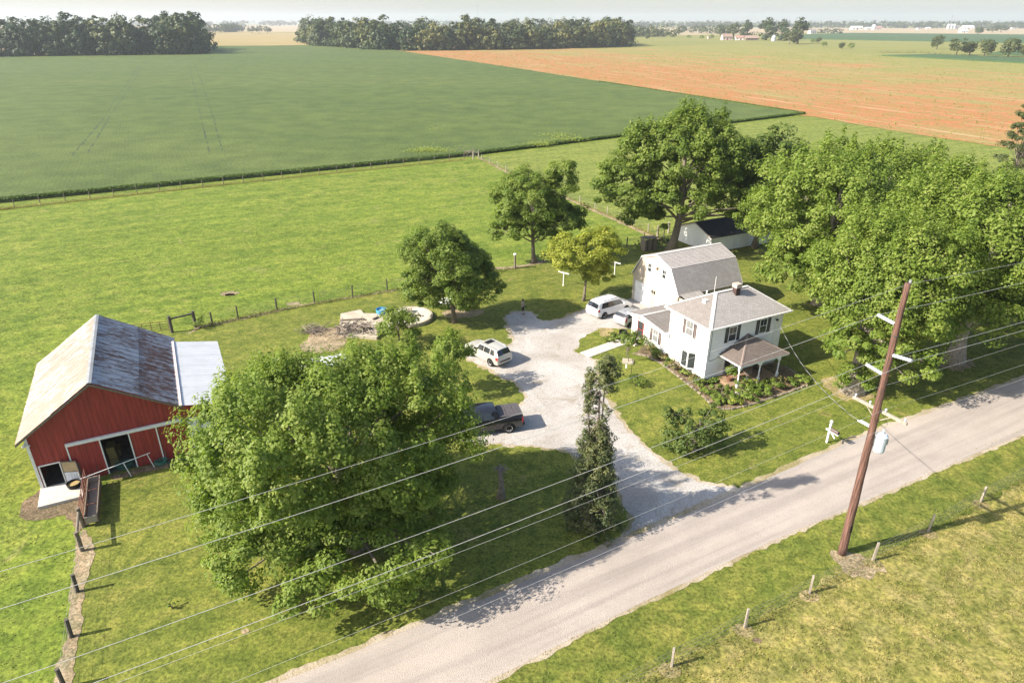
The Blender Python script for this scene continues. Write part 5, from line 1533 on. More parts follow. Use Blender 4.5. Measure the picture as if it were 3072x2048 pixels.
def car(name, label, st, L, paint, loc, heading, wheels, r_, parts):
    root = thing(name, label, 'pickup' if 'pickup' in name else 'car', loc, heading)
    lf = Loft(st, L)
    b = lf.body().build('body', paint, root); smooth_by_angle(b, 32)
    t, m, dk = wheel_meshes(r_, .24)
    tm = rm = None
    for (x, y) in wheels:
        x -= L / 2
        for s_ in (-1, 1):
            a = MB(); n = 24; R2 = r_ * 1.16
            P = [(x + R2 * math.cos(math.pi * k / n), s_ * (y + .012), r_ + R2 * math.sin(math.pi * k / n)) for k in range(n + 1)] + [(x - R2, s_ * (y + .012), r_ * .7), (x + R2, s_ * (y + .012), r_ * .7)]
            a.add(P, [tuple(range(len(P)))]); a.build('wheel_arch', M['black'], root)
            if tm is None:
                w = t.build('wheel', M['black'], root, True); tm = w.data
                q = m.build('rim', M['rim'], w); rm = q.data; q = dk.build('hub', M['black'], w); hm = q.data
            else:
                w = link('wheel', tm, root); link('rim', rm, w); link('hub', hm, w)
            w.location = (x, s_ * (y - .085), r_)
    for nm, mt, args in parts:
        if callable(args): args(lf, root, nm, mt); continue
        lf.patch(**args).build(nm, mt, root, True)
    return root
def bx(*a):
    def f(lf, root, nm, mt): MB().box(*a).build(nm, mt, root)
    return f
def both(*a):
    def f(lf, root, nm, mt):
        for s_ in (-1, 1): MB().box(a[0], a[1], min(s_ * a[2], s_ * a[3]), max(s_ * a[2], s_ * a[3]), a[4], a[5]).build(nm, mt, root)
    return f
P_ = lambda **k: k
VAN = [(0, .42, .86, .62, .98, .84, 1.00, .80), (.06, .34, .95, .62, 1.04, .90, 1.16, .80), (.28, .28, .99, .6, 1.08, .94, 1.60, .74), (.62, .24, 1.0, .6, 1.08, .95, 1.74, .72), (1.5, .22, 1.0, .58, 1.06, .96, 1.79, .74), (2.8, .22, 1.0, .58, 1.04, .96, 1.76, .73),
       (3.3, .22, 1.0, .58, 1.03, .96, 1.70, .70), (4.15, .22, 1.0, .58, 1.02, .95, 1.12, .82), (4.75, .24, .97, .55, .90, .88, .95, .74), (5.05, .30, .86, .5, .72, .76, .76, .64), (5.15, .36, .70, .46, .60, .62, .62, .52)]
def van_like(L, sx): return [(q[0] * sx,) + q[1:] for q in VAN]
hv = R(36)
car('minivan', 'white minivan with dark windows parked by the garage', VAN, 5.15, car_paint('van_white', (.74, .74, .74)), G(1812, 955) + Vector((math.cos(hv) * 1.62 - math.sin(hv) * .93, math.sin(hv) * 1.62 + math.cos(hv) * .93, 0)), hv, [(.95, 1.0), (4.1, 1.0)], .35,
    [('side_window', M['car_glass'], P_(x0=-2.05, x1=1.05, t0=3.08, t1=3.86, side=-1, taper=(.28, -.25))), ('side_window', M['car_glass'], P_(x0=-2.05, x1=1.05, t0=3.08, t1=3.86, side=1, taper=(.28, -.25))),
     ('windshield', M['car_glass'], P_(x0=.82, x1=1.52, t0=4.25, t1=6, side=0)), ('rear_window', M['car_glass'], P_(x0=-2.5, x1=-2.24, t0=4.1, t1=6, side=0)),
     ('taillight', M['tail'], P_(x0=-2.52, x1=-2.25, t0=2.55, t1=3.1, side=-1)), ('taillight', M['tail'], P_(x0=-2.52, x1=-2.25, t0=2.55, t1=3.1, side=1)),
     ('headlight', M['head'], P_(x0=2.15, x1=2.48, t0=2.5, t1=3.2, side=-1)), ('headlight', M['head'], P_(x0=2.15, x1=2.48, t0=2.5, t1=3.2, side=1)),
     ('mirror', car_paint('van_mirror', (.72, .72, .72)), both(1.0, 1.22, .95, 1.16, 1.05, 1.2)), ('roof_rail', M['steel'], both(-1.6, .45, .60, .64, 1.77, 1.83)), ('crossbar', M['steel'], bx(-.3, -.25, -.6, .6, 1.81, 1.84)),
     ('licence_plate', M['head'], bx(-2.6, -2.575, -.22, .22, .62, .78)), ('sill_trim', M['black'], both(-1.4, 1.2, .93, 1.0, .2, .26))])
HB = [(0, .40, .80, .6, .95, .78, .97, .74), (.06, .34, .86, .6, 1.0, .82, 1.14, .70), (.25, .28, .88, .58, 1.02, .84, 1.42, .62), (.7, .24, .89, .56, 1.0, .85, 1.52, .62), (1.6, .22, .89, .55, .98, .85, 1.54, .63), (2.2, .22, .89, .55, .97, .85, 1.48, .60), (3.05, .22, .89, .55, .95, .84, 1.02, .74), (3.75, .24, .86, .52, .84, .78, .88, .64), (4.1, .32, .74, .48, .64, .62, .66, .5)]
hs = R(39)
car('hatchback', 'silver hatchback half hidden behind the house wing', HB, 4.1, car_paint('silver_paint', (.40, .40, .41), .25, .3), G(1888, 982.5) + Vector((math.cos(hs) * 1.3 - math.sin(hs) * .8, math.sin(hs) * 1.3 + math.cos(hs) * .8, 0)), hs, [(.72, .89), (3.28, .89)], .31,
    [('side_window', M['car_glass'], P_(x0=-1.6, x1=.75, t0=3.1, t1=3.84, side=-1, taper=(.2, -.25))), ('side_window', M['car_glass'], P_(x0=-1.6, x1=.75, t0=3.1, t1=3.84, side=1, taper=(.2, -.25))),
     ('windshield', M['car_glass'], P_(x0=.22, x1=.92, t0=4.25, t1=6, side=0)), ('rear_window', M['car_glass'], P_(x0=-1.98, x1=-1.76, t0=4.1, t1=6, side=0)),
     ('taillight', M['tail'], P_(x0=-2.0, x1=-1.78, t0=2.5, t1=3.35, side=-1)), ('taillight', M['tail'], P_(x0=-2.0, x1=-1.78, t0=2.5, t1=3.35, side=1)), ('antenna', M['black'], bx(-1.25, -1.2, -.03, .03, 1.53, 1.6)),
     ('mirror', M['rim'], both(.62, .8, .84, 1.02, .96, 1.08))])
SUV = [(0, .45, .86, .62, .98, .84, 1.0, .80), (.05, .38, .91, .64, 1.10, .87, 1.18, .76), (.35, .34, .93, .64, 1.12, .89, 1.66, .68), (.7, .30, .93, .62, 1.10, .89, 1.73, .69), (1.9, .28, .93, .62, 1.08, .90, 1.75, .70), (2.65, .28, .93, .62, 1.06, .90, 1.70, .67), (3.25, .28, .93, .62, 1.05, .89, 1.14, .80), (3.9, .3, .93, .6, 1.0, .87, 1.06, .74), (4.5, .32, .90, .6, .92, .83, .97, .70), (4.68, .38, .82, .58, .8, .76, .84, .64)]
hj = R(133)
car('sport_utility_vehicle', 'champagne white sport utility vehicle with sunroof on the gravel drive', SUV, 4.68, car_paint('champagne_paint', (.47, .45, .40), .28, .2), G(1473, 1097) + Vector((math.cos(hj) * 1.35 + math.sin(hj) * .82, math.sin(hj) * 1.35 - math.cos(hj) * .82, 0)), hj, [(.98, .93), (3.76, .93)], .37,
    [('side_window', M['car_glass'], P_(x0=a, x1=b, t0=3.1, t1=3.86, side=s_, taper=tp)) for s_ in (-1, 1) for a, b, tp in ((-1.86, -1.28, (.2, 0)), (-1.18, -.42, (0, 0)), (-.34, .62, (0, -.35)))] +
    [('windshield', M['car_glass'], P_(x0=.36, x1=.88, t0=4.25, t1=6, side=0)), ('rear_window', M['car_glass'], P_(x0=-2.27, x1=-2.01, t0=4.1, t1=6, side=0)), ('sunroof', M['car_glass'], P_(x0=-.55, x1=.05, t0=5.2, t1=6, side=0)),
     ('taillight', M['tail'], P_(x0=-2.3, x1=-2.05, t0=2.4, t1=3.0, side=-1)), ('taillight', M['tail'], P_(x0=-2.3, x1=-2.05, t0=2.4, t1=3.0, side=1)),
     ('headlight', M['head'], P_(x0=2.0, x1=2.3, t0=2.5, t1=3.2, side=-1)), ('headlight', M['head'], P_(x0=2.0, x1=2.3, t0=2.5, t1=3.2, side=1)),
     ('roof_rail', M['steel'], both(-1.8, .1, .60, .64, 1.74, 1.79)), ('bumper_pad', M['black'], bx(-2.37, -2.3, -.6, .6, .60, .72)), ('mirror', M['black'], both(.55, .72, .90, 1.1, 1.08, 1.22)), ('licence_plate', M['head'], bx(-2.36, -2.335, -.2, .2, .80, .92))])
TRK = [(0, .52, .92, .7, 1.18, .92, 1.30, .90), (.08, .46, 1.0, .74, 1.24, .98, 1.36, .94), (.4, .44, 1.01, .76, 1.26, .99, 1.38, .94), (1.85, .42, 1.01, .76, 1.26, .99, 1.39, .94), (1.88, .42, 1.01, .76, 1.26, .99, 1.40, .93), (2.05, .42, 1.01, .76, 1.27, .98, 1.90, .72), (2.5, .40, 1.01, .76, 1.27, .98, 1.96, .74), (3.4, .40, 1.01, .76, 1.26, .98, 1.95, .74), (3.75, .40, 1.01, .76, 1.26, .98, 1.88, .70), (4.45, .40, 1.01, .76, 1.25, .97, 1.33, .88), (5.2, .42, 1.0, .74, 1.18, .95, 1.26, .86), (5.75, .44, .98, .72, 1.10, .92, 1.18, .84), (5.88, .5, .92, .7, 1.02, .88, 1.08, .80)]
ht = R(193)
M['tonneau'] = plain('tonneau_vinyl', (.085, .075, .078), (.065, .058, .06), 4, .6)
def tonneau(lf, root, nm, mt):
    for k in range(3):
        x0 = -2.84 + k * .58; MB().box(x0, x0 + .55, -.88, .88, 1.405, 1.445).build('tonneau_panel', M['tonneau'], root)
car('pickup_truck', 'black crew cab pickup with folding bed cover under the maple', TRK, 5.88, car_paint('black_paint', (.012, .013, .018), .18), G(1525, 1297) + Vector((math.cos(ht) * 1.75 + math.sin(ht) * .9, math.sin(ht) * 1.75 - math.cos(ht) * .9, 0)), ht, [(1.15, 1.01), (4.85, 1.01)], .42,
    [('side_window', M['car_glass'], P_(x0=a, x1=b, t0=3.1, t1=3.86, side=s_, taper=tp)) for s_ in (-1, 1) for a, b, tp in ((-.72, .12, (0, 0)), (.2, 1.15, (0, -.4)))] +
    [('windshield', M['car_glass'], P_(x0=.85, x1=1.46, t0=4.25, t1=6, side=0)), ('rear_window', M['car_glass'], P_(x0=-1.03, x1=-.91, t0=4.2, t1=6, side=0)),
     ('taillight', M['tail'], P_(x0=-2.92, x1=-2.78, t0=2.2, t1=3.3, side=-1)), ('taillight', M['tail'], P_(x0=-2.92, x1=-2.78, t0=2.2, t1=3.3, side=1)), ('tonneau_panel', None, tonneau),
     ('headlight', M['head'], P_(x0=2.6, x1=2.85, t0=2.4, t1=3.2, side=-1)), ('headlight', M['head'], P_(x0=2.6, x1=2.85, t0=2.4, t1=3.2, side=1)),
     ('mirror', M['black'], both(1.0, 1.18, .98, 1.22, 1.25, 1.45)), ('rear_bumper', M['black'], bx(-3.02, -2.93, -.9, .9, .52, .72)), ('door_handle', M['rim'], both(-.62, -.45, .985, 1.01, 1.12, 1.15))])

# ================================================================== PERSON
def person():
    root = thing('person', 'person in a grey shirt and black shorts looking at a phone', 'person', G(1568, 942), R(-20))
    def skin(name, verts, edges, mat, sub=2):
        me = bpy.data.meshes.new(name); me.from_pydata([v_[:3] for v_ in verts], edges, []); me.update()
        o = link(name, me, root)
        sm = o.modifiers.new('skin', 'SKIN'); sm.use_smooth_shade = True
        for i, v_ in enumerate(verts):
            d_ = me.skin_vertices[0].data[i]; r_ = v_[3] if len(v_) == 4 else v_[3:5]; d_.radius = (r_, r_) if not hasattr(r_, '__len__') else r_
        me.skin_vertices[0].data[0].use_root = True
        o.modifiers.new('sub', 'SUBSURF').levels = sub; o.modifiers['sub'].render_levels = sub
        me.materials.append(mat)
        return o
    sk = plain('skin', (.42, .25, .18), (.38, .22, .16), 6, .6)
    # pelvis root, spine, neck, head (looking down), legs, arms bent to hold the phone in front; x forward
    v_ = [(0, 0, .88, .13, .15), (0, 0, 1.05, .115, .14), (-.02, 0, 1.25, .12, .165), (-.02, 0, 1.38, .10, .15), (.0, 0, 1.47, .05, .05), (.035, 0, 1.55, .075, .07), (.05, 0, 1.63, .095, .08), (.04, 0, 1.70, .06, .055),
          (0, .09, .80, .085, .085), (.02, .10, .47, .058, .058), (-.01, .10, .09, .038, .038), (.13, .11, .035, .035, .035),
          (0, -.09, .80, .085, .085), (.06, -.10, .48, .058, .058), (.04, -.10, .09, .038, .038), (.18, -.11, .035, .035, .035),
          (-.02, .18, 1.34, .058, .058), (-.03, .23, 1.07, .042, .042), (.2, .10, 1.10, .030, .030),
          (-.02, -.18, 1.34, .058, .058), (-.03, -.23, 1.07, .042, .042), (.2, -.06, 1.12, .030, .030)]
    e = [(0, 1), (1, 2), (2, 3), (3, 4), (4, 5), (5, 6), (6, 7), (0, 8), (8, 9), (9, 10), (10, 11), (0, 12), (12, 13), (13, 14), (14, 15), (3, 16), (16, 17), (17, 18), (3, 19), (19, 20), (20, 21)]
    skin('body', v_, e, sk)
    m = MB(); m.lathe([(.165, .80), (.17, .95), (.155, 1.08), (.165, 1.25), (.15, 1.36), (.07, 1.46)], 18)
    for i, q in enumerate(m.v): m.v[i] = (q[0] * .92 - .01, q[1] * 1.18, q[2])
    for s_ in (-1, 1): m.tube([(-.02, s_ * .15, 1.37), (-.03, s_ * .21, 1.25), (-.03, s_ * .235, 1.12)], [.085, .078, .07], 10)
    m.build('shirt', plain('grey_shirt', (.30, .27, .21), (.24, .21, .165), 9, .9), root, True)
    m = MB(); m.lathe([(.168, .80), (.172, .9), (.15, .98)], 18)
    for i, q in enumerate(m.v): m.v[i] = (q[0] * .95, q[1] * 1.12, q[2])
    for s_ in (-1, 1): m.tube([(0, s_ * .085, .86), (.01 + (.02 if s_ < 0 else 0), s_ * .1, .66), (.02 + (.03 if s_ < 0 else 0), s_ * .105, .46)], [.12, .108, .10], 12)
    m.build('shorts', plain('black_shorts', (.015, .016, .022), None, 8, .8), root, True)
    m = MB(); m.lathe([(0, .13), (.06, .12), (.1, .05), (.105, -.02), (.09, -.09), (.0, -.1)], 14, (.02, 0, 1.645)); m.build('hair', plain('dark_hair', (.018, .012, .01), None, 12, .6), root, True)
    for s_, fx in ((1, .06), (-1, .11)):
        m = MB(); m.tube([(fx - .12, s_ * .105, .035), (fx, s_ * .107, .045), (fx + .12, s_ * .11, .03)], [.045, .05, .035], 8); m.build('sandal', M['black'], root, True)
    # fingers round the phone
    for hy, hx in ((.085, .22), (-.05, .22)):
        m = MB()
        for k in range(4): m.tube([(hx, hy + (k - 1.5) * .016, 1.105), (hx + .045, hy + (k - 1.5) * .015, 1.10), (hx + .065 - .004 * abs(k - 1), hy + (k - 1.5) * .012, 1.125)], [.011, .009, .007], 6)
        m.tube([(hx - .01, hy, 1.12), (hx + .02, hy + (.02 if hy < 0 else -.02), 1.145), (hx + .05, hy + (.02 if hy < 0 else -.02), 1.15)], [.013, .011, .008], 6)
        m.build('hand', sk, root, True)
    ph = thing('phone', 'pale phone held by the standing person', 'phone', G(1568, 942), R(-20))
    m = MB(); m.obox((.275, .02, 1.145), (.065, 0, .04), (0, .038, 0), (-.004, 0, .006)); m.build('phone_case', plain('phone_white', (.6, .62, .6), None, 3, .2), ph)
person()

# ================================================================== PORCH AND YARD FURNISHINGS
def porch_chair():
    root = thing('porch_chair', 'dark wooden chair on the front porch', 'chair', HW(4.9, -1.2, .31), AX + R(10))
    m = MB(); m.box(-.28, .28, -.28, .28, .4, .45); m.build('seat', M['shutter'], root)
    for k in range(5): MB().box(-.26 + k * .11, -.18 + k * .11, .25, .29, .45, 1.05).build('back_slat', M['shutter'], root)
    for x in (-.26, .22):
        for y in (-.26, .22): MB().box(x, x + .05, y, y + .05, 0, .4).build('leg', M['shutter'], root)
    for x in (-.3, .24): MB().box(x, x + .07, -.28, .28, .62, .66).build('armrest', M['shutter'], root)
porch_chair()
def porch_table():
    root = thing('porch_table', 'small round pedestal table on the porch boards', 'table', HW(3.35, -1.55, .31))
    m = MB(); m.lathe([(0, .7), (.4, .7), (.42, .73), (.4, .76), (0, .76)], 18); m.build('table_top', M['wood'], root)
    m = MB(); m.lathe([(.22, 0), (.2, .05), (.05, .1), (.04, .7)], 12); m.build('pedestal', M['white'], root)
porch_table()
def foliage(n, rad, size, mat, name='foliage', parent=None, c=(0, 0, .3), clumps=10, spike=0.0, aspect=.62):
    P, N, S, T, C = crown_points(c, rad, clumps, min(rad) * .5, n, size, low=-.3, shell=.35, lump_amt=.35)
    P[:, 2] = np.maximum(P[:, 2], .02)
    return leaf_object(name, P, N, S, T, mat, parent, aspect)
def plant(name, label, cat, loc, n, rad, size, mat, grp, clumps=10, aspect=.62, stem=True):
    root = thing(name, label, cat, loc, 0, grp)
    foliage(n, rad, size, mat, 'foliage', root, (0, 0, rad[2] * .75), clumps, aspect=aspect)
    if stem:
        m = MB()
        for k in range(5):
            a = k * 1.3; m.tube([(0, 0, -.02), (rad[0] * .3 * math.cos(a), rad[1] * .3 * math.sin(a), rad[2] * .6), (rad[0] * .6 * math.cos(a), rad[1] * .6 * math.sin(a), rad[2] * 1.1)], [.02, .014, .005], 4, False)
        m.build('stem', M['twig'], root)
    return root
pp = thing('potted_plant', 'big leafy potted plant at the porch edge', 'plant', HW(1.75, -1.15, .31))
m = MB(); m.lathe([(.2, 0), (.27, .35), (.3, .37), (.27, .38), (.24, .3), (0, .3)], 16); m.build('pot', plain('clay_pot', (.2, .1, .06), None, 5, .8), pp)
foliage(260, (.55, .55, .55), .32, M['leaf_h'], 'foliage', pp, (0, 0, .75), 12)
tub('planter_barrel', 'dark round planter beside the silver hatchback', 'planter', HW(-.55, 11.0), .42, .5, M['black'], M['leaf_h'])
# flower bed along the side wall
labels_f = ['leafy shrub at the corner of the side door walk', 'reddish flowering plant next to the leafy corner shrub', 'pale flowering plant under the wing window', 'yellow-green hosta below the house corner seam', 'rust-coloured flower clump left of the bay window', 'tall thin-stemmed flowers right under the bay window', 'bright green hosta just past the bay window', 'pinkish dry flower clump by the house corner', 'pale hosta at the very corner of the house']
spots_f = [(1935, 1052, .75, .7, 'leaf_h'), (1952, 1058, .5, .5, 'leaf_f'), (1968, 1070, .45, .4, 'leaf_h'), (1985, 1080, .45, .35, 'leaf_f'), (2005, 1096, .5, .4, 'leaf_h'), (2025, 1112, .45, .5, 'leaf_f'), (2052, 1130, .38, .4, 'leaf_h'), (2078, 1146, .4, .35, 'leaf_f'), (2097, 1160, .48, .38, 'leaf_h')]
for (px, py, r_, h, mt), lb in zip(spots_f, labels_f): plant('flower_clump', lb, 'plant', G(px, py), 420, (r_ * 1.15, r_ * 1.15, h * 1.1), .16, M[mt], 'plants in the house flower bed', 9)
for k in range(5):
    c = HW(.25 + k * .28, -.35); plant('hosta', ['hosta nearest the house corner in the street front row', 'second hosta from the corner in the street front row', 'middle hosta of the street front row', 'fourth hosta from the corner in the street front row', 'hosta nearest the porch in the street front row'][k], 'plant', c, 150, (.3, .3, .24), .17, M['leaf_h'], 'plants in the house flower bed', 6)
spots_p = [(2165, 1185, 1.0, .42, 'leaf_m', 'wide low dark green mound at the left end of the porch bed'), (2130, 1192, .6, .38, 'leaf_m', 'small dark green mound beside the edging bend'), (2190, 1205, .55, .4, 'leaf_h', 'bright leafy plant in the middle of the porch bed front'), (2160, 1212, .42, .3, 'leaf', 'spiky green plant near the edging curve'),
           (2205, 1212, .45, .3, 'leaf_y', 'yellow-leaved low plant at the front edging'), (2235, 1178, .7, .5, 'leaf_h', 'tall pale green plant right before the porch skirt'), (2262, 1170, .65, .55, 'leaf_h', 'yellow-green feathery plant below the middle porch post'), (2250, 1198, .6, .4, 'leaf', 'round green plant at the bed edge below the middle post'), (2290, 1180, .55, .4, 'leaf', 'green plant right of the feathery plant'),
           (2318, 1165, .55, .42, 'leaf_m', 'grey-green plant below the right porch post'), (2345, 1160, .5, .35, 'leaf_f', 'rust-tinged plant towards the bed end'), (2372, 1150, .45, .3, 'leaf_m', 'small green plant near the far bed end'), (2405, 1142, .55, .32, 'leaf', 'low bright green plant in the far bed corner')]
for px, py, r_, h, mt, lb in spots_p: plant('bed_plant', lb, 'plant', G(px, py), int(900 * r_ + 200), (r_ * 1.3, r_ * 1.3, h * 1.15), .16, M[mt], 'plants in the porch bed', 12)
plant('shrub', 'loose yellow-green shrub beside the slab walk', 'shrub', G(1830, 1022), 500, (.9, .7, .5), .18, M['leaf_h'], None, 14)
plant('shrub', 'green round shrub on the front lawn below the feeder pole', 'shrub', G(1908, 1158), 520, (.85, .75, .55), .17, M['leaf_m'], None, 14)
plant('shrub', 'tiny green sapling alone on the lawn near the road', 'shrub', G(516, 1822), 60, (.22, .22, .3), .14, M['leaf_m'], None, 5)
plant('shrub', 'green bush clipped against the brace post by the tube gate', 'shrub', G(600, 985), 420, (.55, .5, .75), .14, M['leaf_m'], None, 12)
plant('shrub', 'low green bush beside the plank hutch', 'shrub', G(1915, 742), 300, (.7, .6, .5), .2, M['leaf_m'], None, 10)
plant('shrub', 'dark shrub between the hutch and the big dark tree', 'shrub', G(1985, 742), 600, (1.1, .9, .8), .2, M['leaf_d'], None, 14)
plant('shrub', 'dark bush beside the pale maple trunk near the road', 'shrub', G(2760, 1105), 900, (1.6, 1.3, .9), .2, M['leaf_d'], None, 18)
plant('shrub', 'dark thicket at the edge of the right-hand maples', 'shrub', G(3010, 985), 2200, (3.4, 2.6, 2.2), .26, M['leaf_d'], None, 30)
def feeder():
    root = thing('feeder_pole', 'thin black shepherd hook pole with white feeder on the lawn', 'bird feeder', G(1893, 1130))
    m = MB(); m.tube([(0, 0, 0), (0, 0, 1.75)], .02, 6); m.build('pole', M['black'], root)
    for s_ in (-1, 1):
        m = MB(); m.tube([(0, 0, 1.2), (s_ * .2, 0, 1.4), (s_ * .4, 0, 1.4), (s_ * .48, 0, 1.25)], .014, 5); m.build('hook', M['black'], root)
    m = MB(); m.lathe([(.06, .85), (.07, 1.0), (.06, 1.2), (0, 1.24)], 10, (-.48, 0, 0)); m.build('feeder', M['white'], root)
feeder()

# ================================================================== TREES
def spec(c, rad, nclump, cr, nleaf, size, **k): return dict(c=c, rad=rad, nclump=nclump, clump_r=cr, nleaf=nleaf, size=size, **k)
B = G(1068, 1640)
tree('maple_tree', 'huge light green maple spreading over the front lawn and drive', 'tree', B,
     [spec((-.6, .6, 7.2), (6.7, 7.1, 5.9), 520, .8, 140000, .185, low=-.75, tuft=.3), spec((-3.0, -2.8, 3.4), (3.5, 3.6, 2.6), 100, .7, 20000, .185, low=-.7), spec((2.5, -2.6, 2.9), (3.7, 3.6, 2.1), 100, .7, 21000, .185, low=-.7), spec((-.6, -5.3, 2.4), (1.6, 1.5, 1.5), 14, .6, 2400, .22)], M['leaf'], M['bark'], .42, (-.2, .4, 8.5), 40)
B = G(1352, 1177)
tree('maple_sapling', 'small bright green tree between the maple and the sport utility vehicle', 'tree', B, [spec((0, 0, 3.4), (1.75, 1.7, 2.0), 50, .42, 6000, .19, tuft=.35)], M['leaf'], M['bark'], .09, (0, 0, 4.2), 12, flare=1.2)
B = G(1200, 1040)
tree('young_tree', 'dark young tree beside the round silo base', 'tree', B, [spec((0, 0, 2.3), (1.9, 1.7, 1.9), 36, .6, 4600, .22)], M['leaf_m'], M['bark'], .1, (0, 0, 3.0), 10)
B = G(1362, 967)
tree('maple_tree', 'dense round green maple behind the gravel drive', 'tree', B,
     [spec((-.3, .3, 6.7), (4.4, 4.2, 4.7), 220, .7, 48000, .205, low=-.9), spec((-3.9, .0, 3.8), (1.4, 1.5, 2.9), 34, .6, 5200, .23), spec((2.4, .3, 4.0), (2.7, 2.5, 2.9), 44, .65, 7500, .23), spec((-.2, -.6, 3.4), (3.0, 2.4, 2.4), 40, .65, 6000, .23)], M['leaf_m'], M['bark'], .24, (0, 0, 8.5), 20)
B = G(1602, 787)
tree('oak_tree', 'open-crowned green tree by the pasture fence', 'tree', B,
     [spec((-.6, 0, 8.0), (4.4, 3.8, 3.6), 150, .75, 26000, .25, low=-.7), spec((3.2, 0, 10.4), (2.0, 2.0, 2.5), 36, .65, 5200, .26), spec((3.2, 0, 5.6), (2.9, 2.4, 2.2), 60, .7, 9500, .25), spec((-3.2, 0, 4.6), (2.4, 2.1, 2.0), 40, .6, 5000, .25), spec((.3, -.5, 4.6), (3.0, 2.2, 1.8), 40, .6, 5000, .25)], M['leaf_m'], M['bark'], .28, (0, 0, 8.5), 26)
B = G(1750, 902)
tree('yellow_tree', 'small yellow-green tree near the minivan', 'tree', B,
     [spec((-.9, 0, 5.4), (3.2, 2.8, 2.2), 100, .6, 15000, .22, low=-.7), spec((1.4, 0, 6.4), (2.4, 2.1, 1.9), 50, .55, 7500, .22), spec((1.5, 0, 3.2), (1.7, 1.5, 1.5), 30, .5, 4000, .21)], M['leaf_y'], M['bark'], .15, (0, 0, 6), 18)
B = G(2012, 757)
tree('elm_tree', 'tall dark green tree with forked trunk behind the garage', 'tree', B,
     [spec((.3, 1, 13.4), (6.8, 6.0, 5.0), 230, .95, 36000, .33, low=-.65, tuft=.2), spec((-6.4, 0, 9.2), (4.0, 3.8, 4.2), 90, .9, 12500, .33), spec((6.8, 0, 10.0), (4.4, 3.8, 4.6), 90, .9, 12500, .33), spec((9.5, -1, 6.0), (3.6, 3.0, 2.6), 46, .8, 6500, .32), spec((-3.5, 0, 5.0), (3.2, 2.4, 1.8), 34, .75, 4500, .32), spec((.5, -1.5, 8.0), (5.4, 4.0, 2.8), 80, .85, 11000, .32), spec((10.3, -5, 5.9), (4.2, 3.0, 2.5), 46, .8, 6500, .31)], M['leaf_m'], M['bark'], .55, (.6, .6, 13), 30, bend=.6)
B = G(2262, 742)
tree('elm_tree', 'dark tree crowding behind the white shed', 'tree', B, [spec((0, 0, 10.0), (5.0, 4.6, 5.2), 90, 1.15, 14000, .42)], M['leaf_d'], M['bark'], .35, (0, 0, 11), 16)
B = G(2555, 1172)
tree('maple_tree', 'light green maple with a pale flared trunk near the mailbox', 'tree', B,
     [spec((1.2, .8, 9.6), (5.4, 5.4, 5.6), 250, .85, 54000, .23, low=-.75, tuft=.25), spec((2.4, -1.5, 4.4), (2.8, 2.4, 2.8), 46, .7, 6500, .26), spec((-1.6, -.5, 5.0), (2.0, 2.0, 2.2), 30, .65, 4200, .26), spec((-.4, -.7, 1.9), (1.2, 1.1, 1.7), 20, .5, 2400, .22)], M['leaf'], M['bark_pale'], .55, (.3, .4, 12), 34, flare=2.1)
B = G(2862, 1083)
tree('maple_tree', 'tall light green maple with thick grey trunk right of the utility pole', 'tree', B,
     [spec((-.6, 1.0, 11.4), (8.2, 7.2, 5.5), 360, .95, 78000, .25, low=-.7, tuft=.3), spec((-4.6, -1, 6.4), (3.6, 3.2, 3.2), 60, .85, 9000, .28), spec((5.2, -.5, 6.8), (4.4, 3.8, 4.0), 76, .85, 11500, .28), spec((-.5, -2.6, 6.4), (5.6, 3.4, 3.0), 76, .85, 11000, .28)], M['leaf'], M['bark_pale'], .55, (1.0, .5, 14.5), 30, flare=1.9, bend=.6)
B = Vector((33.5, 68.5, 0))
tree('maple_tree', 'light green maple behind the farmhouse at the back of the right-hand group', 'tree', B,
     [spec((-.5, 0, 10.2), (7.4, 6.8, 6.0), 300, 1.0, 58000, .28, low=-.75, tuft=.3), spec((-4.6, -2.4, 5.6), (4.2, 3.8, 4.0), 76, .9, 11000, .31), spec((4.5, -2, 6.0), (4.5, 3.8, 4.4), 60, .9, 9000, .31)], M['leaf'], M['bark_pale'], .5, (0, 0, 12.5), 26)
B = G(2600, 830)
tree('maple_tree', 'tall light green maple farthest back among the right-hand trees', 'tree', B,
     [spec((0, 0, 9.6), (8.0, 7.0, 5.4), 250, 1.05, 40000, .32, low=-.6, tuft=.3), spec((7.5, 0, 8.0), (5.0, 4.6, 4.6), 90, .95, 14000, .32)], M['leaf'], M['bark_pale'], .5, (0, 0, 12), 22)
B = G(3120, 960)
tree('maple_tree', 'dark-sided maple at the right edge of the picture', 'tree', B,
     [spec((0, 0, 11.0), (7.0, 6.6, 5.8), 220, 1.0, 36000, .33, low=-.6, tuft=.25), spec((-3, -2, 6), (4, 3.4, 3.4), 60, .9, 9000, .31)], M['leaf_m'], M['bark_pale'], .5, (0, 0, 13), 24)
B = G(3025, 600)
def pine():
    root = thing('pine_tree', 'dark flat-topped pine beyond the maples', 'tree', B)
    Ps, Ns, Ss, Ts = [], [], [], []
    limbs = []
    for z, r_ in ((5.5, 2.8), (7.2, 3.4), (9.0, 3.7), (10.6, 3.2), (12.2, 2.8), (13.8, 2.0), (15.0, 1.2)):
        for k in range(6):
            a = k * 1.05 + z; rr = r_ * random.uniform(.6, 1.05); c = (rr * math.cos(a), rr * math.sin(a), z + random.uniform(-.4, .4)); limbs.append(c)
            P, N, S, T, C = crown_points(c, (1.3, 1.3, .42), 9, .45, 420, .36, low=-1, shell=.1)
            Ps.append(P); Ns.append(N); Ss.append(S); Ts.append(T)
    limb_mesh((0, 0, 0), (0, 0, 15), .35, limbs, bend=.3).build('trunk', M['bark'], root, True)
    leaf_object('crown', *[np.concatenate(q) for q in (Ps, Ns, Ss, Ts)], M['leaf_c'], root, .3)
pine()
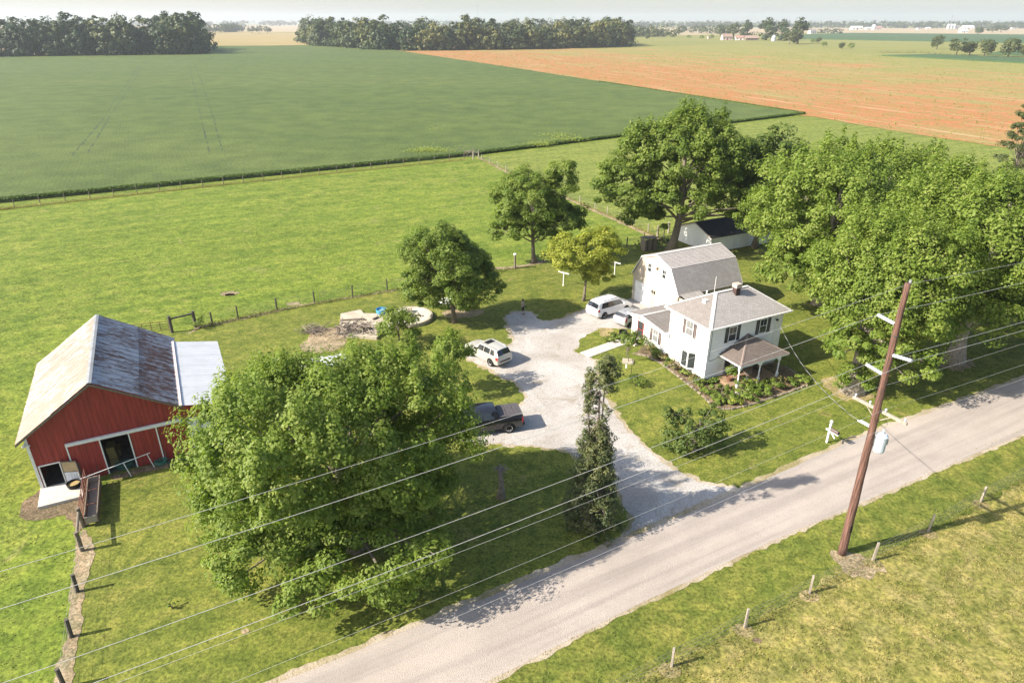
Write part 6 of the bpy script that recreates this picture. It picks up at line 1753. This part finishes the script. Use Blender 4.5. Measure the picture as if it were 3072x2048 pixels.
def old_conifer():
    root = thing('old_conifer', 'gaunt conifer with bare middle and bushy top by the drive entrance', 'tree', G(1772, 1575))
    H_ = 11.9; rr = random.Random(4)
    mb = limb_mesh((0, 0, 0), (.05, 0, 9.4), .17, [], bend=.1, flare=1.5)
    mb.tube([(0, .1, 3), (-.35, .1, 5.5), (-.55, .05, 8.5), (-.5, 0, 10.2)], [.08, .07, .055, .03], 7); mb.tube([(.05, 0, 4), (.25, 0, 7), (.3, 0, 10.8)], [.08, .065, .03], 7)
    Ps, Ns, Ss, Ts = [], [], [], []
    def clump(c, rad, n, k, size=.26, tint=0):
        P, N, S, T, C = crown_points(c, rad, k, min(rad) * .6, n, size, low=-1, shell=.15); Ps.append(P); Ns.append(N); Ss.append(S); Ts.append(T + tint)
    for i in range(260):                                   # drooping skirts of the lower two thirds
        z = 6.6 * rr.random() ** 1.1 + .3; r_ = (1.9 - 1.35 * (z / 6.8)) * rr.uniform(.25, 1.08); a = rr.uniform(0, 6.28)
        c = (r_ * math.cos(a), r_ * math.sin(a), z); clump((c[0], c[1], z), (.38, .38, .5), 110, 4, .17, rr.uniform(-.2, .3))
        mb.tube([(0, 0, z + .5), (c[0] * .6, c[1] * .6, z + .35), c], [.04, .028, .01], 4, False)
    for i in range(44):                                    # thin twiggy middle
        z = rr.uniform(5.8, 9.6); a = rr.uniform(0, 6.28); r_ = rr.uniform(.3, .95)
        c = (r_ * math.cos(a) - .1, r_ * math.sin(a), z + rr.uniform(-.4, .1)); mb.tube([(-.1, 0, z), (c[0] * .5, c[1] * .5, z + .1), c], [.03, .02, .006], 4, False)
        if i % 2 == 0: clump(c, (.3, .3, .3), 75, 4, .16, .1)
        for q in range(3): mb.tube([c, (c[0] * 1.25 + rr.uniform(-.2, .2), c[1] * 1.25 + rr.uniform(-.2, .2), c[2] - rr.uniform(-.2, .3))], [.012, .004], 3, False)
    for c, rad, n in (((.38, 0, 10.7), (.62, .62, 1.05), 1300), ((.35, 0, 9.8), (.62, .6, .5), 600), ((-.55, 0, 10.0), (.34, .34, .85), 600), ((-.55, 0, 9.0), (.32, .32, .6), 360), ((-.6, .1, 8.2), (.3, .3, .3), 130)): clump(c, rad, n, 22, .2, .12)
    mb.build('trunk', M['bark'], root, True)
    leaf_object('crown', *[np.concatenate(q) for q in (Ps, Ns, Ss, Ts)], M['leaf_c'], root, .38)
old_conifer()
B = G(2080, 1352)
tree('lawn_bush', 'ragged dark bush with dead twigs on the front lawn', 'bush', B,
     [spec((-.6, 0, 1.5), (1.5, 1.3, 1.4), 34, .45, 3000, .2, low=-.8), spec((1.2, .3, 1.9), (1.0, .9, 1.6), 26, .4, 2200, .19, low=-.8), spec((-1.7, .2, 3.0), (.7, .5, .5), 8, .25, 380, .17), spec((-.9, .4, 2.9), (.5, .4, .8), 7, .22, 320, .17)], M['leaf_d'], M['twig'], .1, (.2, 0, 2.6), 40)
tree('ornamental_tree', 'little round-headed ornamental tree in a stone ring on the lawn', 'tree', G(1888, 1087), [spec((0, 0, 2.3), (.85, .8, .65), 20, .32, 1700, .17)], M['leaf_h'], M['bark'], .05, (0, 0, 2.4), 8, flare=1.1)
m = MB(); m.prism([(-.6, -.35), (.35, -.6), (.55, .3), (-.4, .55)], 0, .12); tag(m.build('stone_ring', M['concrete'], None, False, G(1884, 1085)), 'flat tan stone at the foot of the ornamental tree', 'stone')

# ================================================================== FAR WOODS, FIELD TREES AND FARMS
def far_crown(rad, n, size, nclump, cr, low=-.8, lump=.35):
    P, N, S, T, C = crown_points((0, 0, 0), rad, nclump, cr, n, size, low=low, shell=.55, lump_amt=lump, up=.3, rand=.22)
    return P, N, S, T
def woods(name, label, poly, step, h0, h1, size, per, mat, edge_only=None):
    """a wood that reads as one mass: crowns packed over the polygon, trunks under them"""
    xs_, ys_ = [p[0] for p in poly], [p[1] for p in poly]
    X, Y = np.meshgrid(np.arange(min(xs_), max(xs_), step), np.arange(min(ys_), max(ys_), step))
    X = X.ravel() + rs.uniform(-.4, .4, X.size) * step; Y = Y.ravel() + rs.uniform(-.4, .4, Y.size) * step
    k = inside(poly, X, Y); X, Y = X[k], Y[k]
    if edge_only is not None:
        # keep the trees near the outline that faces the camera and a thin cover of the rest
        d_ = np.full(len(X), 1e9)
        for a, b in zip(poly, poly[1:] + poly[:1]):
            a, b = np.array(a), np.array(b); e = b - a; t = np.clip(((X - a[0]) * e[0] + (Y - a[1]) * e[1]) / (e @ e), 0, 1)
            d_ = np.minimum(d_, np.hypot(X - a[0] - t * e[0], Y - a[1] - t * e[1]))
        k = d_ < edge_only; X, Y = X[k], Y[k]
    Ps, Ns, Ss, Ts = [], [], [], []
    mb = MB()
    for x, y in zip(X, Y):
        h = rs.uniform(h0 * .8, h1 * 1.04); r_ = step * rs.uniform(.5, .95)
        P, N, S, T = far_crown((r_, r_, h * .50), per, size, max(10, per // 22), r_ * .36, low=-1.0, lump=.18)
        P = P + np.array([x, y, h * .49]); P[:, 2] = np.maximum(P[:, 2], .4)
        Ps.append(P); Ns.append(N); Ss.append(S); Ts.append(T + rs.normal() * .26 + .02)
        mb.tube([(x, y, 0), (x, y, h * .6)], [.4, .2], 4, False)
        P, N, S, T = far_crown((r_ * 1.15, r_ * 1.15, h * .2), per // 3, size, 12, r_ * .4, low=-1.0, lump=.2)
        P = P + np.array([x + rs.uniform(-3, 3), y + rs.uniform(-3, 3), h * .17]); P[:, 2] = np.maximum(P[:, 2], .3)
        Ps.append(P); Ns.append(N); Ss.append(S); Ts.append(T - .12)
    sheet('forest_floor', poly, .12, M['mud'], 0)
    o = leaf_object(name, *[np.concatenate(q) for q in (Ps, Ns, Ss, Ts)], mat, None, .8)
    mb.build('trunks', M['bark'], o)['kind'] = 'stuff'
    print(name, len(X), 'trees')
    return tag(o, label, None, None, 'stuff')
WL = gp((-300, 178), (0, 172.5), (605, 165), (613, 152), (560, 142), (0, 142), (-300, 142))
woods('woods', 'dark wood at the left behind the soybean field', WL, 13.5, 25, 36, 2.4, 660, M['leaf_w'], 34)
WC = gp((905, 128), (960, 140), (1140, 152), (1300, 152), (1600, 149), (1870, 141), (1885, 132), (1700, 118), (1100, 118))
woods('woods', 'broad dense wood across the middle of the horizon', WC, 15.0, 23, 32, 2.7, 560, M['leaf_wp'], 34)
def belt(name, label, pts, n, h0, h1, width, size, per, mat):
    L = [G(*p) for p in pts]; Ps, Ns, Ss, Ts = [], [], [], []
    seg = [(b - a).length for a, b in zip(L[:-1], L[1:])]; tot = sum(seg)
    for _ in range(n):
        u_ = rs.rand() * tot
        for (a, b), s_ in zip(zip(L[:-1], L[1:]), seg):
            if u_ <= s_: p = a.lerp(b, u_ / s_); break
            u_ -= s_
        h = rs.uniform(h0, h1); r_ = h * rs.uniform(.5, .9)
        P, N, S, T = far_crown((r_, r_, h * .52), per, size, max(6, per // 10), r_ * .4)
        P = P + np.array([p.x, p.y + rs.uniform(0, width), h * .48]); P[:, 2] = np.maximum(P[:, 2], .3)
        Ps.append(P); Ns.append(N); Ss.append(S); Ts.append(T + rs.uniform(-.25, .25))
    return tag(leaf_object(name, *[np.concatenate(q) for q in (Ps, Ns, Ss, Ts)], mat, None, .9), label, None, None, 'stuff')
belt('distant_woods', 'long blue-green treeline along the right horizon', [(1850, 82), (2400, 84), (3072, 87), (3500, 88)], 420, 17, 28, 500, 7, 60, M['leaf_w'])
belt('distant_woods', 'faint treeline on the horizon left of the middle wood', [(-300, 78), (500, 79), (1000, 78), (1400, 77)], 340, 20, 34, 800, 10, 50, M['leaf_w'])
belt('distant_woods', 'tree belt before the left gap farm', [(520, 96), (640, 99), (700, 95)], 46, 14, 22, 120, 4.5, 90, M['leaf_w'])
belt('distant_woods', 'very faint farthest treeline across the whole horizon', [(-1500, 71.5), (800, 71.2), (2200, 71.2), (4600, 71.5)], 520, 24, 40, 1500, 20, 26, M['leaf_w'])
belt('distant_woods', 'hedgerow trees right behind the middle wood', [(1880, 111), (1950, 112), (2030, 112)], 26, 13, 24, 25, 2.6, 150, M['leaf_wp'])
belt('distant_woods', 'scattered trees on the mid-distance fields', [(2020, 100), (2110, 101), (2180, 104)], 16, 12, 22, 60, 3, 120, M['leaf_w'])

# single field trees: a few kinds, copied
protos = []
for k, (mt, rx, rz, low) in enumerate((('leaf_wp', .36, .47, -.8), ('leaf_w', .30, .48, -.9), ('leaf_wp', .5, .46, -.6), ('leaf_m', .55, .44, -.5))):
    P, N, S, T = far_crown((rx * 10, rx * 10, rz * 10), 1500, .75, 46, 1.25, low, .45)
    P[:, 2] += 5.4; P[:, 2] = np.maximum(P[:, 2], .3)
    cr_ = leaf_object('crown', P, N, S, T, M[mt], None, .8)
    tk = limb_mesh((0, 0, 0), (0, 0, 6.5), .34, P[rs.permutation(len(P))[:8]], bend=.2).build('trunk', M['bark'], None, True)
    protos.append((cr_.data, tk.data)); bpy.data.objects.remove(cr_); bpy.data.objects.remove(tk)
FAR = [(2199, 117, 66, 0, 36, 'tree standing over the pink-white farmhouse'), (2238, 116, 62, 1, 36, 'slim tree between the farmhouse and the brown barn'), (2297, 121, 55, 1, 52, 'biggest poplar left of the little grain bin'), (2342, 122, 60, 1, 40, 'poplar right behind the little grain bin'), (2392, 132, 55, 1, 46, 'tall leaning tree right of the far farmstead'), (2368, 134, 92, 2, 40, 'lower tree joined to the tall leaning tree'),
       (1943, 119, 100, 0, 13, 'small round tree at the meadow edge by the wood'), (2066, 116, 106, 3, 13, 'little bush left of the pink-white farmhouse'), (2105, 118, 106, 3, 13, 'dark round bush nearer the farmhouse'), (2134, 118, 104, 3, 14, 'dark bush beside the small farm shed'),
       (2438, 129, 118, 3, 15, 'low bush right of the leaning tree'), (2454, 129, 111, 0, 14, 'small tree right of the low bush'), (2471, 141, 125, 3, 17, 'round bush alone on the meadow'), (2525, 148, 126, 0, 18, 'left one of the two meadow bushes'), (2551, 149, 129, 3, 20, 'right one of the two meadow bushes'),
       (2809, 148, 102, 0, 28, 'slim leaning tree left of the field tree row'), (2869, 167, 117, 2, 50, 'broadest tree of the field tree row'), (2908, 166, 121, 0, 38, 'second tree of the field tree row'), (2952, 169, 114, 0, 42, 'third tree of the field tree row'), (3023, 171, 110, 0, 42, 'fourth tree of the field tree row'), (3064, 172, 133, 0, 28, 'last tree of the field tree row at the picture edge'),
       (2933, 103, 80, 0, 24, 'dark tree before the far white roofs'), (2976, 98, 81, 2, 32, 'dark clump of trees at the right horizon'), (3002, 97, 77, 2, 36, 'larger dark tree at the right horizon'),
       (755, 101, 79, 2, 22, 'left tree of the small clump in the tan field'), (778, 101, 78, 2, 24, 'middle tree of the small clump in the tan field'), (803, 101, 80, 2, 24, 'right tree of the small clump in the tan field'), (2050, 98, 76, 0, 16, 'slim tree beyond the hedgerow'), (2160, 112, 76, 0, 24, 'pale tree left of the farmhouse roof')]
for px, yb, yt, kd, w, lb in FAR:
    p = G(px, yb); h = tall((px, yb), yt); wd = w * depth(p) / FOC
    root = thing('field_tree', lb, 'tree' if 'bush' not in lb else 'bush', p, rs.rand() * 6.28, 'far field trees')
    rx = (.36, .30, .5, .55)[kd] * 20
    root.scale = (wd / rx, wd / rx, h / 10.2)
    link('trunk', protos[kd][1], root); link('crown', protos[kd][0], root)
# evergreen windbreak
p0, p1 = G(2456, 102), G(2524, 103)
Ps, Ns, Ss, Ts = [], [], [], []
root = thing('windbreak', 'dark clipped evergreen windbreak beside a far house', 'hedge', p0, 0)
hh = tall((2490, 102), 86)
for k in range(14):
    p = p0.lerp(p1, k / 13) - p0
    P, N, S, T = far_crown((hh * .3, hh * .3, hh * .5), 160, hh * .13, 12, hh * .12); P += np.array([p.x, p.y, hh * .5]); P[:, 2] = np.maximum(P[:, 2], .2)
    Ps.append(P); Ns.append(N); Ss.append(S); Ts.append(T - .25)
leaf_object('foliage', *[np.concatenate(q) for q in (Ps, Ns, Ss, Ts)], M['leaf_w'], root, .8)

def far_house(name, label, px, yb, wpx, hpx, dpt, wall, roof, rz=0.0, roofh=.45, windows=3, cat='house'):
    p = G(px, yb); s_ = depth(p) / FOC; w, h = wpx * s_, hpx * s_
    root = thing(name, label, cat, p, rz, None)
    ew = h * (1 - roofh)
    m = MB(); m.box(-w / 2, w / 2, 0, dpt, 0, ew); m.add([(-w / 2, 0, ew), (-w / 2, dpt, ew), (-w / 2, dpt / 2, h)], [(0, 1, 2)]); m.add([(w / 2, 0, ew), (w / 2, dpt, ew), (w / 2, dpt / 2, h)], [(0, 2, 1)]); m.build('wall', wall, root)
    m = MB(); o = w * .03; q = .3
    for (ya, za), (yb_, zb) in (((-dpt * .06, ew - h * .03), (dpt / 2, h)), ((dpt * 1.06, ew - h * .03), (dpt / 2, h))):
        m.add([(-w / 2 - o, ya, za), (w / 2 + o, ya, za), (w / 2 + o, yb_, zb), (-w / 2 - o, yb_, zb), (-w / 2 - o, ya, za + q), (w / 2 + o, ya, za + q), (w / 2 + o, yb_, zb + q), (-w / 2 - o, yb_, zb + q)], [(0, 1, 2, 3), (4, 5, 6, 7), (0, 1, 5, 4), (1, 2, 6, 5), (3, 0, 4, 7)])
    m.build('roof', roof, root)
    for k in range(windows):
        x = -w / 2 + w * (k + .5) / windows; MB().box(x - w * .05, x + w * .05, -.06, -.01, ew * .35, ew * .75).build('window', M['pane'], root)
    MB().box(-w * .06, w * .06, -.08, -.015, 0, ew * .7).build('door', M['red_trim'] if cat == 'house' else M['wood_dark'], root)
    return root
wh, pk = M['white'], plain('pinkish_wall', (.62, .48, .44), (.55, .42, .38), 1, .7)
gr = plain('far_grey_roof', (.22, .20, .20), (.18, .165, .165), .3, .8); br = plain('far_brown_roof', (.30, .21, .17), (.26, .18, .14), .3, .8); wr2 = plain('far_white_roof', (.66, .66, .66), (.6, .6, .6), .3, .5); rr_ = plain('far_red_roof', (.36, .2, .17), (.3, .17, .14), .3, .7)
far_house('far_farmhouse', 'pink-white farmhouse under the trees of the far farmstead', 2182, 121, 30, 17, 9, pk, br, .1)
far_house('far_farmhouse', 'pale house wing right of the pink-white farmhouse', 2222, 121, 32, 12, 8, wh, rr_, .0)
far_house('far_barn', 'long low brown-roofed barn on the far farmstead', 2256, 122, 38, 13, 12, M['wood'], br, .0, .5, 2, 'barn')
far_house('far_shed', 'tiny pink shed left of the far farmstead', 2128, 117, 8, 7, 4, pk, br, .2, .4, 1, 'shed')
far_house('far_farmhouse', 'white house left of the evergreen windbreak', 2440, 102, 20, 12, 12, wh, gr, .2)
far_house('far_barn', 'long white barn on the right horizon', 2572, 90, 32, 10, 20, wh, wr2, .0, .4, 3, 'barn')
far_house('far_barn', 'low white shed left of the white dome', 2608, 89, 20, 6, 16, wh, wr2, .0, .4, 2, 'barn')
far_house('far_barn', 'pinkish barn right of the white dome', 2636, 89, 18, 9, 16, pk, rr_, .0, .5, 2, 'barn')
far_house('far_farmhouse', 'small white house on the pale stubble', 2758, 90, 10, 6, 12, wh, gr, .0)
far_house('far_farmhouse', 'small white house right of the stubble middle', 2786, 88, 12, 5, 12, wh, wr2, .0)
far_house('far_barn', 'wide white barn beside the grain elevator', 2872, 88, 16, 10, 20, wh, gr, .0, .4, 2, 'barn')
far_house('far_barn', 'white steep-roofed building right of the grain elevator', 2906, 88, 32, 10, 20, wh, wr2, .0, .55, 3, 'barn')
far_house('far_farmhouse', 'white twin-roofed house before the far elevator', 2893, 99, 22, 8, 12, wh, wr2, .0)
far_house('far_farmhouse', 'white house at the foot of the left wood gap', 608, 102, 16, 11, 12, wh, gr, .1)
far_house('far_farmhouse', 'tiny white house at the right picture edge', 3040, 88, 10, 5, 12, wh, gr, .0)
far_house('far_farmhouse', 'tiny pale house above the tan field left', 700, 91, 9, 7, 12, wh, rr_, .0)
far_house('far_barn', 'flat brown barn above the tan field', 722, 90, 12, 4, 14, M['wood'], rr_, .0, .4, 1, 'barn')
def bin_(label, px, yb, wpx, hpx, dome=False):
    p = G(px, yb); s_ = depth(p) / FOC; r_, h = wpx * s_ / 2, hpx * s_
    root = thing('grain_bin', label, 'grain bin', p, 0, None)
    m = MB(); m.lathe([(r_, 0), (r_, h * .68)], 20); m.build('shell', M['lean_metal'], root, True)
    m = MB(); m.lathe([(r_ * 1.04, h * .67), (r_ * .2, h), (0, h * 1.0)] if not dome else [(r_, h * .68), (r_ * .8, h * .88), (r_ * .4, h * .98), (0, h)], 20); m.build('roof', M['lean_metal'], root)
bin_('small silver grain bin beside the poplars', 2320, 124, 13, 17)
bin_('white dome-topped silo on the right horizon', 2620, 90, 12, 15, True)
for k, (x, l_) in enumerate(((2843, 'left'), (2852, 'middle'), (2861, 'right'))): bin_(['left grain bin of the far elevator', 'middle grain bin of the far elevator', 'right grain bin of the far elevator'][k], x, 88, 9, 15)
def mast(label, px, yb, top, w):
    p = G(px, yb); s_ = depth(p) / FOC; h = tall((px, yb), top) if top > 66 else CAM_H + (HOR - top) * s_ * 1.05
    root = thing('radio_mast', label, 'mast', p, 0, None)
    m = MB(); m.tube([(0, 0, 0), (0, 0, h)], [w * s_, w * s_ * .6], 5); m.build('shaft', M['steel'], root)
    m = MB(); m.box(-w * s_ * 2.2, w * s_ * 2.2, -.5, .5, h * .96, h); m.build('antenna_head', M['steel'], root)
mast('slim tower with a wide head above the middle wood', 1433, 88, 22, .7)
mast('faint thin mast above the right part of the middle wood', 1652, 84, 26, .5)
mast('elevator leg tower over the far grain bins', 2848, 88, 50, 1.2)
far_weeds = []
X = rs.uniform(-60, 520, 9000); Y = rs.uniform(170, 720, 9000); k = inside([tuple(p) for p in ORANGE], X, Y) & (rs.rand(9000) < .55)
X, Y = X[k], Y[k]; per = 6
P = np.column_stack([np.repeat(X, per), np.repeat(Y, per), np.zeros(len(X) * per)]) + rs.normal(size=(len(X) * per, 3)) * np.array([.35, .35, .2]); P[:, 2] = np.abs(P[:, 2]) + .15
tag(leaf_object('field_weeds', P, rs.normal(size=P.shape) + np.array([0, -.2, .6]), .22 + .3 * rs.rand(len(P)), .6 + .4 * rs.rand(len(P)), M['leaf_h'], None, .7), 'scattered green weeds in the orange field', None, None, 'stuff')
# rank weeds along the field margins
def weed_row(label, pts, n, h, mat, w=.6, z0=0.0):
    L = [G(*p) for p in pts]; t = rs.rand(n); seg = rs.randint(0, len(L) - 1, n)
    A_ = np.array([tuple(p) for p in L]); P = A_[seg] * (1 - t)[:, None] + A_[seg + 1] * t[:, None] + rs.normal(size=(n, 3)) * np.array([w, w, 0])
    P[:, 2] = z0 + np.abs(rs.normal(size=n)) * h
    tag(leaf_object('margin_weeds', P, rs.normal(size=P.shape) + np.array([0, -.2, .5]), h * .5 + .1 * rs.rand(n), .3 + .6 * rs.rand(n), mat, None, .4), label, None, None, 'stuff')
weed_row('grass growing under the field fence', [(-380, 670), (44, 625), (700, 552), (1393, 480)], 16000, .22, M['blade_dry'], .3)
weed_row('grass along the pasture fence by the barn', [(590, 984), (831, 933), (1162, 874), (1545, 806)], 5000, .16, M['blade'], .25)
weed_row('grass growing under the yard fence', [(1446, 481), (1740, 611), (1985, 718)], 5000, .16, M['blade_dry'], .2)
weed_row('dry grass under the roadside fence', [(1700, 2165), (2234, 1881), (2618, 1681), (2942, 1505), (3240, 1340)], 2600, .12, M['blade'], .3)
weed_row('weeds along the edge between crop and orange field', [(2412, 349), (2100, 296), (1500, 201), (1180, 153)], 9000, .5, M['leaf_h'], 1.2)
weed_row('brush at the foot of the field tree row', [(2640, 160), (2760, 160), (2900, 168), (3072, 174)], 1500, 1.2, M['leaf_w'], 3.0)

# ================================================================== AIR
m = MB(); m.box(-14600, 14600, -900, 14600, -1.5, 140)
hz = m.build('haze', bpy.data.materials.new('haze_air'))
hz['kind'] = 'stuff'; hz['label'] = 'thin pale summer haze over the fields'
hm_ = hz.data.materials[0]; hm_.use_nodes = True
nt = hm_.node_tree; nt.nodes.remove(nt.nodes['Principled BSDF'])
pv = nt.nodes.new('ShaderNodeVolumePrincipled')
pv.inputs['Color'].default_value = (.65, .70, .77, 1)
pv.inputs['Density'].default_value = 0.00014
pv.inputs['Anisotropy'].default_value = 0.2
nt.links.new(pv.outputs[0], nt.nodes['Material Output'].inputs['Volume'])
